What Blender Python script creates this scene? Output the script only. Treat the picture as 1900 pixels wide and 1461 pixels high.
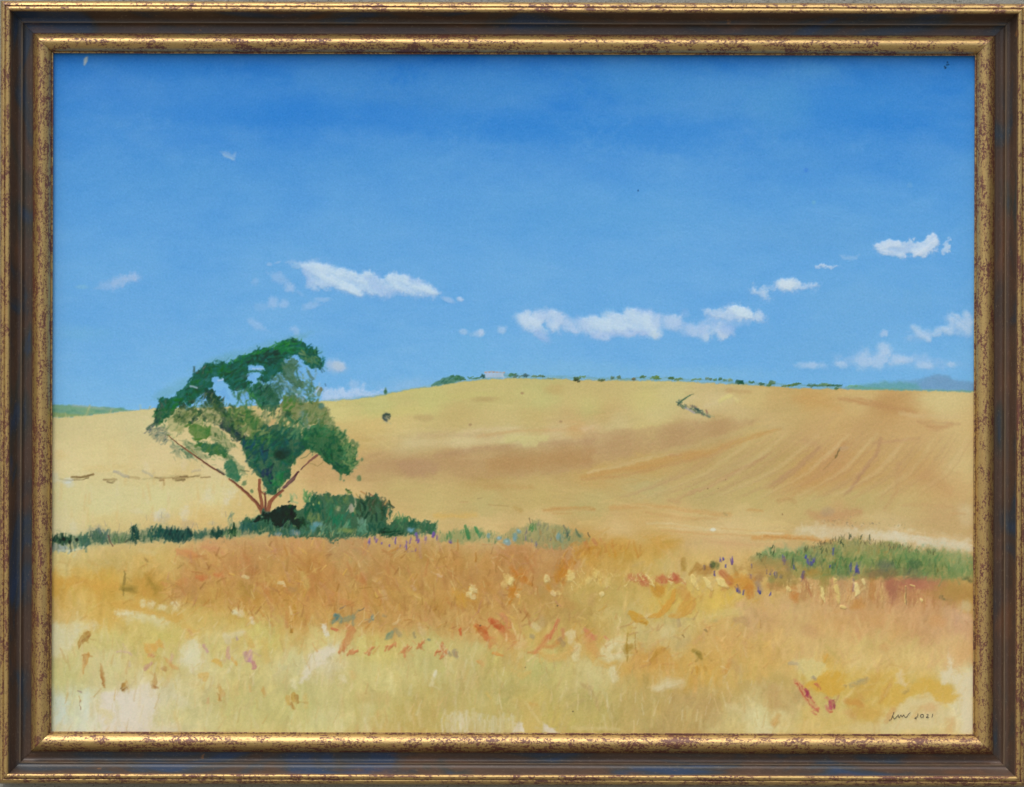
import bpy, math
import numpy as np
from mathutils import Vector

# clear
for o in list(bpy.data.objects): bpy.data.objects.remove(o)
sc_ = bpy.context.scene
COL = sc_.collection
U = 0.0005                    # one unit of the drawing = half a millimetre
CX, CY = 950.0, 730.5
DIST = 2.5                    # camera to canvas, metres

# ---------------------------------------------------------------- camera
cam_d = bpy.data.cameras.new("camera"); cam = bpy.data.objects.new("camera", cam_d)
COL.objects.link(cam); sc_.camera = cam
cam.location = (0, -DIST, 0); cam.rotation_euler = (math.pi/2, 0, 0)
cam_d.sensor_width = 36.0; cam_d.lens = 36.0*DIST/(1900*U); cam_d.clip_end = 200.0; cam_d.clip_start = .05

# ---------------------------------------------------------------- daylight
EL, AZ = math.radians(60), math.radians(206)     # sun height and compass angle (behind the camera, slightly left)
world = bpy.data.worlds.new("World"); sc_.world = world; world.use_nodes = True
nt = world.node_tree; nt.nodes.clear()
out = nt.nodes.new('ShaderNodeOutputWorld'); bg = nt.nodes.new('ShaderNodeBackground')
sky = nt.nodes.new('ShaderNodeTexSky'); sky.sky_type = 'NISHITA'; sky.sun_disc = False
sky.sun_elevation = EL; sky.sun_rotation = AZ; sky.air_density = 1.0; sky.dust_density = 3.0; sky.ozone_density = 1.0
bg.inputs['Strength'].default_value = 0.13
gd = nt.nodes.new('ShaderNodeRGB'); gd.outputs[0].default_value = (2.1, 1.9, 1.65, 1)   # bounce light added to the world below the horizon; no ground is modelled
tcw = nt.nodes.new('ShaderNodeTexCoord'); sp_ = nt.nodes.new('ShaderNodeSeparateXYZ'); mr = nt.nodes.new('ShaderNodeMapRange'); mx = nt.nodes.new('ShaderNodeMix'); mx.data_type = 'RGBA'
mr.inputs['From Min'].default_value = -.06; mr.inputs['From Max'].default_value = .02
nt.links.new(tcw.outputs['Generated'], sp_.inputs[0]); nt.links.new(sp_.outputs['Z'], mr.inputs['Value']); nt.links.new(mr.outputs[0], mx.inputs[0])
nt.links.new(gd.outputs[0], mx.inputs[6]); nt.links.new(sky.outputs[0], mx.inputs[7])
nt.links.new(mx.outputs[2], bg.inputs['Color']); nt.links.new(bg.outputs[0], out.inputs['Surface'])
sun_d = bpy.data.lights.new("sun", 'SUN'); sun = bpy.data.objects.new("sun", sun_d); COL.objects.link(sun)
sun_d.energy = 1.5; sun_d.angle = math.radians(44); sun_d.color = (1.0, .93, .82)
dirv = Vector((math.sin(AZ)*math.cos(EL), math.cos(AZ)*math.cos(EL), math.sin(EL)))
sun.rotation_euler = dirv.to_track_quat('Z', 'Y').to_euler()
vs = sc_.view_settings
sc_.display_settings.display_device = 'sRGB'
vs.view_transform = 'Standard'; vs.look = 'None'; vs.exposure = 0.52; vs.gamma = 1.0; vs.use_curve_mapping = False

# ---------------------------------------------------------------- materials
class MAT:
    def __init__(s, name):
        s.m = bpy.data.materials.new(name); s.m.use_nodes = True; s.t = s.m.node_tree; s.t.nodes.clear()
        s.o = s.n('ShaderNodeOutputMaterial'); s.b = s.n('ShaderNodeBsdfPrincipled'); s.l(s.b.outputs[0], s.o.inputs[0])
    def n(s, k, **kw):
        x = s.t.nodes.new(k)
        for a, v in kw.items(): setattr(x, a, v)
        return x
    def l(s, a, b): s.t.links.new(a, b)
    def coords(s, sx=1, sy=1, sz=1):
        tc = s.n('ShaderNodeTexCoord'); oi = s.n('ShaderNodeObjectInfo'); mp = s.n('ShaderNodeMapping')
        mp.inputs['Scale'].default_value = (sx, sy, sz)
        mu = s.n('ShaderNodeMath', operation='MULTIPLY'); mu.inputs[1].default_value = 37.0
        s.l(oi.outputs['Random'], mu.inputs[0]); cb = s.n('ShaderNodeCombineXYZ')
        for i in range(3): s.l(mu.outputs[0], cb.inputs[i])
        s.l(tc.outputs['Object'], mp.inputs['Vector']); s.l(cb.outputs[0], mp.inputs['Location'])
        return mp.outputs[0]
    def noise(s, vec, sc, det=3, rough=.6, dist=0):
        x = s.n('ShaderNodeTexNoise'); x.inputs['Scale'].default_value = sc; x.inputs['Detail'].default_value = det
        x.inputs['Roughness'].default_value = rough; x.inputs['Distortion'].default_value = dist
        s.l(vec, x.inputs['Vector']); return x.outputs['Fac']
    def ramp(s, f, st):
        r = s.n('ShaderNodeValToRGB'); e = r.color_ramp.elements
        while len(e) < len(st): e.new(.5)
        for q, (p, c) in zip(e, st): q.position = p; q.color = (*c, 1) if len(c) == 3 else c
        s.l(f, r.inputs[0]); return r.outputs[0]
    def mix(s, f, a, b, mode='MIX'):
        x = s.n('ShaderNodeMix', data_type='RGBA', blend_type=mode)
        for v, i in ((f, 0), (a, 6), (b, 7)):
            if hasattr(v, 'links'): s.l(v, x.inputs[i])
            else: x.inputs[i].default_value = v if i == 0 else (*v, 1)
        return x.outputs[2]
    def math(s, op, a, b=0.0):
        x = s.n('ShaderNodeMath', operation=op)
        for v, i in ((a, 0), (b, 1)):
            if hasattr(v, 'links'): s.l(v, x.inputs[i])
            else: x.inputs[i].default_value = v
        x.use_clamp = False; return x.outputs[0]
    def bump(s, h, dist, st=1.0):
        x = s.n('ShaderNodeBump'); x.inputs['Distance'].default_value = dist; x.inputs['Strength'].default_value = st
        s.l(h, x.inputs['Height']); s.l(x.outputs[0], s.b.inputs['Normal'])

def gilt(name, wear=.0):
    M = MAT(name)
    fine = M.noise(M.coords(.9, 1.2, 1.2), 430, 4, .78)          # small flecks
    clus = M.noise(M.coords(.7, 1.4, 1.4), 90, 3, .6, .5)         # where the bole shows through
    big = M.noise(M.coords(.8, 1, 1), 11, 2, .5)
    streak = M.noise(M.coords(.06, 1, 1), 420, 2, .6)             # rubbing along the rail
    f = M.math('ADD', M.math('MULTIPLY', fine, .66), M.math('MULTIPLY', clus, .38))
    f = M.math('ADD', f, M.math('MULTIPLY', M.math('ADD', streak, big), .12))
    rub = M.n('ShaderNodeAttribute', attribute_name='rub').outputs['Fac']
    f = M.math('ADD', f, M.math('MULTIPLY', rub, .085))
    worn = M.ramp(f, [(.655-wear, (0, 0, 0)), (.682-wear, (1, 1, 1))])
    haze = M.ramp(f, [(.56, (0, 0, 0)), (.68, (.25, .25, .25))])  # thinned gold around each bare spot
    gold = M.mix(M.noise(M.coords(.12, 1, 1), 60, 3), (.48, .335, .118), (.39, .262, .084))
    gold = M.mix(M.ramp(streak, [(.35, (0, 0, 0)), (.75, (1, 1, 1))]), gold, (.43, .275, .09))
    gold = M.mix(haze, gold, (.29, .14, .045))
    bole = M.mix(M.noise(M.coords(), 300, 2), (.17, .05, .022), (.075, .028, .018))
    col = M.mix(worn, gold, bole)
    sp = M.noise(M.coords(1, 1.2, 1.2), 1100, 2, .8)
    col = M.mix(M.ramp(sp, [(.31, (1, 1, 1)), (.37, (0, 0, 0))]), col, (.06, .03, .018))
    M.l(col, M.b.inputs['Base Color'])
    M.l(M.math('SUBTRACT', .55, M.math('MULTIPLY', worn, .4)), M.b.inputs['Metallic'])
    M.l(M.math('ADD', .37, M.math('MULTIPLY', worn, .25)), M.b.inputs['Roughness'])
    M.b.inputs['Coat Weight'].default_value = .32; M.b.inputs['Coat Roughness'].default_value = .33
    M.bump(M.math('ADD', M.math('MULTIPLY', fine, .6), streak), .0002, .6)
    return M.m

def patina(name):
    M = MAT(name)
    a = M.noise(M.coords(.42, 1, 1), 20, 3, .6, .9); b = M.noise(M.coords(.5, 1.3, 1.3), 27, 4, .6)
    c1 = M.ramp(a, [(.35, (.012, .030, .066)), (.42, (.020, .026, .032)), (.49, (.044, .025, .015)), (.60, (.060, .031, .017)), (.68, (.030, .027, .020)), (.74, (.014, .032, .062))])
    c1 = M.mix(M.ramp(b, [(.55, (0, 0, 0)), (.72, (.8, .8, .8))]), c1, (.100, .042, .016))
    rub = M.n('ShaderNodeAttribute', attribute_name='rub').outputs['Fac']
    c1 = M.mix(M.math('MULTIPLY', rub, .6), c1, (.24, .18, .11))
    g = M.noise(M.coords(.6, 1, 1), 620, 3, .8)
    c1 = M.mix(M.ramp(g, [(.58, (0, 0, 0)), (.74, (.6, .6, .6))]), c1, (.19, .15, .10))
    r = M.noise(M.coords(.8, 1, 1), 40, 4, .7)
    c1 = M.mix(M.ramp(r, [(.68, (0, 0, 0)), (.76, (.8, .8, .8))]), c1, (.28, .12, .025))
    M.l(c1, M.b.inputs['Base Color']); M.b.inputs['Roughness'].default_value = .46
    M.b.inputs['Specular IOR Level'].default_value = .42; M.b.inputs['Coat Weight'].default_value = .08; M.b.inputs['Coat Roughness'].default_value = .3
    M.bump(g, .0001, .5)
    return M.m

GILT = gilt("worn_gilt"); DARK = patina("dark_patina")
M = MAT("rendered_wall"); v = M.coords()
col = M.mix(M.noise(v, 14, 4), (.22, .225, .19), (.31, .31, .27))
col = M.mix(M.ramp(M.noise(v, 420, 4, .75), [(.34, (1, 1, 1)), (.42, (0, 0, 0))]), col, (.05, .045, .035))
M.l(col, M.b.inputs['Base Color']); M.b.inputs['Roughness'].default_value = .9; M.bump(M.noise(v, 300, 5, .7), .002, .8); WALL = M.m
M = MAT("backing_board"); M.l(M.mix(M.noise(M.coords(1, 8, 1), 30, 4), (.20, .13, .07), (.27, .18, .10)), M.b.inputs['Base Color']); M.b.inputs['Roughness'].default_value = .8; BOARD = M.m
M = MAT("oil_paint"); at_ = M.n('ShaderNodeAttribute', attribute_name='pigment'); M.l(at_.outputs['Color'], M.b.inputs['Base Color'])
M.b.inputs['Roughness'].default_value = .55; M.b.inputs['Specular IOR Level'].default_value = .22
M.bump(M.noise(M.coords(), 1500, 2, .5), .00008, .35); PAINT = M.m
M = MAT("signature_ink"); M.l(M.mix(M.noise(M.coords(), 700, 2), (.030, .022, .030), (.075, .05, .05)), M.b.inputs['Base Color']); M.b.inputs['Roughness'].default_value = .5; INK = M.m

def link(name, me, mat, parent=None):
    o = bpy.data.objects.new(name, me); COL.objects.link(o); me.materials.append(mat)
    if parent: o.parent = parent
    return o
def W(px, py, h=0.0): return ((px-CX)*U, -h*U, (CY-py)*U)

# ---------------------------------------------------------------- the wall behind
nx, nz = 90, 70
vsx = np.linspace(-2.2, 2.2, nx); vsz = np.linspace(-1.7, 1.7, nz)
rw = np.random.default_rng(3)
vv = [(x, .0125+rw.uniform(0, .0012), z) for z in vsz for x in vsx]
vv += [(x, .16, z) for z in (vsz[0], vsz[-1]) for x in (vsx[0], vsx[-1])]
ff = [(j*nx+i, j*nx+i+1, (j+1)*nx+i+1, (j+1)*nx+i) for j in range(nz-1) for i in range(nx-1)]
b0 = nx*nz
ff += [(b0+1, b0, b0+2, b0+3)]
ff += [tuple([b0]+[b0+1]+[i for i in range(nx-1, -1, -1)])] + [tuple([b0+3, b0+2]+[(nz-1)*nx+i for i in range(nx)])]
ff += [tuple([b0+2, b0]+[j*nx for j in range(nz)])] + [tuple([b0+1, b0+3]+[j*nx+nx-1 for j in range(nz-1, -1, -1)])]
me = bpy.data.meshes.new("wall"); me.from_pydata(vv, [], ff); me.update()
wall = link("wall", me, WALL); wall['kind'] = 'structure'

# ---------------------------------------------------------------- the frame
TILT = math.radians(0.165)
FCX, FCY = 952.0, 730.8                      # centre of the picture on the drawing
IW, IH = 1710.0, 1259.0                      # sight size
root = bpy.data.objects.new("framed_painting", None); COL.objects.link(root)
root.location = W(FCX, FCY, 0); root.rotation_euler = (0, TILT, 0); root.empty_display_size = .1
root['label'] = "landscape oil painting in a worn gilt and dark wood frame on a grey wall"
root['category'] = "painting"

def smooth(P, k=5):
    P = [P[0]]+list(P)+[P[-1]]; R = []
    for i in range(1, len(P)-2):
        p0, p1, p2, p3 = [np.array(q, float) for q in P[i-1:i+3]]
        for t in np.arange(0, 1, 1/k):
            R.append(tuple(.5*((2*p1)+(-p0+p2)*t+(2*p0-5*p1+4*p2-p3)*t*t+(-p0+3*p1-3*p2+p3)*t**3)))
    R.append(tuple(P[-1])); return R
# section of the moulding: (distance outward from the sight edge, height)
BEAD = [(0, -6), (0, 7.0), (.6, 7.9), (2.2, 8.2), (3.0, 7.3)] + smooth([(3.8, 9.6), (6, 13.2), (9, 16.6), (13, 19.8), (18, 22.2), (23, 22.6), (28, 20.2), (31.5, 16.6), (34.5, 12.2), (36.8, 7.4)], 3)
COVE = smooth([(36.8, 7.4), (39, 6.0), (43, 5.4), (47, 4.6), (51, 5.0), (54, 7.2)], 3) + [(55.8, 9.2), (57.0, 10.8), (58.0, 10.9), (59.0, 10.1)] + smooth([(60.4, 10.1), (64, 11.8), (67.5, 15.2), (72, 20.6), (78, 28)], 3)
EDGE = [(78, 28), (78.3, 34.4)] + smooth([(79, 37), (81, 39.0), (83.5, 39.6), (86, 38.6), (87.4, 36.8)], 3) + [(88.2, 35.2), (89.0, 36.0)] + smooth([(90, 36.4), (92.5, 35.2), (95, 32.4), (96.4, 28.5), (97.0, 24)], 3) + [(97, -20), (60, -20)]
def pers(d, h): return d-(max(h, 0)*U/DIST)*800.0      # true offset behind what the drawing shows
def rail_mesh(name, half, other, prof, seed):
    """a mitred length of moulding: x along the rail, y outward, z towards the viewer"""
    r = np.random.default_rng(seed); N = 260
    pts = [(pers(d, h), h) for d, h in prof]
    V = []
    wob = np.cumsum(r.normal(0, .05, N+1)); wob -= np.linspace(wob[0], wob[-1], N+1)
    for k in range(N+1):
        t = -1+2*k/N
        for d, h in pts:
            jx = 0 if (k in (0, N)) else 1
            V.append(((half+d)*t*U, (other+d+jx*.25*wob[k])*U, (h+jx*r.normal(0, .045))*U))
    m = len(pts)
    def rb(d):
        return max(math.exp(-((d-57.8)/1.1)**2), .8*math.exp(-((d-78.4)/.8)**2), .55*math.exp(-((d-35.5)/1.8)**2), .5*math.exp(-((d-1.5)/1.5)**2), .6*math.exp(-((d-88.3)/.9)**2))
    rubs = np.tile(np.array([rb(d) for d, h in prof], np.float32), N+1)
    F = [(k*m+i, (k+1)*m+i, (k+1)*m+i+1, k*m+i+1) for k in range(N) for i in range(m-1)]
    me = bpy.data.meshes.new(name); me.from_pydata(V, [], F)
    me.polygons.foreach_set('use_smooth', [True]*len(F)); me.update()
    me.attributes.new('rub', 'FLOAT', 'POINT').data.foreach_set('value', rubs)
    me.set_sharp_from_angle(angle=math.radians(38))
    return me
MIT = .35    # hairline at the mitre
for nm, half, other, ang in (('top', IW/2, IH/2, 0), ('right', IH/2, IW/2, -90), ('bottom', IW/2, IH/2, 180), ('left', IH/2, IW/2, 90)):
    sd = {'top': 1, 'right': 2, 'bottom': 3, 'left': 4}[nm]
    # rail frame: x along, y outward, z to the viewer  ->  (x, -h, y)
    rail = link("frame_rail", rail_mesh("frame_rail", half-MIT, other, COVE, sd), DARK, root)
    rail.rotation_mode = 'XYZ'
    from mathutils import Matrix
    base = Matrix(((1, 0, 0), (0, 0, -1), (0, 1, 0))).to_4x4()
    # (x, y, z) -> X = x, Y = -z, Z = y, then spun about the Y axis
    rail.matrix_local = Matrix.Rotation(-math.radians(ang), 4, 'Y') @ base
    link("inner_gilt_bead", rail_mesh("inner_gilt_bead", half-MIT, other, BEAD, sd+10), GILT, rail)
    link("outer_gilt_edge", rail_mesh("outer_gilt_edge", half-MIT, other, EDGE, sd+20), GILT, rail)
bw, bh = (IW/2+62)*U, (IH/2+62)*U
me = bpy.data.meshes.new("backing_board"); y0, y1 = 9*U, 20*U
me.from_pydata([(x, y, z) for y in (y0, y1) for x in (-bw, bw) for z in (-bh, bh)], [], [(0, 2, 3, 1), (4, 5, 7, 6), (0, 1, 5, 4), (2, 6, 7, 3), (0, 4, 6, 2), (1, 3, 7, 5)])
link("backing_board", me, BOARD, root)

LIGHT_GAIN = (1.0,1.0,1.0)
RELIEF = 1.0
# ---------------------------------------------------------------- the paint
# The picture is laid on brush stroke by brush stroke in a height + pigment
# field that becomes the vertices of the canvas (coordinates in millimetre-like
# units, x to the right, y downwards).
PX0, PX1, PY0, PY1, ST = 88.0, 1816.0, 90.0, 1370.0, 1.3
rng = np.random.default_rng(11)
xs = np.arange(PX0, PX1, ST, dtype=np.float32)
ys = np.arange(PY0, PY1, ST, dtype=np.float32)
XX, YY = np.meshgrid(xs, ys)
NH, NW = XX.shape
IMG = np.zeros((NH, NW, 3), np.float32)
REL = np.zeros((NH, NW), np.float32)
_tab = rng.random((256, 256)).astype(np.float32)

def vn(X, Y, sx, sy=None, ang=0.0, seed=0):
    sy = sy or sx
    c, s = math.cos(ang), math.sin(ang)
    u = (X*c + Y*s)/sx + seed*17.31
    v = (-X*s + Y*c)/sy + seed*7.77
    iu = np.floor(u); iv = np.floor(v)
    fu = u-iu; fv = v-iv
    fu = fu*fu*(3-2*fu); fv = fv*fv*(3-2*fv)
    a = iu.astype(np.int32) & 255; b = iv.astype(np.int32) & 255
    a1 = (a+1) & 255; b1 = (b+1) & 255
    return ((_tab[a, b]*(1-fu)+_tab[a1, b]*fu)*(1-fv) + (_tab[a, b1]*(1-fu)+_tab[a1, b1]*fu)*fv)*2-1

def fbm(X, Y, s, n=3, seed=0, sy=None, ang=0.0):
    r = 0; a = 1.0; t = 0
    sy = sy or s
    for i in range(n):
        r = r + a*vn(X, Y, s/2**i, sy/2**i, ang, seed+i*3); t += a; a *= .55
    return r/t*1.5

def sst(a, b, x):
    t = np.clip((x-a)/(b-a), 0, 1)
    return t*t*(3-2*t)

NA = fbm(XX, YY, 9, 2, 1); NB = fbm(XX, YY, 9, 2, 5)
NC = fbm(XX, YY, 34, 3, 9); ND = fbm(XX, YY, 34, 3, 14)
NF = vn(XX, YY, 2.4, 2.4, 0, 21); NG = vn(XX, YY, 2.6, 2.6, 0, 29)

def c3(c): return np.array(c, np.float32)

def win(x0, x1, y0, y1):
    i0 = max(0, int((y0-PY0)/ST)); i1 = min(NH, int((y1-PY0)/ST)+2)
    j0 = max(0, int((x0-PX0)/ST)); j1 = min(NW, int((x1-PX0)/ST)+2)
    if i1 <= i0 or j1 <= j0: return None
    return (slice(i0, i1), slice(j0, j1))

def lay(w, al, col, thick=0.0):
    IMG[w] += al[..., None]*(c3(col)-IMG[w])
    if thick: REL[w] = REL[w]*(1-.5*al) + thick*al

def poly(P, col, al=1.0, soft=3.0, rag=2.0, big=0.0, tex=0.0, thick=0.0, var=0):
    P = np.array(P, np.float32)
    pad = soft+rag*1.6+big*1.6+3
    w = win(P[:, 0].min()-pad, P[:, 0].max()+pad, P[:, 1].min()-pad, P[:, 1].max()+pad)
    if w is None: return
    X = XX[w]+rag*(NA[w]+.5*NF[w])+big*NC[w]; Y = YY[w]+rag*(NB[w]+.5*NG[w])+big*ND[w]
    D = np.full(X.shape, 1e9, np.float32); ins = np.zeros(X.shape, bool)
    n = len(P)
    for i in range(n):
        ax, ay = P[i]; bx, by = P[(i+1) % n]
        ex, ey = bx-ax, by-ay; L = ex*ex+ey*ey+1e-9
        t = np.clip(((X-ax)*ex+(Y-ay)*ey)/L, 0, 1)
        D = np.minimum(D, (X-ax-t*ex)**2+(Y-ay-t*ey)**2)
        if ay != by:
            cond = ((ay > Y) != (by > Y)) & (X < (bx-ax)*(Y-ay)/(by-ay)+ax)
            ins ^= cond
    d = np.sqrt(D); d = np.where(ins, d, -d)
    a = sst(-soft, soft, d)*al
    if tex: a = a*np.clip(1-tex*(.5+.5*NA[w]+.35*NF[w]), 0, 1)
    c = np.broadcast_to(c3(col), a.shape+(3,))
    if var: c = c+var*NC[w][..., None]+var*.6*NA[w][..., None]
    IMG[w] += a[..., None]*(c-IMG[w])
    if thick: REL[w] = REL[w]*(1-.5*a)+thick*a

def blob(x, y, rx, ry, col, al=1.0, ang=0.0, soft=.5, rag=.25, thick=0.0, dry=0.0):
    """soft ragged patch; ang in degrees, anticlockwise positive"""
    R = max(rx, ry)*(1+soft)+3
    w = win(x-R, x+R, y-R, y+R)
    if w is None: return
    an = -math.radians(ang); c, s = math.cos(an), math.sin(an)
    dx = XX[w]-x; dy = YY[w]-y
    u = (dx*c+dy*s)/rx; v = (-dx*s+dy*c)/ry
    q = np.sqrt(u*u+v*v)+rag*(NA[w]*.7+NC[w]*.3+.35*NF[w])
    a = (1-sst(1-soft, 1+soft, q))*al
    if dry: a = a*np.clip(1-dry*(.5+.5*vn(XX[w], YY[w], 16, 1.7, an, 3)+.3*NF[w]), 0, 1)
    lay(w, a, col, thick)

def stroke(P, wd, col, al=1.0, soft=1.2, dry=.3, rag=.6, thick=.0):
    """brush line through P; wd = width or list of widths"""
    P = [tuple(p) for p in P]
    if not hasattr(wd, '__len__'): wd = [wd]*len(P)
    wd = [q*.5 for q in (list(np.interp(np.linspace(0, 1, len(P)), np.linspace(0, 1, len(wd)), wd)))]
    pad = max(wd)+soft+rag*2+2
    xa = [p[0] for p in P]; ya = [p[1] for p in P]
    w = win(min(xa)-pad, max(xa)+pad, min(ya)-pad, max(ya)+pad)
    if w is None: return
    X = XX[w]+rag*NA[w]; Y = YY[w]+rag*NB[w]
    best = np.full(X.shape, -1e9, np.float32)
    for i in range(len(P)-1):
        ax, ay = P[i]; bx, by = P[i+1]
        ex, ey = bx-ax, by-ay; L = ex*ex+ey*ey+1e-9
        t = np.clip(((X-ax)*ex+(Y-ay)*ey)/L, 0, 1)
        d = np.sqrt((X-ax-t*ex)**2+(Y-ay-t*ey)**2)
        best = np.maximum(best, (wd[i]*(1-t)+wd[i+1]*t)-d)
    best = best+rag*.55*NF[w]
    a = sst(-soft, soft, best)*al
    if dry:
        an = math.atan2(P[-1][1]-P[0][1], P[-1][0]-P[0][0])
        a = a*np.clip(1-dry*(.5+.6*vn(XX[w], YY[w], 18, 1.8, an, 7)+.3*NF[w]), 0, 1)
    lay(w, a, col, thick)

def dab(x, y, L, wd, ang, col, al=.9, dry=.3, thick=.25, soft=1.0):
    c, s = math.cos(math.radians(ang)), -math.sin(math.radians(ang))
    stroke([(x-c*L/2, y-s*L/2), (x+c*L/2, y+s*L/2)], [wd*.75, wd, wd*.5], col, al, soft, dry, .8, thick)

def inside(P, x, y):
    r = False; n = len(P)
    for i in range(n):
        ax, ay = P[i]; bx, by = P[(i+1) % n]
        if (ay > y) != (by > y) and x < (bx-ax)*(y-ay)/(by-ay)+ax: r = not r
    return r

def scat(P, n, L, wd, ang, pal, al=(.55, .9), jit=8, angj=25, thick=.25, dry=.3, soft=1.5):
    """n dabs inside polygon P from palette pal"""
    xa = [p[0] for p in P]; ya = [p[1] for p in P]
    k = 0; t = 0
    while k < n and t < n*12:
        t += 1
        x = rng.uniform(min(xa), max(xa)); y = rng.uniform(min(ya), max(ya))
        if not inside(P, x, y): continue
        k += 1
        c = c3(pal[rng.integers(len(pal))])+rng.normal(0, jit, 1)+rng.normal(0, jit*.22, 3)
        dab(x, y, rng.uniform(*L), rng.uniform(*wd), ang+rng.normal(0, angj), c, rng.uniform(*al), dry, thick, soft)

def K(ox, oy, s):
    """reading grid: a study sheet whose corner is (ox, oy) and whose scale is s"""
    def f(*a):
        if len(a) == 1: return [(ox+p[0]/s, oy+p[1]/s) for p in a[0]]
        return (ox+a[0]/s, oy+a[1]/s)
    f.s = s
    return f

def base_from(samples, p=3.2, q=4, stretch=1.0):
    """smooth wash through colour notes"""
    S = np.array([[a[0], a[1]] for a in samples], np.float32)
    C = np.array([a[2] for a in samples], np.float32)
    Xs = XX[::q, ::q]+(8+8*sst(990, 1050, YY[::q, ::q]))*NC[::q, ::q]; Ys = YY[::q, ::q]+(7+8*sst(990, 1050, YY[::q, ::q]))*ND[::q, ::q]+sst(1010, 1060, YY[::q, ::q])*9*vn(XX[::q, ::q], YY[::q, ::q], 9, 46, .12, 71)
    num = np.zeros(Xs.shape+(3,), np.float32); den = np.zeros(Xs.shape, np.float32)
    for (sx, sy), c in zip(S, C):
        w = 1.0/(((Xs-sx)**2+((Ys-sy)*stretch)**2+300)**(p/2))
        num += w[..., None]*c; den += w
    Z = num/den[..., None]
    # bilinear back to full
    fi = np.arange(NH)/q; fj = np.arange(NW)/q
    i0 = np.minimum(fi.astype(int), Z.shape[0]-2); j0 = np.minimum(fj.astype(int), Z.shape[1]-2)
    a = np.clip(fi-i0, 0, 1)[:, None, None]; b = np.clip(fj-j0, 0, 1)[None, :, None]
    Z00 = Z[i0][:, j0]; Z10 = Z[i0+1][:, j0]; Z01 = Z[i0][:, j0+1]; Z11 = Z[i0+1][:, j0+1]
    return (Z00*(1-a)+Z10*a)*(1-b)+(Z01*(1-a)+Z11*a)*b

# ---- sky ----------------------------------------------------------------
SKY = [(90, (56, 126, 202)), (160, (68, 136, 206)), (260, (80, 146, 211)), (360, (94, 158, 216)),
       (470, (103, 165, 219)), (600, (111, 171, 221)), (700, (118, 177, 223)), (770, (124, 183, 224))]
for k in range(3):
    IMG[..., k] = np.interp(YY, [s[0] for s in SKY], [s[1][k] for s in SKY])
n1 = fbm(XX, YY, 150, 4, 31, 80); n2 = fbm(XX, YY, 60, 4, 37, 30)
topw = 1-sst(180, 420, YY)
IMG += (n1*(4.5+7*topw))[..., None]*c3((1.0, .7, .12))
IMG += (n2*(3.0+4*topw))[..., None]*c3((1.0, .6, .1))
IMG += (fbm(XX, YY, 40, 3, 53, 8)*1.6)[..., None]*c3((1, .7, .3))
for x, y, rx, ry, c, a in [
    (300, 125, 110, 24, (44, 122, 204), .5), (480, 212, 160, 22, (50, 126, 206), .5), (760, 222, 200, 26, (54, 128, 206), .45),
    (1000, 240, 160, 26, (54, 130, 206), .4), (1240, 250, 150, 30, (54, 130, 208), .45), (1560, 210, 130, 50, (56, 132, 208), .5),
    (200, 160, 90, 28, (76, 138, 208), .4), (350, 180, 120, 30, (74, 140, 208), .4), (640, 150, 80, 32, (80, 144, 204), .45),
    (780, 180, 110, 22, (82, 142, 200), .4), (900, 160, 130, 34, (76, 142, 204), .5), (1200, 150, 120, 40, (78, 146, 204), .45),
    (1330, 180, 70, 40, (84, 148, 206), .5), (1450, 190, 55, 45, (86, 152, 206), .6), (1510, 130, 50, 16, (86, 152, 208), .6),
    (1480, 290, 80, 24, (88, 152, 210), .35), (1100, 400, 200, 40, (96, 162, 214), .3), (330, 330, 180, 40, (82, 150, 210), .3),
    (1500, 440, 120, 26, (100, 160, 212), .4), (700, 300, 130, 30, (90, 156, 212), .3), (1600, 560, 90, 40, (116, 172, 216), .4),
    (1530, 650, 80, 50, (116, 172, 214), .35), (1700, 560, 30, 25, (118, 174, 214), .35), (150, 620, 60, 12, (114, 176, 212), .4),
    (1050, 690, 140, 18, (128, 182, 216), .5), (1300, 695, 120, 12, (128, 182, 216), .5), (780, 715, 90, 14, (134, 182, 218), .5),
    (200, 740, 110, 20, (122, 178, 222), .4), (870, 660, 30, 40, (110, 176, 216), .25)]:
    blob(x, y, rx, ry, c, a, soft=.8, rag=.35)
for i in range(1100):        # soft criss-cross scumbling of the sky
    x = rng.uniform(92, 1812); y = rng.uniform(92, 770)
    i_, j_ = int((y-PY0)/ST), int((x-PX0)/ST)
    i_ = min(i_, NH-1)
    c = IMG[i_, j_]+rng.normal(0, 3.0)*c3((1, .75, .3))
    dab(x, y, rng.uniform(14, 50), rng.uniform(7, 16), rng.normal(6, 32), c, .32, .3, .02, 5)
# small marks in the upper sky
stroke([(162, 107), (159, 112), (157, 120)], [3, 8, 4], (168, 184, 190), .85, 2, .1, .5, .3)
stroke([(160, 108), (158, 116)], 3.5, (182, 194, 190), .7, 1.5, .1, .5, .3)
k1 = K(90, 90, 3.247)
poly(k1([(1035, 620), (1080, 618), (1105, 640), (1128, 630), (1125, 680), (1060, 655)]), (134, 172, 214), .75, 3, 1.5, tex=.4)
stroke(k1([(1055, 640), (1110, 668)]), 4, (150, 184, 212), .6)
for x, y in [(1758, 116), (1760, 120), (1757, 121), (1755, 126), (1754, 127), (1753, 124)]:
    blob(x, y, 1.2, 1.6, (20, 50, 78), .75, 60)
blob(1184, 354, 1.3, 2, (24, 60, 110), .9)
blob(1495, 316, 4, 4, (62, 118, 214), .4); blob(1510, 376, 4, 4, (110, 172, 208), .7); blob(1688, 344, 5, 5, (108, 166, 214), .5)

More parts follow.
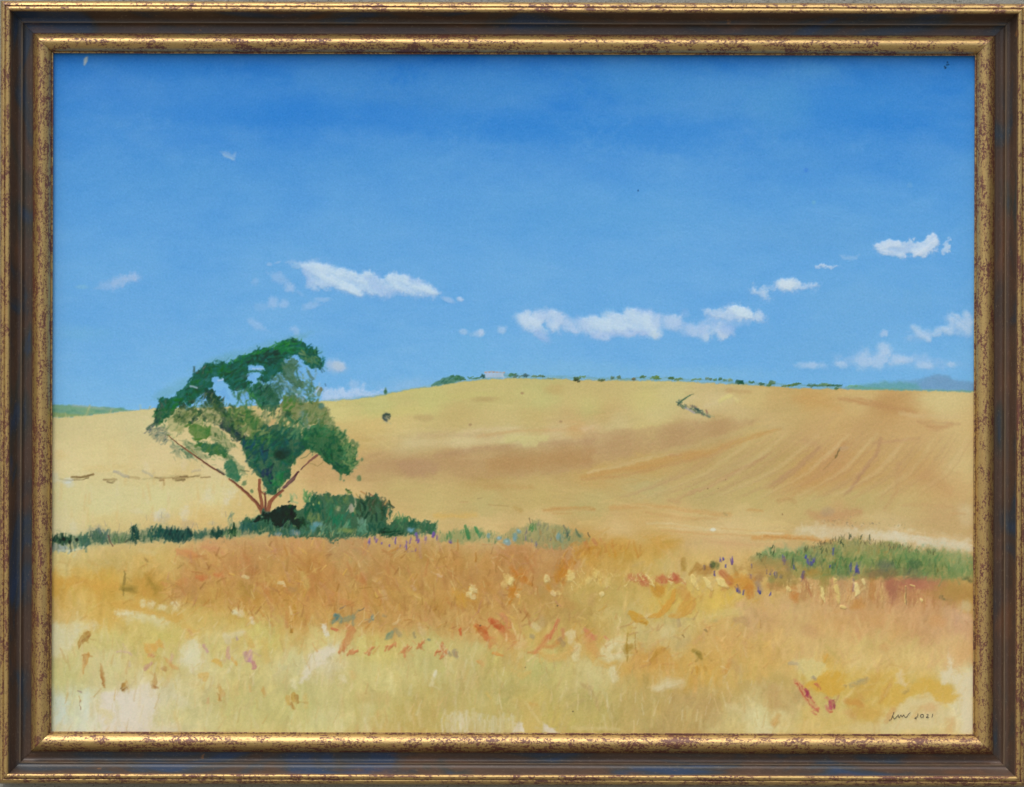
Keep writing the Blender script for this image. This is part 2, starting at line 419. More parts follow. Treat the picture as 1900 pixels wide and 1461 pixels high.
# ---- clouds -------------------------------------------------------------
CW, CB, CG = (190, 212, 228), (168, 194, 226), (140, 180, 222)
def cloud(P, al=.9, col=CW, soft=5, rag=3.2):
    poly(P, CG, al*.55, soft*2.2, rag*1.6, tex=.4)
    poly(P, CB, al*.8, soft, rag, tex=.35, thick=.12)
    cx = sum(p[0] for p in P)/len(P); cy = sum(p[1] for p in P)/len(P)
    Q = [(cx+(x-cx)*.93, cy+(y-cy)*.84-.6) for x, y in P]
    poly(Q, col, al*.75, soft, rag*1.5, tex=.5, thick=.35)
kb = K(460, 460, 4.566)
cloud(kb([(330, 130), (430, 150), (470, 210), (500, 270), (490, 320), (550, 350), (640, 345), (720, 345), (800, 370), (880, 400), (1000, 405), (1080, 410), (1150, 420), (1230, 405), (1290, 385), (1370, 405), (1500, 425), (1590, 415), (1640, 385), (1590, 340), (1500, 300), (1430, 265), (1330, 235), (1260, 215), (1190, 210), (1170, 255), (1110, 255), (1070, 215), (990, 200), (920, 215), (830, 185), (720, 155), (600, 120), (520, 110), (430, 130)]), .95, (186, 212, 230))
for a in [([(480, 150), (600, 190), (760, 260), (900, 370)], 22), ([(560, 140), (760, 190), (900, 240), (1000, 300)], 18),
          ([(620, 230), (800, 320), (960, 390)], 16), ([(1190, 240), (1320, 270), (1440, 330), (1600, 390)], 16),
          ([(1180, 250), (1260, 320), (1400, 390)], 12), ([(1480, 330), (1560, 380)], 12), ([(960, 225), (1050, 225)], 9)]:
    stroke(kb(a[0]), [a[1]*.5, a[1], a[1]*.5], (202, 222, 232), .55, 4, .45, 1.5, .4)
for a in [([(500, 200), (530, 280)], 16), ([(1060, 300), (1180, 390)], 18), ([(1000, 260), (1100, 240)], 8), ([(1380, 270), (1460, 300)], 8)]:
    stroke(kb(a[0]), a[1], (158, 188, 226), .5, 5, .3, 1.5)
for x, y, rx, ry, a_, an in [(180, 140, 5, 3, .45, 0), (250, 125, 6, 2, .4, 20), (265, 255, 17, 9, .45, -20), (360, 340, 9, 7, .7, -20),
                             (60, 285, 7, 6, .35, 0), (215, 465, 9, 9, .55, 0), (310, 475, 9, 7, .5, 0), (110, 500, 12, 8, .2, 0), (530, 490, 16, 6, .45, 10), (640, 440, 15, 4, .45, 0),
                             (80, 655, 17, 6, .42, -30), (410, 705, 6, 9, .45, 20), (370, 690, 4, 4, .3, 0), (440, 385, 10, 3, .2, -30),
                             (1680, 435, 13, 4, .6, -20), (1797, 437, 5, 4, .7, -20), (1830, 715, 7, 5, .35, 0), (900, 1160, 8, 7, .4, 0)]:
    x_, y_ = kb(x, y); blob(x_, y_, rx, ry, (168, 194, 226), a_, an, .6, .45, .1)
blob(*kb(750, 1003), 19, 12, (166, 190, 216), .8, -15, .55, .25, .2); blob(*kb(765, 1000), 12, 8, (182, 200, 216), .7, -15, .5, .3, .2)
cloud([(594, 742), (596, 728), (600, 720), (615, 720), (640, 723), (668, 722), (690, 726), (720, 727), (700, 735), (660, 740), (610, 746)], .85, (186, 208, 230))
stroke([(652, 712), (656, 730)], 6, (182, 206, 230), .3, 4, .3); blob(674, 716, 5, 8, (184, 206, 230), .55, 0, .6, .6, .2, .3)
poly([(700, 728), (740, 712), (775, 706), (790, 712), (740, 726)], (150, 188, 224), .45, 7, 3, tex=.3)
ka = K(90, 460, 4.566)
poly(ka([(380, 350), (440, 300), (530, 275), (620, 235), (720, 210), (790, 240), (760, 290), (660, 310), (580, 345), (460, 360)]), (146, 182, 222), .65, 6, 3, tex=.3)
poly(ka([(530, 300), (600, 250), (700, 225), (760, 245), (740, 280), (640, 305), (560, 330)]), (164, 190, 222), .7, 5, 3, tex=.4, thick=.1)
blob(*ka(285, 332), 11, 4, (128, 184, 212), .5)
kc = K(840, 500, 4.566)
cloud(kc([(545, 395), (590, 360), (640, 350), (700, 370), (770, 370), (780, 420), (740, 490), (800, 540), (820, 590), (790, 605), (740, 580), (660, 530), (580, 490), (565, 440)]), .85)
blob(*kc(640, 430), 22, 13, (194, 214, 230), .7, -10, .5, .3, .3); blob(*kc(700, 420), 14, 10, (190, 212, 230), .6, 0, .5, .3, .3)
blob(*kc(760, 570), 16, 8, (140, 176, 222), .5, -35, .5, .3)
cloud(kc([(770, 370), (840, 335), (900, 350), (935, 400), (945, 450), (920, 500), (905, 550), (870, 520), (835, 545), (800, 480), (780, 420)]), .85)
stroke(kc([(850, 370), (900, 420), (860, 500)]), 14, (194, 214, 230), .6, 4, .4, 1.5, .3)
cloud(kc([(940, 420), (990, 420), (1040, 490), (1090, 540), (1080, 565), (1030, 555), (985, 510), (950, 460)]), .7)
cloud(kc([(1085, 440), (1130, 410), (1200, 380), (1230, 410), (1310, 420), (1300, 375), (1400, 380), (1430, 390), (1480, 345), (1530, 335), (1600, 350), (1680, 350), (1740, 400), (1770, 480), (1760, 560), (1720, 590), (1680, 570), (1600, 555), (1500, 565), (1400, 570), (1300, 600), (1200, 585), (1130, 560), (1085, 500)]), .93)
for a in [([(1110, 450), (1220, 440), (1300, 460)], 20), ([(1320, 400), (1430, 450), (1600, 470)], 26), ([(1490, 370), (1560, 400), (1680, 430), (1730, 540)], 20), ([(1640, 420), (1700, 560)], 16), ([(1220, 470), (1420, 500)], 18)]:
    stroke(kc(a[0]), a[1], (194, 216, 230), .55, 5, .45, 2, .35)
stroke(kc([(1200, 560), (1400, 545), (1640, 540)]), 12, (166, 192, 228), .6, 5, .3, 2); stroke(kc([(1560, 340), (1680, 370)]), 8, (160, 190, 228), .5, 4)
stroke(kc([(1060, 400), (1080, 440)]), 8, (140, 178, 222), .4, 4)
for x, y, rx, ry, an, a_ in [(420, 510, 9, 7, 30, .6), (215, 545, 11, 6, 10, .6), (240, 540, 5, 6, 0, .7), (95, 530, 6, 5, 0, .35), (62, 255, 5, 4, -20, .6)]:
    blob(*kc(x, y), rx, ry, (176, 200, 226), a_, an, .5, .4, .15)
kd = K(1220, 500, 4.869)
cloud(kd([(50, 440), (90, 410), (150, 405), (200, 430), (230, 480), (200, 540), (160, 570), (110, 550), (85, 500)]), .72)
cloud(kd([(250, 520), (320, 480), (380, 500), (385, 560), (320, 605), (285, 570)]), .62)
cloud(kd([(385, 560), (430, 510), (520, 490), (600, 480), (660, 520), (700, 590), (650, 600), (580, 640), (520, 600), (470, 610), (430, 655), (400, 610)]), .7)
for a in [([(920, 430), (1000, 470), (1100, 480)], 20, .5), ([(1740, 440), (1820, 450)], 22, .5), ([(740, 390), (800, 380)], 16, .5)]:
    stroke(kc(a[0]), a[1]+6, (172, 198, 227), a[2]+.25, 6, .35, 2.5, .1)
for a in [([(190, 500), (280, 540), (400, 560)], 18, .5), ([(420, 520), (520, 460), (640, 430)], 18, .45), ([(600, 560), (700, 480), (800, 450)], 16, .3)]:
    stroke(kd(a[0]), a[1]+5, (168, 195, 227), a[2]+.2, 6, .35, 2.5, .1)
blob(*kd(600, 580), 9, 9, (190, 208, 226), .7, 30, .5, .4, .3); blob(*kd(435, 620), 6, 8, (184, 206, 226), .6)
blob(*kd(640, 540), 14, 10, (136, 174, 222), .5)
cloud(kd([(415, 370), (460, 355), (500, 390), (570, 360), (640, 320), (700, 315), (780, 330), (840, 370), (870, 395), (920, 365), (950, 400), (985, 465), (900, 475), (800, 455), (700, 460), (600, 440), (520, 455), (470, 440), (430, 410)]), .9)
poly(kd([(640, 350), (700, 320), (790, 340), (860, 390), (860, 430), (800, 450), (730, 420), (680, 390)]), (200, 220, 230), .85, 3, 2, tex=.3, thick=.4)
blob(*kd(255, 400), 8, 8, (140, 180, 222), .4); blob(*kd(240, 590), 8, 5, (140, 180, 222), .35)
cloud(kd([(825, 185), (860, 140), (890, 150), (900, 190), (960, 160), (1040, 150), (1050, 180), (990, 200), (1030, 265), (1000, 270), (940, 260), (900, 225), (850, 230)]), .75)
cloud(kd([(1050, 160), (1065, 110), (1120, 85), (1200, 85), (1260, 105), (1350, 130), (1450, 135), (1450, 160), (1350, 185), (1270, 195), (1180, 200), (1110, 185)]), .9)
blob(*kd(1180, 140), 18, 10, (204, 220, 228), .8, -10, .45, .3, .4)
poly(kd([(1280, 850), (1340, 840), (1440, 850), (1540, 870), (1540, 895), (1400, 885), (1310, 890)]), (146, 184, 224), .5, 5, 2, tex=.4)
ke = K(1480, 400, 4.297)
cloud(ke([(605, 245), (630, 215), (700, 205), (790, 195), (820, 225), (860, 215), (890, 235), (895, 175), (915, 180), (930, 235), (1000, 215), (1050, 155), (1100, 155), (1135, 210), (1110, 270), (1120, 300), (1070, 310), (1060, 270), (1020, 320), (960, 325), (900, 310), (850, 330), (820, 345), (790, 325), (700, 320), (650, 300)]), .93, soft=2.5)
for a in [([(640, 250), (720, 225), (800, 230)], 14), ([(670, 290), (740, 300), (830, 320)], 10), ([(940, 290), (1020, 230), (1080, 180)], 16), ([(970, 300), (1060, 250), (1110, 200)], 10)]:
    stroke(ke(a[0]), a[1], (206, 220, 232), .65, 3, .4, 1.5, .45)
stroke(ke([(740, 270), (850, 280), (900, 240)]), 9, (166, 194, 226), .6, 4)
cloud(ke([(1145, 310), (1150, 270), (1180, 210), (1200, 170), (1215, 220), (1200, 290), (1175, 320)]), .8, soft=2)
cloud(ke([(145, 400), (180, 385), (250, 390), (345, 400), (280, 412), (190, 425), (150, 415)]), .85, soft=2)
poly(ke([(330, 320), (420, 325), (485, 318), (470, 345), (400, 355), (350, 345)]), (160, 192, 224), .6, 3.5, 2, tex=.4)
poly(ke([(650, 945), (680, 915), (715, 925), (715, 955), (670, 965)]), (170, 196, 226), .8, 3, 1.5, tex=.3, thick=.2)
cloud(ke([(860, 970), (900, 950), (940, 960), (915, 885), (1000, 920), (1060, 940), (1150, 890), (1200, 880), (1190, 800), (1250, 790), (1300, 830), (1340, 765), (1400, 800), (1400, 960), (1350, 970), (1250, 940), (1180, 950), (1100, 950), (1040, 1000), (960, 1000), (880, 995)]), .45, (172, 200, 226), 6)
for a in [([(930, 900), (990, 950), (1040, 980)], 12), ([(1090, 940), (1160, 910), (1220, 890)], 12), ([(1170, 900), (1220, 940)], 10), ([(1240, 820), (1360, 900)], 20), ([(1330, 780), (1380, 850)], 10)]:
    stroke(ke(a[0]), a[1], (184, 206, 226), .6, 4, .45, 1.5, .3)
cloud(ke([(280, 1200), (300, 1110), (360, 1150), (430, 1110), (500, 1070), (560, 1080), (620, 1110), (660, 1080), (650, 1030), (700, 1025), (740, 1050), (760, 1110), (850, 1120), (900, 1130), (950, 1100), (1040, 1110), (1080, 1160), (1200, 1170), (1330, 1190), (1200, 1210), (1090, 1215), (990, 1230), (940, 1200), (880, 1180), (800, 1190), (730, 1190), (640, 1200), (560, 1215), (480, 1190), (400, 1190), (340, 1215)]), .36, (166, 196, 226), 7)
for x, y, rx, ry, an in [(530, 1150, 18, 12, 60), (690, 1060, 12, 11, 0), (790, 1155, 14, 8, 0), (860, 1150, 14, 7, 0), (345, 1185, 9, 6, 0), (1020, 1200, 17, 7, 0), (1225, 1190, 9, 5, 0), (100, 1195, 20, 6, 0), (660, 1150, 16, 12, 40)]:
    blob(*ke(x, y), rx, ry, (178, 202, 226), .6, an, .6, .45, .2)

# ---- far hills on the horizon -------------------------------------------
poly([(80, 752), (110, 751), (160, 754), (205, 757), (247, 762), (200, 768), (140, 775), (80, 775)], (126, 168, 138), .9, 2.5, 1)
poly([(80, 765), (130, 768), (160, 770), (140, 775), (80, 776)], (150, 168, 112), .7, 2, 1)
stroke([(135, 753), (175, 757), (210, 760)], 4, (180, 190, 190), .5, 2.5, .3)
for x in range(100, 240, 9): blob(x, 762+rng.normal(0, 2.5), 6, 2.5, [(96, 152, 132), (140, 176, 140), (116, 160, 150)][rng.integers(3)], .5)
poly([(1560, 720), (1600, 714), (1640, 709), (1690, 706), (1718, 700), (1735, 695), (1752, 696), (1770, 703), (1800, 710), (1830, 715), (1830, 735), (1560, 730)], (114, 158, 192), .8, 4, 1.6, var=3)
poly([(1575, 722), (1600, 713), (1650, 708), (1700, 711), (1710, 722), (1640, 728)], (104, 168, 170), .65, 5, 2)
poly([(1700, 716), (1725, 700), (1745, 696), (1775, 706), (1815, 716), (1815, 724), (1720, 722)], (116, 150, 184), .45, 6, 2)
stroke([(1570, 719), (1700, 725), (1815, 727)], 4, (116, 178, 160), .6, 2, .3)

# ---- the big wheat hill --------------------------------------------------
HS = [(110, 790, (202, 184, 126)), (110, 850, (212, 192, 134)), (200, 830, (208, 188, 128)), (250, 785, (200, 184, 128)), (300, 850, (208, 186, 130)), (400, 870, (208, 186, 132)),
 (110, 930, (204, 190, 130)), (200, 940, (204, 192, 134)), (300, 930, (206, 194, 132)), (400, 920, (210, 194, 132)), (450, 940, (206, 176, 106)), (300, 980, (206, 176, 110)), (200, 975, (204, 180, 114)), (110, 975, (204, 188, 136)), (380, 960, (208, 176, 104)),
 (340, 880, (206, 180, 116)), (530, 900, (204, 172, 108)), (520, 940, (206, 174, 108)),
 (620, 765, (198, 184, 112)), (700, 757, (190, 182, 108)), (800, 740, (192, 180, 106)), (900, 728, (192, 174, 104)), (1000, 738, (186, 174, 104)), (1100, 760, (190, 176, 104)), (1200, 740, (196, 178, 106)),
 (620, 800, (200, 170, 102)), (700, 792, (202, 172, 102)), (650, 830, (196, 162, 92)), (750, 795, (200, 174, 106)), (850, 775, (190, 164, 98)), (1000, 780, (194, 168, 100)), (1070, 790, (194, 154, 92)), (1120, 770, (190, 154, 90)), (1200, 790, (196, 172, 104)),
 (760, 818, (196, 172, 116)), (860, 822, (200, 178, 122)), (960, 816, (200, 182, 122)), (1040, 806, (200, 174, 120)), (1100, 796, (200, 172, 118)),
 (700, 862, (180, 142, 90)), (760, 866, (174, 134, 86)), (850, 852, (178, 138, 84)), (950, 852, (172, 134, 78)), (1050, 842, (174, 136, 80)), (1150, 822, (178, 140, 88)), (1250, 806, (176, 138, 86)), (1330, 793, (174, 136, 80)), (600, 872, (190, 150, 92)), (650, 868, (186, 148, 92)),
 (650, 910, (202, 168, 104)), (750, 900, (192, 164, 98)), (800, 930, (194, 168, 100)), (900, 893, (182, 146, 82)), (900, 930, (186, 164, 98)), (1000, 930, (190, 162, 92)), (1000, 965, (204, 172, 108)), (900, 975, (204, 172, 108)), (700, 950, (200, 166, 100)), (800, 975, (200, 168, 102)),
 (1100, 880, (188, 150, 82)), (1100, 930, (186, 162, 96)), (1200, 863, (188, 148, 78)), (1200, 905, (184, 162, 100)), (1300, 850, (184, 148, 84)), (1300, 920, (184, 158, 94)), (1250, 972, (204, 168, 104)), (1350, 985, (206, 176, 116)), (1150, 985, (204, 170, 108)), (1200, 960, (198, 160, 92)),
 (1400, 742, (196, 168, 102)), (1450, 735, (190, 156, 92)), (1500, 740, (194, 152, 84)), (1600, 738, (200, 166, 102)), (1650, 757, (184, 138, 78)), (1750, 740, (202, 178, 116)), (1400, 800, (188, 158, 92)), (1500, 800, (190, 152, 92)), (1600, 800, (190, 150, 90)), (1700, 790, (194, 154, 94)), (1790, 800, (200, 168, 106)), (1460, 770, (192, 160, 96)),
 (1500, 880, (188, 142, 76)), (1600, 880, (188, 146, 82)), (1700, 880, (188, 146, 84)), (1450, 860, (184, 150, 86)), (1550, 860, (190, 142, 82)), (1790, 880, (200, 172, 110)), (1500, 930, (188, 162, 96)), (1600, 930, (186, 160, 94)), (1700, 920, (192, 164, 98)), (1750, 950, (190, 156, 98)), (1400, 930, (188, 162, 94)), (1560, 960, (190, 148, 92)), (1650, 975, (196, 166, 108)), (1350, 870, (186, 156, 92)), (1400, 970, (204, 174, 110))]
# ---- foreground grass ----------------------------------------------------
FS = [(110, 1040, (206, 184, 122)), (200, 1050, (198, 170, 104)), (300, 1040, (202, 170, 100)), (400, 1020, (200, 150, 90)), (450, 1050, (184, 132, 78)), (350, 1080, (188, 138, 84)), (550, 1020, (192, 142, 80)), (650, 1020, (186, 146, 90)), (600, 1060, (184, 128, 68)), (700, 1060, (184, 136, 78)), (800, 1030, (180, 136, 74)), (850, 1060, (186, 136, 76)), (950, 1040, (182, 128, 74)), (1000, 1060, (188, 140, 86)), (1050, 1030, (184, 138, 90)), (1100, 1020, (190, 142, 62)), (1150, 1015, (192, 146, 60)), (1230, 1012, (198, 150, 62)), (1300, 1015, (204, 170, 110)), (1250, 1045, (198, 170, 106)), (1350, 1010, (204, 166, 108)),
 (110, 1090, (202, 156, 70)), (200, 1090, (198, 156, 70)), (280, 1100, (192, 146, 66)), (380, 1110, (192, 148, 78)), (450, 1110, (186, 138, 70)), (520, 1110, (190, 138, 70)), (600, 1110, (188, 134, 70)), (700, 1110, (190, 142, 74)), (800, 1110, (188, 140, 74)), (900, 1100, (188, 136, 72)), (1000, 1110, (184, 144, 82)), (1100, 1100, (192, 162, 90)), (1150, 1110, (196, 166, 96)), (1250, 1120, (202, 168, 80)), (1350, 1110, (206, 168, 74)),
 (110, 1135, (206, 174, 108)), (180, 1140, (204, 166, 86)), (280, 1140, (204, 186, 118)), (380, 1150, (200, 170, 94)), (450, 1150, (198, 168, 90)), (550, 1150, (196, 148, 78)), (650, 1140, (188, 144, 84)), (750, 1150, (192, 144, 82)), (850, 1150, (194, 150, 88)), (950, 1140, (192, 150, 88)), (1050, 1140, (184, 148, 84)), (1150, 1150, (192, 168, 104)), (1250, 1160, (200, 178, 116)),
 (110, 1180, (206, 198, 148)), (200, 1190, (202, 188, 118)), (300, 1180, (198, 180, 100)), (400, 1200, (204, 188, 122)), (500, 1185, (202, 188, 112)), (600, 1190, (204, 188, 122)), (700, 1205, (202, 188, 110)), (800, 1200, (198, 186, 120)), (880, 1200, (196, 182, 118)), (900, 1170, (194, 148, 84)), (1000, 1180, (198, 170, 96)), (1100, 1180, (194, 158, 86)), (1170, 1190, (200, 180, 120)), (1250, 1180, (200, 174, 114)), (1350, 1180, (202, 158, 92)), (1400, 1150, (198, 156, 108)), (1500, 1150, (200, 160, 106)), (1600, 1150, (198, 150, 98)), (1700, 1150, (198, 148, 102)), (1780, 1150, (202, 158, 122)),
 (120, 1250, (194, 188, 126)), (200, 1240, (202, 190, 138)), (300, 1240, (200, 178, 106)), (370, 1220, (208, 202, 160)), (450, 1250, (198, 186, 124)), (550, 1230, (202, 194, 142)), (600, 1220, (208, 200, 168)), (700, 1250, (200, 188, 124)), (800, 1240, (192, 180, 116)), (900, 1240, (186, 170, 102)), (1000, 1240, (190, 180, 112)), (1100, 1250, (196, 182, 124)), (1200, 1230, (196, 148, 74)), (1300, 1240, (200, 158, 80)), (1400, 1230, (202, 162, 92)), (1500, 1200, (204, 168, 110)), (1600, 1210, (204, 174, 112)), (1700, 1220, (208, 178, 118)), (1790, 1220, (204, 162, 112)),
 (120, 1300, (202, 202, 166)), (150, 1340, (206, 206, 184)), (220, 1320, (212, 204, 184)), (300, 1290, (206, 196, 160)), (350, 1320, (198, 190, 138)), (450, 1310, (194, 184, 120)), (550, 1310, (194, 186, 122)), (600, 1340, (198, 190, 132)), (700, 1310, (190, 176, 110)), (750, 1340, (192, 170, 102)), (800, 1300, (186, 168, 104)), (900, 1300, (186, 170, 104)), (1000, 1330, (192, 172, 98)), (1100, 1310, (182, 166, 100)), (1200, 1300, (184, 160, 98)), (1250, 1330, (180, 154, 98)), (1300, 1300, (182, 154, 98)), (1350, 1330, (194, 174, 118)), (1420, 1340, (206, 194, 148)), (1450, 1300, (186, 156, 102)), (1550, 1310, (196, 174, 108)), (1550, 1260, (200, 162, 74)), (1600, 1320, (194, 158, 82)), (1650, 1280, (202, 164, 80)), (1700, 1290, (204, 170, 88)), (1750, 1290, (204, 168, 84)), (1790, 1260, (210, 198, 160)), (1790, 1320, (210, 198, 164)), (1700, 1330, (208, 190, 140)), (1650, 1345, (206, 188, 136)), (1500, 1350, (204, 176, 112)), (1550, 1110, (194, 148, 98)), (1700, 1100, (186, 130, 90)), (1790, 1100, (184, 146, 84))]
HS = [(x, y, (c[0]+3, c[1]+7, c[2]+4)) for x, y, c in HS]+[(1140, 785, (202, 184, 122)), (1220, 768, (200, 184, 118)), (1300, 775, (200, 178, 116)), (1370, 768, (200, 176, 114)), (1430, 780, (196, 168, 106)), (1250, 733, (200, 186, 118)), (1330, 745, (202, 182, 122))]
FS = [(x, y, (c[0]+2, c[1]+6, c[2]+3) if (x > 1300 and y > 1100) else (c[0]-1, c[1]+1, c[2]-3)) for x, y, c in FS]
LAND = base_from(HS+FS, 3.4, 4, 1.35)
SKYL = [(80, 776), (130, 774), (180, 769), (245, 762), (290, 757), (400, 756), (500, 752), (560, 747), (600, 745), (660, 740), (700, 735), (760, 723), (800, 717), (850, 709), (900, 704), (960, 701), (1050, 704), (1150, 706), (1250, 707), (1340, 712), (1420, 716), (1480, 720), (1560, 722), (1700, 725), (1830, 728)]
sk = np.interp(XX, [p[0] for p in SKYL], [p[1] for p in SKYL])
a = sst(-1.6, 2.2, YY+1.3*NA+.8*NF-sk)
IMG += a[..., None]*(LAND-IMG)
stroke([(p[0], p[1]-1) for p in SKYL[8:]], 4, (150, 176, 150), .35, 2.5, .5, 1)
IMG += (sst(0, 8, YY-sk)*fbm(XX, YY, 70, 4, 61, 24)*3.2)[..., None]*c3((1, .9, .6))

def field_dir(x, y):
    if y > 1010: return 72+25*math.sin(x*.011)+rng.normal(0, 26)
    if x > 1180 and 780 < y < 950: return 20+30*min(1, (x-1180)/380)+rng.normal(0, 6)
    if x < 620: return 84+rng.normal(0, 14) if rng.random() < .5 else rng.normal(0, 8)
    return (6 if y < 880 else -2)+rng.normal(0, 6)

def brushing(n, y0, y1, L, wd, jc, al, thick, x0=92, x1=1812, soft=2.5):
    for i in range(n):
        x = rng.uniform(x0, x1); y = rng.uniform(y0, y1)
        if y < np.interp(x, [p[0] for p in SKYL], [p[1] for p in SKYL])+6: continue
        c = IMG[min(int((y-PY0)/ST), NH-1), min(int((x-PX0)/ST), NW-1)]+rng.normal(0, jc)*c3((1, .9, .7))+rng.normal(0, jc*.35, 3)
        dab(x, y, rng.uniform(*L), rng.uniform(*wd), field_dir(x, y), c, al, .45, thick, soft)
brushing(1500, 710, 1000, (16, 60), (4, 11), 3.4, .5, .06)
brushing(2400, 1004, 1366, (12, 40), (5, 14), 7.5, .5, .10)
sv = sst(1010, 1040, YY)
IMG += (sv*(vn(XX, YY, 5, 26, .12, 81)*3.2+vn(XX, YY, 5, 22, -.35, 83)*2.6+fbm(XX, YY, 26, 3, 87)*5.5))[..., None]*c3((1, .95, .8))
IMG += (sv*fbm(XX, YY, 40, 3, 91)*4)[..., None]*c3((.2, -.3, -.9))
def smear(n, x0, y0, x1, y1, L, wd, off, al=.6, ang=None, soft=1.2, jc=2.5):
    """drag paint from one place a little way into the next"""
    for i in range(n):
        x = rng.uniform(x0, x1); y = rng.uniform(y0, y1); a_ = rng.uniform(0, 6.28)
        sx = min(max(x+off*math.cos(a_), PX0), PX1-3); sy = min(max(y+off*math.sin(a_), PY0), PY1-3)
        c = IMG[min(int((sy-PY0)/ST), NH-1), min(int((sx-PX0)/ST), NW-1)]+rng.normal(0, jc)
        dab(x, y, rng.uniform(*L), rng.uniform(*wd), (math.degrees(-a_) if ang is None else ang+rng.normal(0, 22)), c, al, .4, .1, soft)
smear(900, 95, 1005, 1808, 1366, (10, 26), (3, 8), 16, .6, 82)
smear(500, 95, 780, 1808, 1000, (20, 60), (3, 8), 14, .5, 4)


# ---- bands and furrows on the hill ---------------------------------------
kf = K(560, 700, 3.519); kg = K(1080, 690, 2.568)
poly(kf([(440, 580), (620, 540), (860, 500), (1050, 465), (1200, 450), (1400, 470), (1560, 440), (1760, 415), (1900, 400), (1900, 600), (1700, 625), (1400, 660), (1150, 665), (1000, 640), (900, 610), (860, 650), (740, 660), (600, 620), (450, 620)]), (180, 144, 92), .6, 7, 3, 3, tex=.35)
poly(kg([(0, 350), (0, 290), (150, 275), (330, 255), (500, 240), (700, 225), (840, 222), (830, 250), (700, 290), (560, 330), (420, 370), (240, 400), (100, 440), (0, 465)]), (180, 144, 94), .6, 6, 3, 3, tex=.35)
poly(kf([(620, 560), (760, 540), (900, 550), (880, 620), (740, 655), (650, 620)]), (176, 138, 96), .5, 6, 3)
poly(kf([(1200, 540), (1500, 500), (1900, 470), (1900, 560), (1500, 610), (1220, 620)]), (176, 132, 72), .5, 10, 3, tex=.3)
stroke(kf([(880, 510), (1200, 462), (1900, 412)]), 10, (170, 132, 94), .35, 6, .4)
poly(kf([(1080, 345), (1300, 325), (1440, 325), (1400, 350), (1100, 360)]), (206, 184, 134), .6, 5, 2, tex=.4)
poly(kf([(1290, 410), (1380, 380), (1500, 385), (1610, 375), (1600, 410), (1540, 425), (1540, 452), (1440, 455), (1420, 420), (1300, 430)]), (200, 188, 118), .8, 2.5, 2, tex=.3, thick=.15)
stroke(kf([(700, 430), (1000, 425), (1300, 410)]), 14, (206, 188, 132), .55, 7, .4, 2)
stroke(kf([(760, 385), (1000, 375), (1300, 385)]), 8, (184, 156, 112), .4, 5, .4, 2)
stroke(kf([(1150, 390), (1400, 350), (1900, 340)]), 5, (198, 152, 92), .5, 4, .4)
poly(kf([(1800, 330), (1900, 310), (1900, 345), (1840, 350)]), (208, 180, 128), .7, 4, 2)
stroke(kf([(1200, 720), (1330, 712), (1500, 722)]), 10, (184, 146, 80), .6, 5, .4, 2); stroke(kf([(1280, 730), (1350, 780)]), 12, (184, 146, 84), .3, 6)
stroke(kf([(1220, 832), (1290, 840), (1350, 842)]), 3, (158, 128, 70), .7, 1.5, .5); stroke(kf([(1390, 850), (1430, 870)]), 8, (176, 140, 66), .6, 4)
stroke(kf([(1150, 795), (1175, 790)]), 2, (140, 110, 70), .6); stroke(kf([(1030, 815), (1080, 815)]), 2, (176, 130, 78), .7)
stroke(kf([(880, 905), (1000, 905), (1130, 900)]), 9, (208, 168, 78), .7, 5, .4, 2)
stroke(kf([(1580, 870), (1750, 855), (1900, 860)]), 7, (188, 138, 70), .7, 3, .5, 1.5)
stroke(kf([(1640, 890), (1760, 890)]), 4, (184, 140, 74), .5, 2, .5)
blob(*kf(1060, 770), 40, 14, (192, 168, 98), .5, 0, .7); blob(*kf(1380, 800), 40, 16, (190, 166, 96), .5, 0, .7)
blob(*kf(640, 230), 60, 8, (196, 186, 104), .5, 4, .7); blob(*kf(1100, 120), 50, 7, (194, 184, 104), .5, 4, .7); blob(*kf(1480, 110), 26, 9, (196, 184, 110), .7, -10, .5)
blob(*kf(1200, 145), 24, 5, (178, 154, 92), .7, 3, .6); blob(*kf(1650, 80), 20, 9, (188, 156, 90), .5, 0, .6); blob(*kf(800, 265), 20, 6, (178, 150, 92), .5, 0, .6)
for x, y in [(1440, 105), (1690, 290), (1100, 310)]: blob(*kf(x, y), 3, 2.4, (160, 128, 84), .7)
# furrows (right)
def furrow(P, w, c, a=.6, s=3): stroke(kg(P), w, c, a, s, .45, 1.5, .05)
furrow([(0, 500), (180, 470), (340, 440), (480, 405), (620, 385), (720, 340), (850, 300), (950, 270)], [6, 13, 15, 14, 9, 4], (190, 144, 74), .75, 4)
furrow([(0, 515), (180, 500), (400, 450), (600, 400)], [4, 6, 5], (184, 138, 80), .6)
furrow([(240, 420), (350, 402), (460, 393)], 3, (200, 176, 118), .6, 2); furrow([(420, 400), (470, 395)], 3, (180, 130, 78), .7)
furrow([(30, 480), (220, 440), (330, 415)], 5, (206, 180, 120), .6, 2.5)
furrow([(340, 390), (560, 345), (700, 300), (840, 265), (960, 262)], 9, (188, 164, 104), .55, 4)
furrow([(460, 600), (600, 545), (720, 480), (830, 430), (900, 390)], [5, 8, 8, 4], (182, 138, 84), .7)
furrow([(690, 500), (800, 440), (880, 400)], 4, (176, 130, 86), .5)
furrow([(620, 500), (760, 440), (900, 390)], 16, (188, 164, 102), .4, 6)
furrow([(880, 560), (960, 500), (1030, 450), (1090, 400), (1130, 360)], [3, 7, 9, 7], (176, 134, 86), .75)
furrow([(910, 555), (990, 500), (1060, 440)], 3, (166, 122, 84), .55, 2)
furrow([(1060, 330), (1120, 345)], 12, (184, 144, 94), .5, 6)
furrow([(1000, 590), (1080, 530), (1150, 470), (1200, 420), (1250, 340)], [4, 12, 16, 12], (186, 142, 82), .65, 5)
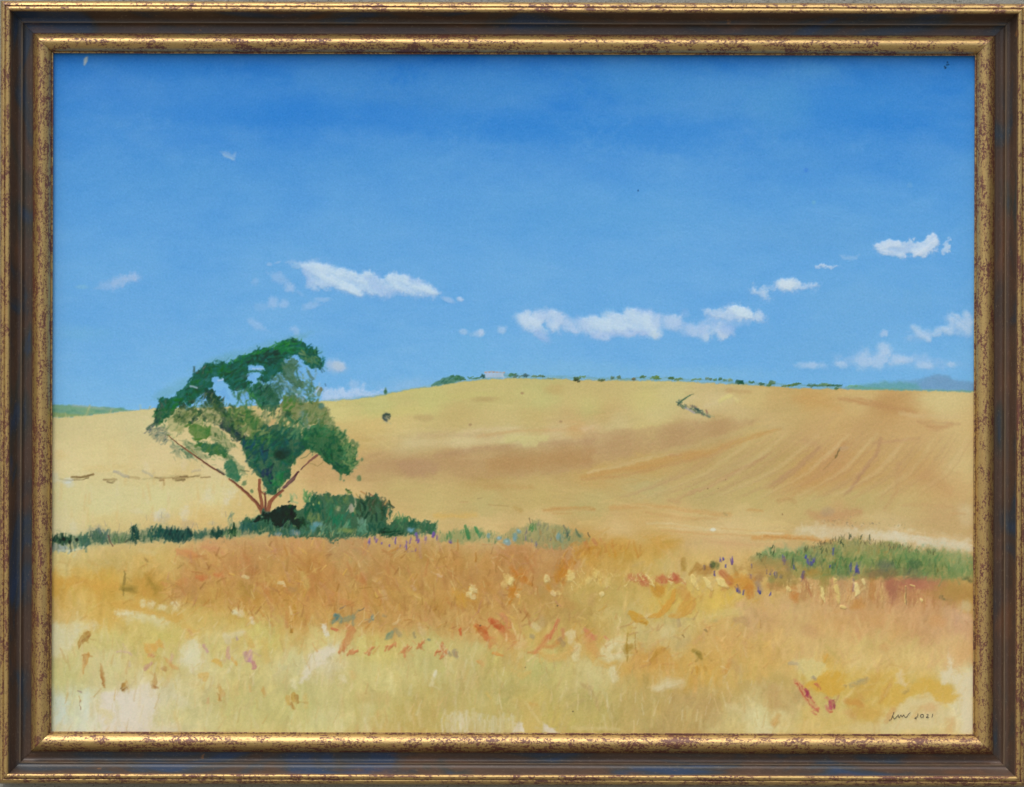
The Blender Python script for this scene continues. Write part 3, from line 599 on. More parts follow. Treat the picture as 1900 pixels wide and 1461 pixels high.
furrow([(1150, 470), (1190, 430), (1230, 365)], 3, (150, 116, 60), .6, 1.5); furrow([(1207, 410), (1226, 370)], 3, (92, 84, 40), .8, 1.2)
furrow([(1230, 370), (1260, 362)], 6, (178, 160, 130), .5, 3)
furrow([(1250, 590), (1300, 530), (1350, 460), (1400, 400), (1425, 320)], [3, 7, 8, 6], (176, 132, 88), .75)
furrow([(1270, 580), (1320, 510), (1370, 440)], 3, (168, 124, 88), .5, 2)
furrow([(1440, 660), (1480, 600), (1500, 560), (1510, 440)], [4, 5, 12], (186, 144, 88), .55, 4)
furrow([(1060, 640), (1180, 560), (1300, 600)], 18, (190, 168, 100), .35, 8)
furrow([(1390, 340), (1500, 330), (1600, 318)], 6, (180, 136, 92), .45); furrow([(1640, 500), (1700, 540), (1750, 570)], 20, (184, 140, 86), .4, 8)
furrow([(1230, 130), (1330, 140), (1440, 165), (1590, 192)], [6, 12, 10, 4], (182, 136, 80), .75, 4)
furrow([(1600, 240), (1690, 272), (1760, 250)], [3, 12, 5], (186, 142, 88), .65, 4); furrow([(1600, 238), (1700, 240), (1800, 252)], 3, (176, 136, 90), .5)
furrow([(1520, 200), (1620, 212), (1800, 215)], 8, (206, 180, 122), .5, 4)
furrow([(1020, 130), (1150, 135), (1220, 170)], 18, (196, 152, 82), .5, 8); furrow([(690, 90), (800, 95)], 8, (182, 144, 88), .6, 4)
for i in range(17):
    x0 = 180+92*i; y0 = 600+8*math.sin(i*2.1); x1 = 760+72*i; y1 = 300+10*math.sin(i*1.3)
    if x0 > 1650: continue
    mx_, my_ = (x0+x1)/2+30, (y0+y1)/2+28
    furrow([(x0, y0), ((x0+mx_)/2, (y0+my_)/2+8), (mx_, my_), ((x1+mx_)/2, (y1+my_)/2+6), (x1, y1)], [2, rng.uniform(4, 9), rng.uniform(5, 10), 3], [(184, 146, 96), (208, 184, 126)][i % 2], rng.uniform(.3, .5), 3.5)
    furrow([(x0+38, y0-6), (mx_+30, my_), (x1+22, y1+14)], [1.5, 3, 1.5], (176, 138, 92), .35, 1.8)
stroke([(p_[0], p_[1]-4) for p_ in SKYL if 860 < p_[0] < 1600], 4, (110, 144, 120), .45, 2.2, .75, 2)
# lit corner of the upper field and the hedge
poly(kd([(430, 1255), (560, 1190), (640, 1140), (720, 1150), (760, 1180), (650, 1230), (520, 1260)]), (202, 184, 122), .6, 6, 3, tex=.4)
stroke(kd([(560, 1185), (620, 1155), (660, 1140)]), 8, (212, 202, 116), .8, 3, .4, 1, .3); stroke(kd([(700, 1160), (725, 1195)]), 5, (212, 200, 120), .6, 2, .4)
stroke(kd([(250, 1200), (350, 1150)]), 8, (204, 184, 130), .6, 4); stroke(kd([(430, 1240), (540, 1200)]), 7, (206, 186, 134), .6, 4, .4)
stroke(kd([(325, 1128), (280, 1145), (235, 1175), (205, 1200), (185, 1225)]), [1.4, 2.2, 3, 3.4], (84, 96, 68), .85, 1.2, .2, .8, .2)
stroke(kd([(290, 1140), (230, 1180), (200, 1210)]), 2.5, (90, 124, 100), .7)
for P, w in [([(195, 1190), (215, 1235), (250, 1240)], 3.4), ([(250, 1235), (290, 1255)], 3), ([(300, 1260), (350, 1290), (410, 1315)], 4), ([(330, 1240), (370, 1260), (400, 1295)], 6), ([(430, 1310), (470, 1330)], 4), ([(350, 1280), (400, 1290)], 5)]:
    stroke(kd(P), w, (74, 104, 96), .8, 1.5, .7, 1.8, .3)
stroke(kd([(440, 1275), (450, 1300)]), 3, (136, 96, 80), .8); stroke(kd([(250, 1250), (330, 1295)]), 3, (150, 150, 170), .7, 1.5); scat(kd([(180, 1200), (240, 1215), (350, 1240), (410, 1290), (480, 1330), (380, 1310), (280, 1260), (190, 1235)]), 26, (3, 7), (2, 3.6), 150, [(70, 104, 92), (92, 112, 84), (120, 100, 80), (56, 84, 80)], (.5, .85), 5, 30, .3, .4, 1.1)
stroke(kd([(300, 1235), (350, 1245)]), 5, (140, 116, 88), .7)
stroke(kd([(340, 1255), (380, 1280)]), 3, (46, 74, 80), .7); stroke(kd([(470, 1325), (510, 1328)]), 3, (150, 150, 100), .6)
# horizon shrubs
def tuft(k, x, y, w, h, c=(72, 110, 90), n=5, a=.85):
    n = int(n*1.9)
    for i in range(n):
        dx = rng.uniform(-.5, .5)*w; dy = rng.uniform(-.3, .3)*h
        px, py = k(x+dx, y+dy)
        dab(px, py, max(4, w/n*2.2/k.s), max(2.6, h*.5/k.s), rng.normal(10, 22), c3(c)+rng.normal(0, 10), a, .2, .2)
poly(kb([(1550, 1165), (1600, 1130), (1660, 1105), (1720, 1085), (1780, 1095), (1830, 1095), (1840, 1115), (1760, 1140), (1680, 1150), (1600, 1170)]), (84, 134, 124), .9, 2, 1.2)
scat(kb([(1560, 1165), (1640, 1115), (1720, 1090), (1830, 1100), (1760, 1135), (1660, 1150)]), 22, (6, 12), (2, 3.5), 22, [(60, 108, 96), (104, 150, 132), (50, 98, 86)], jit=6, angj=14)
for x, y, w, h, c in [(30, 920, 70, 50, (70, 120, 96)), (80, 930, 40, 30, (76, 120, 100)), (185, 920, 100, 24, (96, 138, 112)), (255, 905, 26, 30, (66, 100, 100)),
                      (510, 895, 50, 34, (76, 120, 92)), (570, 900, 90, 30, (96, 124, 120)), (625, 895, 30, 36, (80, 110, 120)), (690, 905, 60, 22, (110, 140, 112)), (755, 905, 50, 24, (100, 126, 100)), (830, 928, 70, 12, (140, 150, 110)),
                      (1050, 930, 50, 40, (72, 92, 60)), (1055, 945, 26, 22, (58, 62, 40)), (1095, 915, 40, 34, (118, 156, 128)), (1265, 935, 60, 24, (96, 122, 86)), (1270, 938, 30, 22, (88, 100, 66)), (1355, 920, 14, 30, (100, 130, 120)), (1408, 920, 16, 32, (104, 132, 120)),
                      (1537, 930, 22, 26, (96, 90, 60)), (1615, 910, 46, 26, (92, 124, 84)), (1720, 920, 70, 30, (100, 132, 80)), (1735, 912, 30, 20, (110, 140, 80)), (1855, 920, 24, 24, (84, 120, 96))]:
    tuft(kc, x, y, w, h, c)
for x, y, w, h, c in [(125, 985, 30, 20, (78, 110, 76)), (190, 992, 60, 10, (104, 132, 92)), (350, 994, 80, 14, (120, 150, 116)), (445, 985, 14, 22, (120, 150, 140)), (480, 990, 10, 20, (110, 140, 130)), (520, 995, 14, 24, (110, 150, 120)), (570, 990, 12, 30, (80, 118, 100)), (615, 998, 20, 24, (110, 150, 140)), (660, 1000, 30, 20, (130, 160, 140)),
                      (745, 1015, 60, 40, (64, 104, 98)), (755, 1020, 40, 40, (50, 92, 78)), (850, 1018, 32, 26, (84, 124, 96)), (940, 1032, 40, 22, (84, 120, 104)), (1035, 1022, 40, 44, (106, 140, 118)), (1010, 1045, 50, 24, (100, 136, 100)),
                      (1160, 1052, 90, 20, (110, 128, 72)), (1220, 1045, 70, 20, (96, 122, 66)), (1260, 1035, 60, 16, (88, 122, 92)), (1400, 1048, 80, 16, (80, 116, 88)), (1460, 1048, 60, 20, (104, 140, 116)), (1510, 1042, 50, 30, (100, 134, 104)), (1550, 1048, 20, 12, (80, 110, 90))]:
    tuft(kd, x, y, w, h, c, 7)
for x, y, w, h, c in [(150, 1355, 120, 26, (92, 130, 118)), (190, 1345, 80, 18, (110, 148, 112)), (290, 1355, 70, 20, (84, 126, 110)), (325, 1357, 46, 24, (74, 116, 104)), (310, 1380, 20, 18, (86, 120, 92)), (460, 1360, 110, 10, (120, 176, 150))]:
    tuft(ke, x, y, w, h, c, 6, .75)
stroke(kb([(1165, 1195), (1168, 1235)]), [4, 6], (96, 138, 124), .8, 1.6); blob(*kb(1165, 1220), 3, 3.4, (70, 112, 84), .8)
# the white farmhouse on the hill top
poly(kc([(270, 882), (290, 874), (395, 878), (430, 884), (430, 918), (400, 918), (330, 920), (280, 920)]), (180, 194, 212), .75, 1.4, .7, thick=.2)
poly(kc([(262, 882), (280, 868), (340, 872), (300, 895)]), (172, 188, 214), .6, 2, .8)
stroke(kc([(268, 873), (330, 866), (405, 874), (438, 880)]), [1.6, 2.2, 2.2, 2], (180, 158, 146), .7, 1, .1, .6, .25)
for x in (280, 310, 345, 375, 434): blob(*kc(x, 873), 2.2, 1.3, (188, 142, 104), .6)
stroke(kc([(425, 885), (430, 925)]), 3, (196, 204, 214), .6, 1.4)
# lone round bush
for P, w in [([(1145, 1440), (1165, 1415), (1195, 1412), (1205, 1430)], 4), ([(1150, 1430), (1170, 1455)], 6), ([(1185, 1430), (1200, 1445)], 3)]:
    stroke(kb(P), w, (62, 76, 66), .85, 1.4, .2, .8, .25)
blob(716, 774, 6.5, 7.5, (100, 104, 88), .6); stroke([(711, 771), (716, 768), (721, 770)], 3.5, (52, 66, 60), .9); stroke([(712, 777), (717, 782)], 4, (66, 80, 84), .9)
stroke([(714, 775), (720, 777)], 2, (170, 166, 130), .5); stroke([(715, 783), (724, 786)], 3, (180, 172, 130), .5)
# ---- left field ----------------------------------------------------------
kl = K(90, 820, 4.566); km = K(450, 840, 4.566); kn = K(820, 820, 4.566); ko = K(1200, 820, 4.566); kp = K(1410, 860, 4.566)
poly(kl([(0, 390), (300, 360), (800, 370), (1400, 320), (1530, 320), (1640, 420), (1500, 470), (1200, 480), (900, 560), (500, 590), (200, 620), (0, 640)]), (206, 196, 136), .5, 12, 4, 5, tex=.2)
for x, y, rx, ry, c, a_ in [(830, 215, 5, 8, (214, 200, 158), .8), (1150, 190, 7, 9, (212, 196, 154), .7), (1360, 460, 9, 14, (212, 204, 174), .8), (1300, 500, 12, 5, (212, 200, 166), .6), (1540, 450, 12, 12, (212, 204, 170), .8), (1510, 500, 7, 8, (212, 204, 174), .7),
                        (1150, 600, 8, 12, (212, 206, 180), .85), (900, 620, 9, 10, (210, 206, 190), .8), (970, 600, 10, 8, (208, 204, 186), .7), (770, 590, 14, 6, (210, 202, 164), .6), (215, 720, 6, 14, (204, 200, 162), .7), (540, 100, 12, 24, (212, 184, 116), .4), (720, 120, 9, 20, (210, 184, 118), .4),
                        (150, 330, 16, 5, (196, 208, 204), .8), (180, 355, 8, 6, (196, 208, 214), .8), (60, 300, 7, 9, (190, 200, 190), .6), (600, 215, 20, 6, (208, 176, 104), .5), (400, 230, 24, 6, (208, 178, 104), .5), (100, 110, 10, 10, (210, 180, 106), .6)]:
    blob(*kl(x, y), rx, ry, c, a_*.6, 0, .6, .6, .1, .4)
for i in range(60):       # upright dragged whites and ochres
    x = rng.uniform(100, 450); y = rng.uniform(880, 965)
    dab(x, y, rng.uniform(10, 30), rng.uniform(4, 9), 88+rng.normal(0, 8), [(212, 198, 152), (208, 178, 106), (204, 170, 98), (212, 192, 138)][rng.integers(4)], .4, .5, .12, 2.5)
OL, OD = (134, 108, 60), (108, 88, 48)
for P, w, c, a_ in [([(195, 300), (280, 300), (330, 290), (380, 275)], 4.5, OL, .9), ([(200, 322), (290, 322), (340, 305)], 1.6, OD, .85), ([(200, 295), (300, 300), (372, 278)], 1.6, OD, .7),
                    ([(470, 320), (520, 318), (575, 320)], 4, OL, .7), ([(500, 335), (540, 345), (560, 335)], 3.5, OD, .85), ([(100, 320), (190, 325)], 3, (150, 140, 104), .5),
                    ([(560, 255), (600, 265), (640, 285), (680, 300)], 5, (158, 152, 138), .75), ([(680, 300), (770, 310)], 4, (164, 140, 84), .7), ([(800, 250), (850, 270), (880, 290)], 4.5, (160, 156, 136), .6),
                    ([(900, 300), (960, 310), (1050, 305)], 2.6, OL, .75), ([(950, 325), (970, 325)], 4, (130, 96, 50), .8), ([(1060, 312), (1100, 300), (1170, 292)], 6, OL, .75), ([(1080, 325), (1150, 318)], 4, OD, .8), ([(1110, 295), (1170, 290)], 1.6, (84, 60, 34), .8),
                    ([(1180, 298), (1230, 295), (1275, 290)], 2.4, OD, .7), ([(1290, 300), (1370, 300)], 2.4, OL, .8), ([(1220, 250), (1280, 240)], 5, (170, 158, 132), .5), ([(800, 320), (940, 300), (1060, 290)], 3, (150, 142, 90), .4)]:
    stroke(kl(P), w, c, a_, 1.4, .45, .9, .15)
# ---- tree ----------------------------------------------------------------
T = K(250, 600, 3.652)
G1 = [(22, 88, 66), (28, 104, 62), (14, 78, 74), (34, 96, 60)]; G2 = [(44, 128, 66), (60, 138, 70), (40, 116, 60), (74, 140, 76)]
GD = [(14, 66, 66), (24, 58, 62), (20, 74, 60), (34, 60, 56)]; GO = [(102, 128, 66), (118, 132, 72), (88, 120, 66), (128, 136, 82)]
GM = [(72, 122, 100), (86, 126, 96), (58, 110, 92), (98, 132, 104)]; GT = [(18, 82, 84), (22, 74, 88), (26, 94, 84), (34, 70, 84)]
def leafy(P, base, pal, n, L=(5, 12), wd=(3, 6.5), ang=40, a=.85, soft=1.6, rag=3.2, jit=8):
    Q = T(P)
    base = c3(base)*.90; pal = [tuple(c3(q_)*.93) for q_ in pal]
    poly(Q, base, a, soft+.6, rag, 1.5, tex=.15, thick=.1, var=7)
    # clusters spill a little over the outline
    cx = sum(p[0] for p in Q)/len(Q); cy = sum(p[1] for p in Q)/len(Q)
    R = [(cx+(x-cx)*1.04, cy+(y-cy)*1.04) for x, y in Q]
    scat(R, n, L, wd, ang, pal, (.45, .8), jit, 38, .2, .4, 1.9)
# haze of green around the crown
for x, y, rx, ry, a_ in [(830, 190, 60, 10, .3), (560, 260, 40, 9, .35), (330, 420, 26, 12, .3), (1080, 110, 26, 6, .4), (200, 480, 18, 9, .35), (1220, 200, 14, 10, .3)]:
    blob(*T(x, y), rx, ry, (104, 160, 160), a_, 20, .8, .3)
leafy([(90, 700), (200, 700), (240, 750), (215, 805), (150, 805), (110, 760)], (140, 142, 112), [(112, 120, 104), (150, 150, 116), (100, 124, 108), (128, 120, 116)], 26, (4, 9), (2, 4), 30, .45)
leafy([(240, 640), (330, 600), (420, 620), (520, 600), (560, 640), (480, 660), (360, 690), (330, 740), (250, 740), (230, 690)], (150, 158, 92), [(130, 150, 80), (170, 168, 96), (104, 128, 72), (190, 176, 106)], 34, (4, 10), (2, 5), 40, .5)
leafy([(400, 350), (470, 280), (590, 255), (640, 280), (680, 240), (760, 215), (830, 178), (920, 168), (1000, 120), (1070, 102), (1130, 118), (1180, 158), (1230, 190), (1262, 240), (1272, 290), (1240, 312), (1190, 295), (1150, 270), (1110, 222), (1060, 225), (1010, 250), (1000, 330), (960, 340), (930, 370), (880, 400), (835, 385), (880, 330), (870, 290), (830, 275), (775, 290), (765, 340), (765, 395), (800, 412), (760, 440), (700, 462), (640, 440), (605, 395), (590, 360), (530, 372), (530, 420), (500, 462), (440, 480), (400, 450), (388, 390)], (24, 88, 66), G1, 130)
leafy([(390, 400), (445, 480), (420, 530), (370, 560), (335, 520), (300, 555), (265, 590), (245, 640), (200, 672), (160, 682), (128, 655), (150, 580), (170, 510), (200, 495), (240, 515), (280, 500), (310, 450), (350, 428)], (24, 90, 62), G1, 60)
scat(T([(128, 655), (150, 580), (175, 510), (215, 510), (215, 600), (190, 670), (140, 690)]), 18, (5, 10), (3, 6), 70, [(66, 84, 76), (80, 92, 80), (50, 76, 70)], angj=30)
stroke(T([(85, 715), (120, 690), (150, 670)]), 6, (40, 72, 70), .8, 1.6, .4); scat(T([(70, 740), (100, 700), (130, 690), (110, 750)]), 7, (4, 7), (2, 3.5), 40, [(76, 84, 92), (96, 100, 100)])
# bright upper rim
scat(T([(640, 260), (760, 205), (900, 165), (1000, 115), (1080, 100), (1130, 118), (1100, 150), (1000, 160), (860, 210), (700, 270)]), 46, (5, 11), (3, 5), 25, G2, angj=30)
scat(T([(960, 150), (1100, 120), (1150, 180), (1110, 210), (980, 220)]), 26, (6, 12), (4, 7), 10, [(34, 112, 66), (44, 120, 70), (58, 128, 90)])
scat(T([(1130, 190), (1230, 195), (1262, 270), (1200, 290), (1140, 250)]), 26, (5, 11), (3, 6), -40, [(84, 130, 98), (96, 128, 92), (70, 114, 92), (108, 134, 84)])
scat(T([(740, 240), (860, 200), (960, 180), (1000, 220), (960, 300), (880, 270), (780, 270)]), 36, (6, 12), (4, 7), 20, GD)
scat(T([(600, 330), (760, 300), (760, 430), (690, 450), (620, 410)]), 26, (6, 12), (4, 7), 30, [(34, 76, 66), (60, 84, 80), (30, 88, 60), (66, 80, 74)])
scat(T([(400, 300), (520, 280), (520, 400), (440, 470), (390, 420)]), 26, (5, 10), (3, 6), 60, [(28, 84, 60), (60, 80, 70), (22, 74, 66), (44, 104, 58)])
scat(T([(410, 340), (470, 290), (500, 300), (440, 370)]), 9, (4, 7), (2, 4), 40, [(96, 104, 100), (80, 90, 80)])
scat(T([(560, 290), (640, 280), (640, 330), (560, 340)]), 12, (5, 9), (3, 5), 30, [(44, 120, 54), (30, 104, 56)])
scat(T([(250, 520), (330, 500), (300, 560), (250, 590)]), 10, (5, 9), (3, 5), 40, [(40, 120, 48), (34, 100, 50)])
# bits hanging under the left arm
for x, y in [(300, 590), (320, 560), (380, 540), (385, 575), (370, 490), (480, 510), (500, 545), (470, 560), (540, 500), (560, 530), (590, 510), (430, 600), (410, 640), (390, 660), (470, 650), (300, 620), (500, 490), (520, 470), (350, 560)]:
    for j in range(4): blob(*T(x+rng.normal(0, 12), y+rng.normal(0, 12)), rng.uniform(2, 4.4), rng.uniform(1.6, 3), [(50, 76, 60), (36, 84, 60), (72, 84, 72)][rng.integers(3)], .75, rng.uniform(0, 180), .5, .7, .2)
leafy([(470, 450), (540, 470), (600, 555), (660, 630), (705, 690), (750, 740), (730, 810), (660, 785), (620, 725), (570, 690), (600, 650), (560, 600), (520, 555), (490, 520)], (44, 78, 66), [(34, 60, 62), (50, 84, 66), (86, 110, 72), (48, 52, 66), (100, 116, 80)], 46)
leafy([(700, 470), (740, 455), (720, 530), (690, 520)], (90, 138, 110), GM, 8, (4, 8), (3, 5), 70, .6)
leafy([(740, 450), (800, 430), (860, 410), (930, 450), (970, 500), (985, 560), (930, 605), (880, 590), (840, 550), (795, 500)], (56, 112, 88), [(60, 116, 80), (40, 84, 76), (84, 118, 100), (34, 104, 66), (50, 74, 76)], 44)
scat(T([(820, 420), (900, 420), (940, 500), (880, 540)]), 16, (4, 8), (3, 5), 50, [(30, 58, 66), (40, 68, 74)])
scat(T([(730, 460), (780, 450), (880, 590), (840, 570)]), 14, (7, 13), (3, 6), -55, [(44, 118, 72), (60, 128, 76)], angj=12)
leafy([(1000, 280), (1060, 232), (1110, 250), (1115, 300), (1080, 335), (1100, 372), (1150, 400), (1150, 440), (1100, 440), (1040, 400), (1000, 345)], (84, 126, 106), [(92, 130, 104), (70, 112, 98), (104, 138, 116), (74, 110, 80)], 44, (5, 11), (4, 7), -40, .92)
leafy([(930, 370), (990, 340), (1040, 420), (1100, 450), (1140, 500), (1180, 520), (1120, 530), (1060, 490), (1010, 470), (960, 400)], (96, 138, 130), [(88, 128, 112), (120, 158, 160), (70, 112, 98), (110, 140, 110)], 34, (5, 10), (3, 6), -50, .5)
for P, w, c in [([(1175, 330), (1190, 360), (1205, 380)], 6, (84, 116, 100)), ([(1195, 390), (1200, 430)], 3, (110, 130, 110)), ([(1190, 430), (1188, 470)], 6, (56, 104, 84)), ([(1240, 290), (1268, 330)], 2.5, (66, 104, 120)), ([(1255, 290), (1282, 325)], 2.5, (70, 110, 120)), ([(1225, 290), (1225, 330)], 3, (90, 130, 130)),
                ([(1240, 440), (1258, 450), (1245, 480)], 7, (128, 144, 100)), ([(1260, 440), (1262, 455)], 3, (110, 100, 70)), ([(1288, 412), (1292, 425)], 2.5, (80, 120, 150)), ([(1230, 340), (1215, 380)], 2.5, (120, 160, 180)), ([(1160, 300), (1180, 340)], 3, (110, 146, 140))]:
    stroke(T(P), w, c, .8, 1.4, .3, 1, .15)
# sky seen through the crown
SKH = (110, 168, 220)
for P in [[(515, 385), (560, 368), (600, 372), (590, 400), (545, 425), (525, 410)], [(545, 440), (600, 430), (640, 470), (670, 520), (650, 550), (610, 520), (570, 470), (530, 460)], [(770, 290), (820, 283), (865, 300), (850, 318), (800, 310)],
          [(768, 345), (800, 345), (830, 385), (805, 400), (775, 380)], [(720, 460), (760, 475), (790, 515), (820, 560), (780, 555), (740, 545), (720, 510)], [(1095, 320), (1130, 305), (1155, 350), (1130, 375), (1105, 355)], [(935, 375), (960, 370), (985, 420), (1040, 430), (1060, 480), (1000, 490), (960, 450), (930, 430)],
          [(410, 500), (470, 480), (470, 530), (420, 560), (400, 530)], [(1015, 255), (1035, 250), (1035, 275), (1015, 275)], [(1070, 228), (1085, 218), (1098, 230), (1085, 238)], [(330, 560), (370, 590), (330, 590)], [(1150, 420), (1180, 440), (1170, 490), (1130, 490)]]:
    hx = sum(q_[0] for q_ in P)/len(P); hy = sum(q_[1] for q_ in P)/len(P)
    poly(T([(hx+(a_-hx)*.74, hy+(b_-hy)*.74) for a_, b_ in P]), SKH, .8, 2.6, 3, tex=.25)
for P, w in [([(1205, 490), (1230, 460), (1250, 440)], 3.5), ([(1130, 535), (1148, 505)], 5), ([(1072, 520), (1095, 490)], 6), ([(985, 530), (1000, 550)], 4), ([(380, 430), (420, 440)], 4), ([(570, 390), (595, 378)], 3), ([(800, 310), (870, 312)], 2.5)]:
    stroke(T(P), w, (182, 202, 226), .8, 1.5, .3, 1, .2)
scat(T([(930, 580), (1010, 590), (1020, 640), (960, 640)]), 9, (4, 7), (2, 3.5), 40, [(76, 64, 60), (58, 70, 64)]); blob(*T(865, 630), 14, 5, (184, 168, 110), .7, -40); blob(*T(935, 680), 14, 9, (194, 162, 100), .8, 20)
# middle of the crown, olive, with field showing through
leafy([(620, 590), (740, 560), (800, 590), (850, 640), (880, 690), (860, 740), (800, 760), (740, 730), (690, 680), (650, 630)], (112, 130, 70), [(120, 140, 72), (84, 122, 62), (70, 128, 60), (138, 146, 84)], 34, a=.75)
leafy([(730, 590), (790, 620), (840, 680), (820, 740), (770, 690)], (74, 124, 66), [(74, 128, 62), (56, 116, 62)], 12)
leafy([(1010, 500), (1060, 490), (1120, 525), (1180, 525), (1240, 530), (1300, 580), (1325, 640), (1350, 700), (1250, 700), (1150, 680), (1080, 690), (1000, 640), (990, 560)], (116, 132, 78), [(118, 132, 68), (128, 134, 84), (96, 126, 74), (74, 124, 66), (142, 138, 86)], 70)
scat(T([(1010, 500), (1080, 495), (1120, 560), (1040, 600), (1000, 560)]), 14, (5, 10), (4, 7), 30, [(66, 122, 56), (84, 130, 62)])
blob(*T(1150, 660), 8, 20, (104, 142, 140), .7, 10, .5, .4); blob(*T(1265, 560), 6, 6, (84, 130, 134), .7); stroke(T([(1245, 650), (1250, 690)]), 3, (150, 170, 160), .7)
blob(*T(1030, 620), 8, 8, (44, 80, 62), .85, 0, .4, .5)
leafy([(720, 790), (760, 760), (830, 745), (860, 690), (920, 700), (980, 680), (1030, 700), (1100, 720), (1160, 780), (1185, 860), (1125, 882), (1080, 940), (1050, 1000), (1050, 1060), (1000, 1090), (960, 1150), (910, 1172), (880, 1100), (830, 1020), (780, 980), (750, 880), (722, 840)], (24, 84, 76), GT+[(30, 100, 68), (36, 104, 70)], 120, (6, 14), (4, 8), 55)
scat(T([(720, 780), (900, 760), (960, 700), (1000, 720), (900, 840), (800, 830)]), 20, (5, 11), (3, 6), 45, [(66, 124, 66), (80, 130, 74), (50, 110, 70)])
scat(T([(730, 800), (860, 790), (900, 900), (860, 960), (780, 930)]), 22, (7, 14), (5, 8), 70, [(24, 72, 92), (34, 70, 88), (18, 62, 84)])
scat(T([(960, 700), (1100, 720), (1100, 820), (1020, 900), (930, 850)]), 28, (7, 14), (5, 9), 60, [(18, 84, 78), (20, 78, 92), (28, 94, 88)])
blob(*T(990, 890), 12, 9, (34, 50, 44), .85, 10, .5, .3); blob(*T(1030, 870), 9, 8, (30, 66, 66), .7)
scat(T([(860, 990), (940, 990), (930, 1100), (880, 1080)]), 14, (6, 12), (4, 7), 80, [(38, 58, 82), (44, 52, 78)])
scat(T([(940, 1010), (1000, 1010), (1010, 1090), (950, 1140), (930, 1080)]), 18, (6, 11), (4, 7), 70, [(36, 116, 68), (50, 124, 74), (66, 128, 72)])
scat(T([(560, 670), (640, 680), (760, 770), (720, 810), (640, 760)]), 18, (6, 12), (4, 7), -45, [(40, 50, 60), (30, 46, 56), (50, 60, 66)], angj=20)
leafy([(1150, 720), (1250, 690), (1340, 690), (1420, 740), (1450, 800), (1500, 850), (1505, 935), (1470, 1000), (1395, 1035), (1360, 985), (1300, 940), (1240, 892), (1180, 860), (1130, 825)], (30, 96, 70), [(26, 92, 70), (34, 104, 66), (20, 84, 70), (60, 118, 80), (44, 112, 68)], 90)
scat(T([(1400, 800), (1500, 850), (1500, 950), (1440, 1010), (1400, 930)]), 36, (5, 12), (3, 6), 70, [(96, 136, 80), (80, 128, 84), (116, 142, 84), (70, 122, 82)])
scat(T([(1180, 690), (1330, 690), (1400, 760), (1280, 750)]), 22, (6, 12), (4, 6), 10, [(66, 128, 84), (54, 120, 78), (80, 130, 88)])
scat(T([(1230, 860), (1300, 850), (1400, 960), (1380, 1020), (1300, 940)]), 18, (6, 12), (4, 6), -50, [(24, 80, 58), (30, 70, 60)], angj=18)
scat(T([(1150, 730), (1180, 740), (1170, 790), (1140, 780)]), 5, (5, 8), (3, 5), 30, [(74, 134, 72)])
for x, y, r in [(1505, 820, 5), (1478, 805, 4), (1540, 918, 3.5), (1522, 1047, 4), (1417, 1065, 2.5), (740, 1085, 4), (795, 1140, 3), (985, 1165, 3)]:
    blob(*T(x, y), r, r*1.1, (84, 116, 76), .7, 0, .5, .6, .1)
scat(T([(600, 600), (760, 560), (900, 700), (900, 790), (780, 800), (680, 720)]), 60, (6, 14), (4, 8), 60, [(100, 130, 74), (72, 118, 66), (56, 104, 66), (120, 138, 82)], angj=30)
scat(T([(980, 640), (1160, 640), (1180, 760), (1060, 780), (960, 720)]), 50, (6, 13), (4, 8), 70, [(60, 112, 84), (84, 130, 92), (44, 100, 78), (110, 138, 100)], angj=30)
scat(T([(1340, 690), (1430, 760), (1510, 860), (1520, 940), (1470, 1010), (1430, 1000), (1450, 880), (1380, 780)]), 46, (5, 11), (3, 6), 60, [(120, 146, 90), (140, 154, 100), (96, 136, 86), (150, 158, 100)], (.35, .75), angj=35)
scat(T([(1280, 560), (1340, 640), (1360, 720), (1300, 700)]), 20, (5, 10), (3, 6), 60, [(130, 138, 84), (150, 148, 90)], (.35, .7))
scat(T([(500, 470), (560, 480), (620, 560), (560, 590), (510, 540)]), 22, (4, 9), (2, 5), 50, [(48, 84, 66), (80, 108, 76), (110, 124, 84)], (.5, .85))
scat(T([(420, 470), (500, 470), (520, 560), (460, 600), (400, 560)]), 16, (4, 8), (2, 4), 60, [(44, 84, 62), (60, 92, 76), (90, 120, 100)], (.5, .85))
scat(T([(940, 330), (1100, 300), (1180, 360), (1240, 470), (1200, 530), (1020, 520), (930, 440)]), 80, (5, 11), (2.5, 6), -50, [(84, 126, 104), (70, 112, 90), (104, 140, 118), (120, 156, 160), (56, 100, 84)], (.4, .8), angj=28, soft=2)
scat(T([(1080, 420), (1200, 400), (1260, 520), (1120, 540)]), 34, (5, 10), (2.5, 5), -70, [(80, 122, 96), (100, 138, 112), (66, 106, 84)], (.35, .7), angj=30, soft=2)
scat(T([(840, 380), (930, 380), (980, 500), (960, 620), (860, 600), (800, 500)]), 44, (5, 11), (3, 6), 60, [(40, 92, 74), (56, 108, 84), (34, 78, 72), (74, 122, 92)], (.4, .75), angj=30, soft=2)
scat(T([(640, 450), (740, 440), (820, 560), (760, 600), (690, 560)]), 26, (5, 10), (3, 5), 70, [(70, 120, 92), (90, 134, 100), (50, 108, 76)], (.35, .7), angj=30, soft=2)
scat(T([(220, 620), (420, 600), (620, 600), (560, 680), (420, 700), (260, 780), (180, 740)]), 90, (4, 9), (2, 5), 45, [(110, 134, 74), (90, 122, 70), (140, 150, 88), (76, 104, 72), (150, 154, 96)], (.3, .65), angj=40, soft=1.6)
scat(T([(350, 780), (560, 780), (640, 900), (560, 940), (430, 880)]), 50, (4, 10), (2, 5), -20, [(90, 130, 72), (70, 118, 76), (120, 142, 84), (56, 104, 76)], (.35, .7), angj=30, soft=1.6)
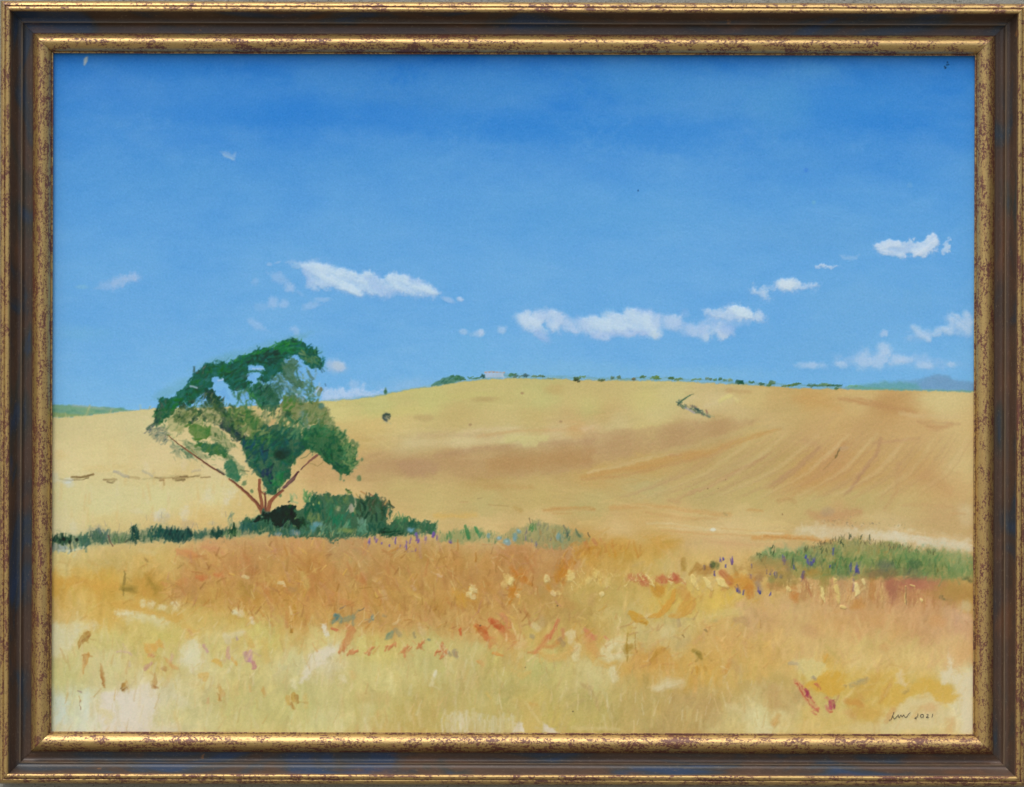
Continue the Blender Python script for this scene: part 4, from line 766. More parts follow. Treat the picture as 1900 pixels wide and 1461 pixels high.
scat(T([(230, 780), (330, 830), (480, 960), (430, 970), (270, 900)]), 34, (4, 9), (2, 4), -45, [(110, 138, 104), (90, 126, 100), (140, 150, 112)], (.3, .6), angj=20, soft=1.6)
scat(T([(860, 600), (1000, 590), (1040, 700), (900, 740), (840, 680)]), 40, (5, 11), (3, 6), 50, [(100, 124, 72), (76, 112, 72), (60, 98, 68), (124, 134, 82)], (.4, .75), angj=30, soft=2)
scat(T([(560, 560), (700, 560), (740, 660), (660, 760), (560, 700)]), 40, (5, 11), (3, 6), -50, [(84, 112, 66), (60, 92, 66), (104, 124, 72), (44, 76, 62)], (.4, .75), angj=30, soft=2)
scat(T([(100, 690), (200, 690), (260, 780), (200, 830), (110, 780)]), 34, (4, 8), (2, 4), 30, [(96, 110, 92), (116, 126, 98), (84, 100, 92)], (.35, .65), soft=1.5)
stroke(T([(760, 338), (830, 326), (895, 338)]), 6, (38, 96, 66), .85, 2, .3, 2.5)
scat(T([(1120, 540), (1240, 530), (1330, 620), (1340, 700), (1200, 700), (1120, 640)]), 60, (5, 11), (3, 6), 55, [(70, 112, 66), (96, 124, 72), (58, 104, 68), (120, 134, 80), (136, 140, 92)], (.35, .7), angj=40, soft=1.8)
scat(T([(1300, 600), (1370, 700), (1390, 740), (1330, 720)]), 14, (4, 8), (2.4, 4), 50, [(110, 130, 78), (140, 148, 96)], (.3, .6), angj=40, soft=1.8)
leafy([(250, 600), (330, 560), (420, 570), (400, 640), (340, 680), (270, 680)], (84, 112, 62), [(76, 112, 60), (100, 126, 72), (56, 92, 60), (120, 138, 84)], 30, (4, 9), (2, 5), 45, .5)
leafy([(430, 560), (540, 540), (600, 620), (570, 680), (500, 670), (450, 640)], (96, 118, 70), [(80, 110, 66), (110, 130, 78), (60, 90, 62)], 26, (4, 9), (2, 5), 45, .45)
leafy([(470, 690), (560, 700), (640, 780), (690, 840), (640, 860), (560, 800), (500, 780)], (100, 128, 76), [(84, 122, 70), (112, 138, 84), (66, 104, 68)], 30, (4, 9), (2, 5), -45, .45)
leafy([(300, 790), (380, 800), (440, 860), (500, 920), (440, 930), (360, 880)], (104, 132, 88), [(88, 124, 84), (116, 140, 96)], 20, (4, 8), (2, 4), -40, .4)
leafy([(600, 880), (660, 890), (740, 980), (760, 1040), (700, 1010)], (84, 124, 84), [(64, 112, 80), (96, 132, 90)], 14, (4, 8), (2, 4), -60, .45)
leafy([(860, 420), (960, 400), (1000, 460), (960, 540), (900, 520)], (66, 108, 84), [(56, 100, 80), (80, 120, 94)], 20, (4, 9), (2, 5), 60, .5)
smear(420, 270, 640, 660, 950, (4, 10), (2, 5), 5, .55, None, 1.3)
# left leaves on the field
leafy([(355, 690), (440, 680), (510, 712), (522, 748), (470, 785), (410, 795), (375, 740)], (84, 134, 62), [(76, 136, 60), (100, 138, 66), (66, 124, 60), (120, 146, 84)], 26)
leafy([(428, 810), (520, 812), (590, 812), (632, 870), (612, 905), (560, 900), (480, 880), (432, 840)], (52, 112, 72), [(40, 100, 78), (70, 124, 64), (34, 92, 80), (84, 132, 64)], 26)
leafy([(620, 930), (662, 918), (700, 980), (718, 1060), (692, 1082), (640, 1040), (612, 985)], (44, 116, 92), [(40, 116, 94), (54, 120, 92), (70, 126, 90)], 18)
leafy([(310, 840), (370, 880), (400, 920), (370, 915), (310, 870)], (96, 136, 110), GM, 8, (4, 8), (2, 4), -40, .6)
leafy([(240, 800), (300, 860), (300, 910), (255, 880)], (150, 156, 116), [(136, 150, 112), (120, 142, 108)], 8, (4, 8), (2, 4), -60, .45)
for x, y in [(420, 930), (460, 970), (480, 930), (540, 960), (600, 920), (270, 920), (440, 890), (590, 990)]: dab(*T(x, y), 7, 3, -45+rng.normal(0, 20), (140, 150, 108), .5)
# trunk and limbs
BR, BD, BL = (122, 66, 42), (84, 48, 40), (152, 86, 58)
stroke(T([(230, 762), (290, 815), (340, 850), (430, 915), (520, 975), (605, 1025)]), [1.4, 2, 2.6, 3, 4, 3.5], (132, 76, 44), .95, .8, .15, .5, .3)
stroke(T([(240, 772), (340, 852)]), 1.2, (96, 56, 36), .8, .7); stroke(T([(400, 890), (520, 975), (605, 1027)]), 1.6, (70, 46, 46), .8, .8)
stroke(T([(560, 990), (610, 1025)]), 4, (60, 74, 66), .6, 1); stroke(T([(380, 850), (420, 890)]), 1.5, (150, 120, 56), .7)
stroke(T([(640, 1055), (700, 1100), (760, 1150), (820, 1210), (870, 1290)]), [3, 4.5, 5.5, 6.5, 8], BR, .95, 1, .15, .6, .35)
stroke(T([(655, 1060), (720, 1110), (790, 1170), (850, 1240)]), 1.8, (80, 44, 32), .75, .8); stroke(T([(690, 1100), (780, 1175), (840, 1245)]), 1.6, BL, .7, .8)
stroke(T([(845, 1062), (845, 1120), (855, 1190), (872, 1285)]), [5, 6, 6, 7], (128, 68, 42), .95, 1, .15, .6, .35)
stroke(T([(852, 1070), (858, 1150), (866, 1230)]), 1.6, BL, .7); stroke(T([(850, 1135), (880, 1160)]), 3, BR, .9, .8)
stroke(T([(884, 1150), (886, 1220), (888, 1290)]), [3, 4, 5], (104, 54, 40), .95, .9, .1, .5, .3)
stroke(T([(1005, 1135), (950, 1175), (915, 1215), (900, 1290)]), [4, 6, 7, 7], (134, 74, 46), .95, 1, .15, .6, .35)
stroke(T([(990, 1150), (935, 1195), (912, 1240)]), 1.8, BL, .7); stroke(T([(1000, 1130), (960, 1160)]), 2.4, BD, .8)
stroke(T([(1110, 1005), (1070, 1060), (1010, 1115)]), [3, 7, 6], (92, 58, 60), .95, 1, .2, .8, .35); stroke(T([(1112, 1008), (1085, 1035)]), 2, (70, 34, 30), .9)
stroke(T([(1235, 897), (1190, 930), (1150, 968), (1125, 992)]), [5, 3.6, 2.4, 2], (118, 72, 60), .95, .9, .15, .6, .3)
stroke(T([(1150, 965), (1125, 990)]), 1.5, (70, 50, 50), .8); stroke(T([(1125, 915), (1160, 905), (1200, 870)]), 1.5, (100, 110, 70), .8); stroke(T([(1190, 950), (1240, 968), (1280, 940)]), 1.8, (140, 124, 66), .7)
stroke(T([(720, 995), (775, 1003)]), 1.6, (84, 90, 56), .8)
# ---- the dark hedge under the tree --------------------------------------
HG = [(30, 80, 78), (44, 88, 84), (24, 66, 72), (60, 98, 88)]
P = kl([(0, 780), (100, 770), (250, 780), (350, 740), (500, 730), (520, 800), (600, 790), (700, 790), (700, 720), (760, 710), (780, 790), (850, 740), (900, 770), (960, 720), (1100, 720), (1220, 760), (1330, 740), (1480, 740), (1540, 700), (1640, 660), (1780, 600), (1980, 660), (1980, 780), (1700, 800), (1480, 820), (1200, 850), (1030, 850), (900, 830), (700, 850), (500, 880), (330, 900), (120, 940), (0, 950)])
poly(P, (120, 140, 104), .45, 6, 5, tex=.3)
stroke(kl([(0, 835), (300, 835), (500, 815), (700, 800), (1000, 800), (1300, 790), (1600, 755), (1850, 700)]), [16, 18, 14, 18, 20, 14, 16, 20], (72, 102, 84), .6, 4, .4, 4, .1)
scat(kl([(0, 800), (300, 780), (700, 760), (1500, 740), (1800, 660), (1850, 740), (1500, 800), (700, 840), (0, 900)]), 90, (5, 12), (2.5, 5), 85, [(60, 96, 80), (44, 78, 72), (88, 118, 90), (36, 62, 58)], (.4, .75), 6, 16, .2, .4, 1.3)
for Q_, c_ in [([(250, 800), (300, 780), (350, 800), (345, 890), (270, 895)], (70, 106, 94)), ([(360, 750), (430, 740), (490, 770), (490, 845), (400, 850)], (66, 100, 90)), ([(700, 720), (740, 712), (770, 760), (785, 835), (720, 830)], (28, 62, 66)),
               ([(845, 740), (900, 775), (960, 735), (1010, 740), (1100, 745), (1160, 735), (1215, 785), (1195, 840), (1040, 845), (990, 815), (900, 815)], (36, 72, 76)), ([(1215, 775), (1330, 755), (1340, 800), (1230, 815)], (70, 104, 92)), ([(1380, 760), (1475, 745), (1478, 795), (1400, 798)], (34, 66, 68)), ([(1540, 725), (1590, 715), (1605, 770), (1570, 800), (1540, 770)], (34, 68, 54)), ([(1625, 680), (1700, 660), (1780, 680), (1780, 740), (1640, 745)], (60, 104, 100)), ([(0, 800), (190, 800), (200, 850), (0, 860)], (54, 84, 66)), ([(0, 870), (150, 870), (130, 930), (0, 935)], (140, 150, 140))]:
    poly(kl(Q_), c_, .85, 2, 3.5, tex=.25, thick=.1)
for x0, y0, x1, y1, n, pal in [(0, 790, 200, 860, 20, [(34, 62, 50), (44, 76, 58), (24, 44, 44)]), (250, 780, 350, 900, 14, [(56, 96, 88), (70, 108, 96)]), (350, 740, 500, 850, 16, [(70, 104, 92), (96, 116, 110), (54, 90, 80)]),
                               (700, 715, 780, 840, 16, [(22, 56, 60), (28, 64, 66)]), (840, 720, 1000, 820, 22, HG), (980, 730, 1210, 840, 40, [(26, 66, 70), (36, 78, 80), (30, 58, 64)]), (1210, 750, 1340, 810, 14, [(60, 96, 86), (80, 110, 92)]), (1370, 740, 1480, 800, 14, [(22, 60, 60), (30, 66, 64)]),
                               (1535, 710, 1605, 800, 12, [(26, 62, 50), (36, 74, 54)]), (1620, 660, 1780, 760, 26, [(52, 98, 98), (60, 106, 100), (40, 82, 86)]), (1500, 610, 1570, 700, 8, [(124, 140, 100), (140, 150, 108)]),
                               (540, 790, 690, 850, 14, [(126, 146, 98), (100, 132, 96), (84, 112, 80)]), (40, 870, 200, 940, 12, [(130, 150, 160), (120, 136, 116), (150, 164, 160)]), (200, 860, 340, 920, 9, [(110, 146, 126), (90, 120, 110)]), (1480, 760, 1620, 810, 8, [(120, 150, 100)])]:
    scat(kl([(x0, y0), (x1, y0), (x1, y1), (x0, y1)]), n, (5, 12), (3, 6.5), 85, pal, jit=6, angj=18)
for x, y, h in [(480, 690, 10), (350, 730, 8), (600, 720, 14), (830, 640, 10), (960, 620, 10), (1020, 730, 7), (420, 720, 8), (700, 700, 6), (1160, 710, 8), (1220, 710, 10), (1260, 710, 10), (1390, 690, 6), (1500, 610, 9), (1540, 620, 8), (860, 720, 9)]:
    dab(*kl(x, y), h, 2.2, 88+rng.normal(0, 12), (146, 134, 122), .6, .4)
stroke(kl([(505, 790), (520, 850), (545, 885)]), 2.5, (96, 66, 56), .85); stroke(kl([(650, 850), (690, 820)]), 3, (64, 72, 50), .8)
for x, y, rx, ry, c in [(975, 650, 8, 8, (160, 156, 150)), (1180, 700, 14, 6, (160, 140, 116)), (1390, 690, 8, 4, (170, 166, 140)), (430, 740, 12, 6, (140, 136, 128))]: blob(*kl(x, y), rx, ry, c, .35, 0, .7, .7, .1, .4)
for x, y in [(130, 825), (240, 830), (95, 840), (180, 850)]: blob(*kl(x, y), 3, 3.6, (20, 36, 34), .9)
stroke(kl([(90, 920), (200, 925), (300, 895)]), 5, (206, 206, 176), .6, 2, .4, 1, .2)
# big bush right of the trunk
poly(km([(0, 570), (60, 540), (160, 510), (250, 510), (340, 450), (450, 450), (500, 480), (560, 400), (620, 340), (720, 360), (800, 360), (880, 350), (1000, 380), (1060, 350), (1150, 360), (1220, 420), (1250, 500), (1220, 590), (1320, 560), (1420, 560), (1480, 590), (1640, 590), (1660, 680), (1500, 700), (1300, 710), (1150, 700), (1000, 720), (800, 740), (600, 720), (400, 720), (250, 690), (60, 660), (0, 640)]), (52, 94, 76), .9, 3, 5, 2, thick=.1, var=6)
def sc(x0, y0, x1, y1, n, pal, L=(6, 13), wd=(3, 7), ang=80, aj=26): scat(km([(x0, y0), (x1, y0), (x1, y1), (x0, y1)]), n, L, wd, ang, pal, jit=6, angj=aj)
sc(530, 340, 700, 540, 34, [(26, 84, 76), (30, 92, 72), (40, 96, 66)]); sc(700, 370, 860, 560, 34, [(56, 112, 76), (44, 100, 76), (84, 120, 76), (64, 118, 90)])
sc(720, 500, 940, 620, 26, [(36, 116, 88), (50, 124, 92), (56, 118, 100)]); sc(860, 370, 960, 500, 14, [(110, 128, 72), (90, 124, 84), (170, 164, 120)])
sc(950, 370, 1220, 580, 60, [(40, 68, 56), (52, 74, 54), (34, 62, 56), (64, 78, 56)]); sc(1060, 380, 1220, 500, 18, [(72, 84, 56), (64, 92, 64), (90, 84, 56)])
sc(950, 560, 1060, 680, 16, [(110, 162, 136), (96, 150, 130), (90, 140, 116)]); sc(1060, 600, 1200, 700, 20, [(36, 80, 70), (50, 92, 76)]); sc(1150, 640, 1360, 710, 26, [(24, 60, 48), (34, 72, 54), (20, 52, 46)], (5, 10), (3, 6), 20)
sc(1270, 540, 1400, 640, 22, [(70, 124, 82), (96, 136, 96), (56, 112, 84)]); sc(1410, 560, 1480, 680, 12, [(34, 84, 70), (60, 104, 96)]); sc(1480, 590, 1650, 700, 24, [(70, 116, 88), (90, 126, 92), (54, 104, 78)])
sc(660, 600, 900, 700, 22, [(104, 150, 120), (90, 140, 112), (120, 156, 124)]); sc(400, 520, 660, 600, 24, [(110, 132, 80), (96, 128, 84), (124, 136, 84)]); sc(500, 600, 720, 700, 18, [(60, 112, 90), (80, 124, 108), (50, 100, 84)])
sc(200, 590, 420, 700, 22, [(64, 106, 96), (48, 92, 84), (96, 124, 124)]); sc(0, 570, 130, 650, 12, [(50, 92, 92), (60, 100, 96)]); sc(520, 330, 580, 410, 9, [(110, 160, 100), (90, 148, 92)])
sc(410, 360, 460, 430, 5, [(150, 166, 110), (130, 160, 110)])
poly(km([(70, 590), (140, 520), (200, 520), (260, 510), (310, 460), (380, 430), (440, 440), (455, 465), (420, 490), (450, 570), (500, 600), (470, 640), (390, 590), (330, 640), (280, 630), (270, 590), (200, 570), (120, 580)]), (24, 36, 33), .9, 2, 4.5, thick=.25)
scat(km([(100, 560), (200, 510), (330, 450), (440, 440), (440, 560), (480, 620), (300, 630)]), 40, (4, 8), (2.5, 5), 60, [(22, 34, 32), (30, 44, 38), (26, 40, 36)], (.5, .9))
sc(460, 570, 540, 650, 10, [(34, 58, 42), (28, 50, 42)])
blob(*km(165, 545), 2.5, 2, (110, 140, 120), .8); sc(350, 490, 400, 570, 4, [(34, 60, 40)], (3, 6), (2, 3)); sc(400, 440, 430, 470, 3, [(34, 84, 44)], (3, 6), (2, 3))
for x, y, rx, ry, c in [(630, 605, 7, 5, (110, 160, 180)), (600, 640, 5, 6, (90, 150, 160)), (1425, 655, 8, 5, (116, 164, 196)), (450, 680, 8, 5, (110, 144, 160)), (300, 690, 8, 4, (104, 140, 150)), (1010, 580, 5, 8, (110, 156, 140)), (650, 430, 2, 3, (160, 176, 90)), (600, 440, 2, 2, (170, 176, 110)), (810, 480, 5, 6, (170, 164, 110)), (920, 470, 4, 7, (170, 156, 130)), (1490, 660, 8, 4, (134, 132, 80)), (890, 660, 14, 5, (130, 150, 80))]:
    blob(*km(x, y), rx, ry, c, .75, 0, .5, .5, .1)
for P_, w, c in [([(880, 310), (900, 330), (915, 340)], 5, (84, 116, 60)), ([(880, 312), (910, 318)], 1.6, (34, 60, 40)), ([(1240, 410), (1250, 440), (1270, 470)], 3.5, (74, 92, 50)), ([(1250, 445), (1282, 460)], 3, (50, 62, 50)), ([(1240, 410), (1245, 440)], 1.5, (40, 44, 34)), ([(1000, 330), (1040, 350)], 2, (170, 120, 60)), ([(1080, 350), (1110, 370)], 2, (120, 76, 50)), ([(1000, 360), (1030, 400)], 2.2, (190, 160, 90)), ([(960, 350), (990, 390)], 2, (150, 130, 60)), ([(1050, 340), (1040, 380)], 2, (100, 90, 50)),
                 ([(730, 340), (735, 370)], 2.5, (90, 100, 60)), ([(850, 380), (870, 420)], 2, (90, 110, 60)), ([(1225, 400), (1210, 440)], 3, (190, 150, 80)), ([(1240, 480), (1225, 540)], 3, (200, 150, 84)), ([(1320, 500), (1340, 560)], 2.5, (100, 140, 90)), ([(1460, 560), (1480, 600)], 2, (150, 150, 90)), ([(1420, 550), (1430, 590)], 2.5, (60, 100, 70))]:
    stroke(km(P_), w, c, .8, 1, .2, .8, .2)
for i in range(60):     # pale grass at the foot of the hedge
    x = rng.uniform(0, 1500); y = 700+rng.normal(0, 14)-(0 if x > 300 else 40)
    dab(*km(x, y), rng.uniform(5, 11), rng.uniform(2, 4), 80+rng.normal(0, 22), [(150, 158, 104), (166, 160, 100), (176, 156, 90), (190, 168, 96), (124, 150, 110)][rng.integers(5)], .5, .4, .15)
# lavender
VI = [(108, 74, 150), (120, 92, 160), (92, 70, 160), (130, 96, 144)]
for k_, pts in [(km, [(1075, 760, 8, 12), (1135, 740, 7, 10), (1120, 720, 5, 6), (1297, 750, 6, 16), (1385, 775, 7, 17), (1420, 750, 6, 14), (1480, 725, 8, 12), (1490, 745, 7, 9), (1550, 725, 6, 11), (1620, 700, 12, 8), (1655, 720, 9, 9), (1760, 750, 8, 8), (1385, 810, 5, 8), (1335, 790, 4, 5), (1465, 820, 6, 6), (1245, 790, 3, 4), (1180, 770, 3, 5), (1470, 690, 10, 5), (1620, 680, 12, 4)]),
                 (kn, [(70, 845, 9, 8), (760, 840, 4, 8), (800, 868, 5, 9), (795, 855, 3, 6), (925, 825, 5, 6), (710, 820, 3, 9)])]:
    for x, y, w_, h in pts:
        for j in range(3): dab(*k_(x+rng.normal(0, w_*.5), y+rng.normal(0, h*.5)), h*.62, max(2.4, w_*.55), 80+rng.normal(0, 12), c3(VI[rng.integers(4)])+rng.normal(0, 6), .75, .4, .3, 1.2)
stroke(km([(1090, 770), (1020, 850)]), 3, (150, 110, 130), .35); stroke(km([(1500, 760), (1510, 890)]), 5, (176, 140, 150), .35, 3)
# little tufts along the field edge
def sn(k_, x0, y0, x1, y1, n, pal, L=(5, 11), wd=(2, 5), ang=82, aj=14, al=(.5, .85)): scat(k_([(x0, y0), (x1, y0), (x1, y1), (x0, y1)]), n, L, wd, ang, pal, al, 6, aj, .2)

poly(kn([(-40, 770), (100, 750), (340, 765), (600, 790), (700, 840), (500, 850), (200, 850), (-40, 850)]), (150, 150, 92), .55, 6, 6, tex=.4)
scat(kn([(-40, 760), (340, 750), (640, 790), (640, 840), (0, 840)]), 60, (4, 10), (2, 4), 84, [(104, 136, 84), (130, 146, 92), (84, 120, 78), (146, 146, 84)], (.4, .8), 6, 14, .2, .4, 1.2)
poly(kn([(560, 760), (640, 730), (740, 690), (850, 680), (960, 710), (1060, 730), (1180, 780), (1260, 820), (1100, 880), (950, 900), (780, 870), (650, 850), (580, 820)]), (134, 138, 84), .72, 5, 5, tex=.3)
poly(kn([(0, 770), (100, 750), (180, 730), (340, 740), (360, 810), (200, 850), (0, 850)]), (138, 146, 86), .65, 5, 5, tex=.3)
sn(kn, 20, 760, 90, 820, 8, [(90, 136, 90), (110, 146, 96)]); sn(kn, 150, 730, 240, 820, 9, [(120, 150, 96), (90, 140, 96)])
stroke(kn([(195, 710), (215, 760), (225, 810)]), [6, 8, 7], (64, 132, 84), .9, 1.6, .3, 1.2, .3); stroke(kn([(285, 725), (300, 760), (315, 790)]), [5, 7, 5], (60, 138, 88), .9, 1.6, .3, 1.2, .3)
sn(kn, 280, 770, 350, 820, 5, [(110, 150, 110), (90, 136, 96)]); sn(kn, 745, 690, 800, 760, 9, [(76, 132, 84), (90, 138, 86)]); sn(kn, 800, 680, 900, 830, 20, [(134, 136, 96), (120, 122, 80), (146, 140, 98)])
stroke(kn([(740, 645), (752, 690)]), 1.6, (96, 84, 56), .8); stroke(kn([(765, 660), (775, 700)]), 1.6, (110, 110, 70), .7)
sn(kn, 820, 750, 960, 830, 12, [(156, 132, 76), (140, 128, 70)]); sn(kn, 970, 750, 1030, 840, 8, [(124, 150, 136), (110, 140, 120)]); sn(kn, 1030, 730, 1080, 820, 10, [(84, 112, 86), (70, 100, 84), (104, 136, 110)])
stroke(kn([(1030, 710), (1050, 750), (1070, 790)]), 3, (90, 92, 80), .7, 1.3, .4); stroke(kn([(1135, 740), (1145, 780), (1165, 800)]), [3, 5, 6], (92, 112, 84), .85, 1.4, .3); stroke(kn([(1238, 770), (1252, 805)]), 2.4, (96, 84, 56), .85, 1)
sn(kn, 880, 840, 1080, 900, 12, [(150, 152, 100), (136, 150, 100)], al=(.3, .5)); sn(kn, 690, 740, 750, 840, 6, [(120, 130, 86), (110, 100, 100)])
for x, y, rx, ry, an in [(650, 755, 7, 4, -30), (485, 820, 5, 4, 0), (555, 848, 8, 5, -25), (620, 800, 4, 8, 0), (610, 830, 4, 6, 0), (393, 795, 3, 4, 0), (985, 800, 4, 6, 0)]:
    blob(*kn(x, y), rx, ry, (124, 164, 180), .7, an, .45, .5, .3)
for x, y in [(650, 750), (480, 815), (548, 842)]: blob(*kn(x, y), 3, 1.8, (164, 198, 210), .7)
stroke(kn([(1215, 850), (1235, 890)]), 6, (176, 108, 70), .6, 2, .3); stroke(kn([(1280, 830), (1310, 870)]), 6, (182, 112, 66), .6, 2, .3); stroke(kn([(1340, 820), (1350, 840)]), 4, (190, 130, 70), .6)
for x0, y0, x1, y1, n, pal in [(1090, 850, 1700, 960, 50, [(190, 134, 44), (198, 148, 56), (182, 124, 48), (200, 156, 70)]), (960, 1000, 1120, 1110, 16, [(182, 116, 32), (188, 126, 44), (178, 112, 36)]), (600, 1090, 760, 1220, 14, [(184, 118, 44), (188, 124, 52)]), (560, 1230, 640, 1300, 7, [(186, 120, 34)]), (100, 1260, 260, 1400, 14, [(196, 146, 50), (190, 140, 60)])]:
    sn(kn, x0, y0, x1, y1, n, pal, (9, 20), (4, 9), -60 if x0 < 900 else 75, 24, (.35, .7))
# ---- streaks at the right edge of the field ------------------------------
kh = ko
def st(k_, P_, w, c, a_=.7, s=2, d=.45, t=.1): stroke(k_(P_), w, c, a_, s, d, 1.3, t)
st(ko, [(-300, 560), (0, 540), (400, 590), (700, 620)], 9, (198, 150, 82), .6, 3); st(ko, [(-400, 510), (0, 550), (300, 600), (560, 640)], 4, (204, 178, 110), .6); st(ko, [(0, 600), (300, 650), (600, 650)], 6, (194, 148, 84), .5, 3)
st(ko, [(0, 690), (200, 690), (400, 720), (560, 745), (620, 750)], 3.6, (210, 196, 140), .5, 2, .5, .15); st(ko, [(100, 720), (400, 745), (560, 750)], 2.6, (210, 196, 146), .45, 2, .5, .1); blob(*ko(562, 745), 5, 3, (214, 214, 184), .9)
st(ko, [(900, 760), (1000, 770), (1150, 780)], 5, (210, 190, 140), .6, 3, .4, .1); st(ko, [(640, 735), (900, 755), (1200, 760)], 2.5, (200, 160, 90), .6)
st(ko, [(130, 750), (500, 780), (900, 800), (1200, 805)], 3, (200, 150, 84), .6); st(ko, [(900, 815), (1200, 805), (1400, 820), (1600, 850)], 9, (202, 150, 76), .85, 2.5, .3); st(ko, [(500, 830), (800, 870), (1200, 880)], 8, (200, 156, 100), .5, 4); st(ko, [(1000, 800), (1400, 830), (1560, 855)], 3, (184, 132, 64), .6)
poly(kp([(300, 560), (380, 520), (500, 510), (640, 530), (760, 530), (840, 545), (1000, 570), (1130, 560), (1180, 540), (1230, 570), (1380, 590), (1600, 610), (1790, 640), (1830, 760), (1700, 740), (1500, 720), (1280, 690), (1150, 670), (1000, 650), (800, 620), (640, 640), (500, 640), (380, 610), (300, 590)]), (210, 198, 158), .72, 8, 5, 2, tex=.35, thick=.15)
poly(kp([(900, 600), (1150, 590), (1500, 640), (1800, 690), (1800, 740), (1500, 700), (1200, 660)]), (214, 206, 178), .55, 8, 4, tex=.35)
st(kp, [(1100, 560), (1400, 605), (1680, 630)], 5, (206, 174, 112), .7, 3); st(kp, [(1280, 595), (1500, 610)], 2, (190, 156, 96), .6); st(kp, [(1330, 640), (1440, 650)], 2.5, (206, 180, 140), .6)
blob(*kp(1740, 440), 14, 20, (210, 196, 150), .5, 0, .6); st(kp, [(1640, 430), (1730, 432)], 4, (194, 152, 92), .6, 2.5); st(kp, [(1220, 350), (1400, 355), (1640, 370)], 5, (190, 144, 92), .45, 4)
poly(kp([(380, 410), (460, 390), (560, 420), (700, 400), (850, 380), (860, 430), (760, 450), (700, 480), (500, 490), (460, 470)]), (186, 140, 88), .6, 6, 4, tex=.3); blob(*kp(570, 410), 12, 8, (170, 144, 106), .5)
st(kp, [(160, 320), (230, 300), (300, 325)], 8, (180, 142, 82), .6, 3); blob(*kp(380, 180), 60, 20, (192, 148, 82), .35, 20, .7); blob(*kp(1520, 200), 60, 34, (194, 148, 86), .4, 0, .7); blob(*kp(1560, 480), 50, 20, (192, 156, 96), .4, 0, .7)
for i in range(40):
    x = rng.uniform(500, 1250); dab(*kp(x, 500+rng.normal(0, 22)+max(0, x-850)*.06), 2.4, 1.4, rng.uniform(0, 180), (120, 110, 80), .5, .2)
for x, y in [(668, 322), (517, 398), (1148, 612), (1152, 620), (605, 396)]: blob(*ko(x, y), 1.0, 1.1, (110, 76, 50), .6)
st(ko, [(190, 500), (280, 510)], 8, (182, 142, 88), .5, 4); st(ko, [(650, 600), (680, 620)], 4, (150, 136, 80), .5); st(ko, [(780, 560), (850, 545)], 12, (206, 180, 112), .7, 4); st(ko, [(860, 580), (980, 585)], 5, (196, 144, 74), .6, 2.5)
# ---- green bank on the right --------------------------------------------
poly(kp([(-30, 780), (60, 740), (160, 730), (280, 760), (380, 700), (480, 690), (620, 670), (720, 620), (820, 640), (930, 660), (1100, 660), (1200, 690), (1320, 720), (1500, 740), (1650, 760), (1830, 790), (1830, 960), (1600, 990), (1300, 980), (1100, 960), (960, 990), (700, 980), (500, 980), (300, 950), (140, 870), (0, 850)]), (140, 140, 78), .85, 5, 4, 4, tex=.2, var=7)
for x, y, rx, ry, c in [(190, 780, 26, 14, (96, 164, 122)), (80, 800, 18, 14, (100, 156, 116)), (0, 820, 14, 10, (96, 156, 116)), (410, 800, 24, 16, (86, 146, 110)), (690, 880, 18, 14, (52, 140, 110)), (650, 780, 8, 20, (86, 148, 104)), (900, 830, 24, 16, (100, 156, 104)), (1180, 810, 30, 20, (96, 148, 96)), (1300, 780, 30, 14, (110, 156, 108)), (1480, 830, 30, 24, (88, 146, 100)), (1700, 900, 24, 14, (104, 160, 118)), (1600, 790, 30, 12, (140, 164, 112)), (1400, 930, 40, 14, (116, 134, 82)), (1150, 900, 40, 16, (112, 134, 78)), (960, 920, 24, 10, (128, 130, 70)), (1700, 820, 20, 14, (146, 170, 124)), (1300, 880, 20, 12, (104, 132, 90))]:
    blob(*kp(x, y), rx, ry, c3(c)*.94+c3((8, 2, 0)), .5, 0, .8, .6, .05, .3)
scat(kp([(300, 760), (400, 700), (700, 640), (850, 640), (1100, 670), (1200, 700), (1150, 790), (900, 790), (600, 790)]), 130, (5, 13), (1.5, 3.6), 84, [(128, 118, 60), (150, 136, 72), (170, 152, 84), (104, 108, 60), (120, 124, 80), (158, 130, 66)], (.4, .8), 8, 14, .3, .5)
scat(kp([(1150, 700), (1500, 740), (1780, 790), (1780, 950), (1200, 960), (1000, 900)]), 110, (6, 15), (2, 5), 80, [(100, 148, 104), (84, 138, 98), (120, 150, 96), (146, 150, 84), (104, 126, 86), (170, 160, 96)], (.35, .7), 8, 20, .25, .5)
scat(kp([(0, 780), (300, 740), (600, 800), (900, 820), (900, 960), (300, 940), (0, 860)]), 90, (6, 15), (2, 5), 80, [(100, 152, 108), (120, 126, 66), (150, 132, 70), (104, 120, 80), (84, 132, 96), (140, 120, 60)], (.35, .7), 8, 20, .25, .5)
scat(kp([(120, 800), (500, 760), (900, 800), (1400, 830), (1700, 880), (1500, 950), (900, 940), (300, 900)]), 120, (5, 14), (2.4, 5.5), 84, [(64, 104, 78), (54, 90, 76), (84, 110, 62), (110, 104, 54), (70, 116, 88), (58, 74, 90)], (.3, .65), 8, 18, .3, .5)
for i in range(110):
    x = rng.uniform(280, 1350); y = np.interp(x, [280, 400, 720, 930, 1350], [765, 705, 610, 650, 730])+rng.normal(0, 14)
    dab(*kp(x, y+12), rng.uniform(3, 8), 1.6, 86+rng.normal(0, 18), [(96, 84, 52), (110, 104, 62), (70, 70, 50), (130, 120, 76)][rng.integers(4)], .75, .3, .2, .8)
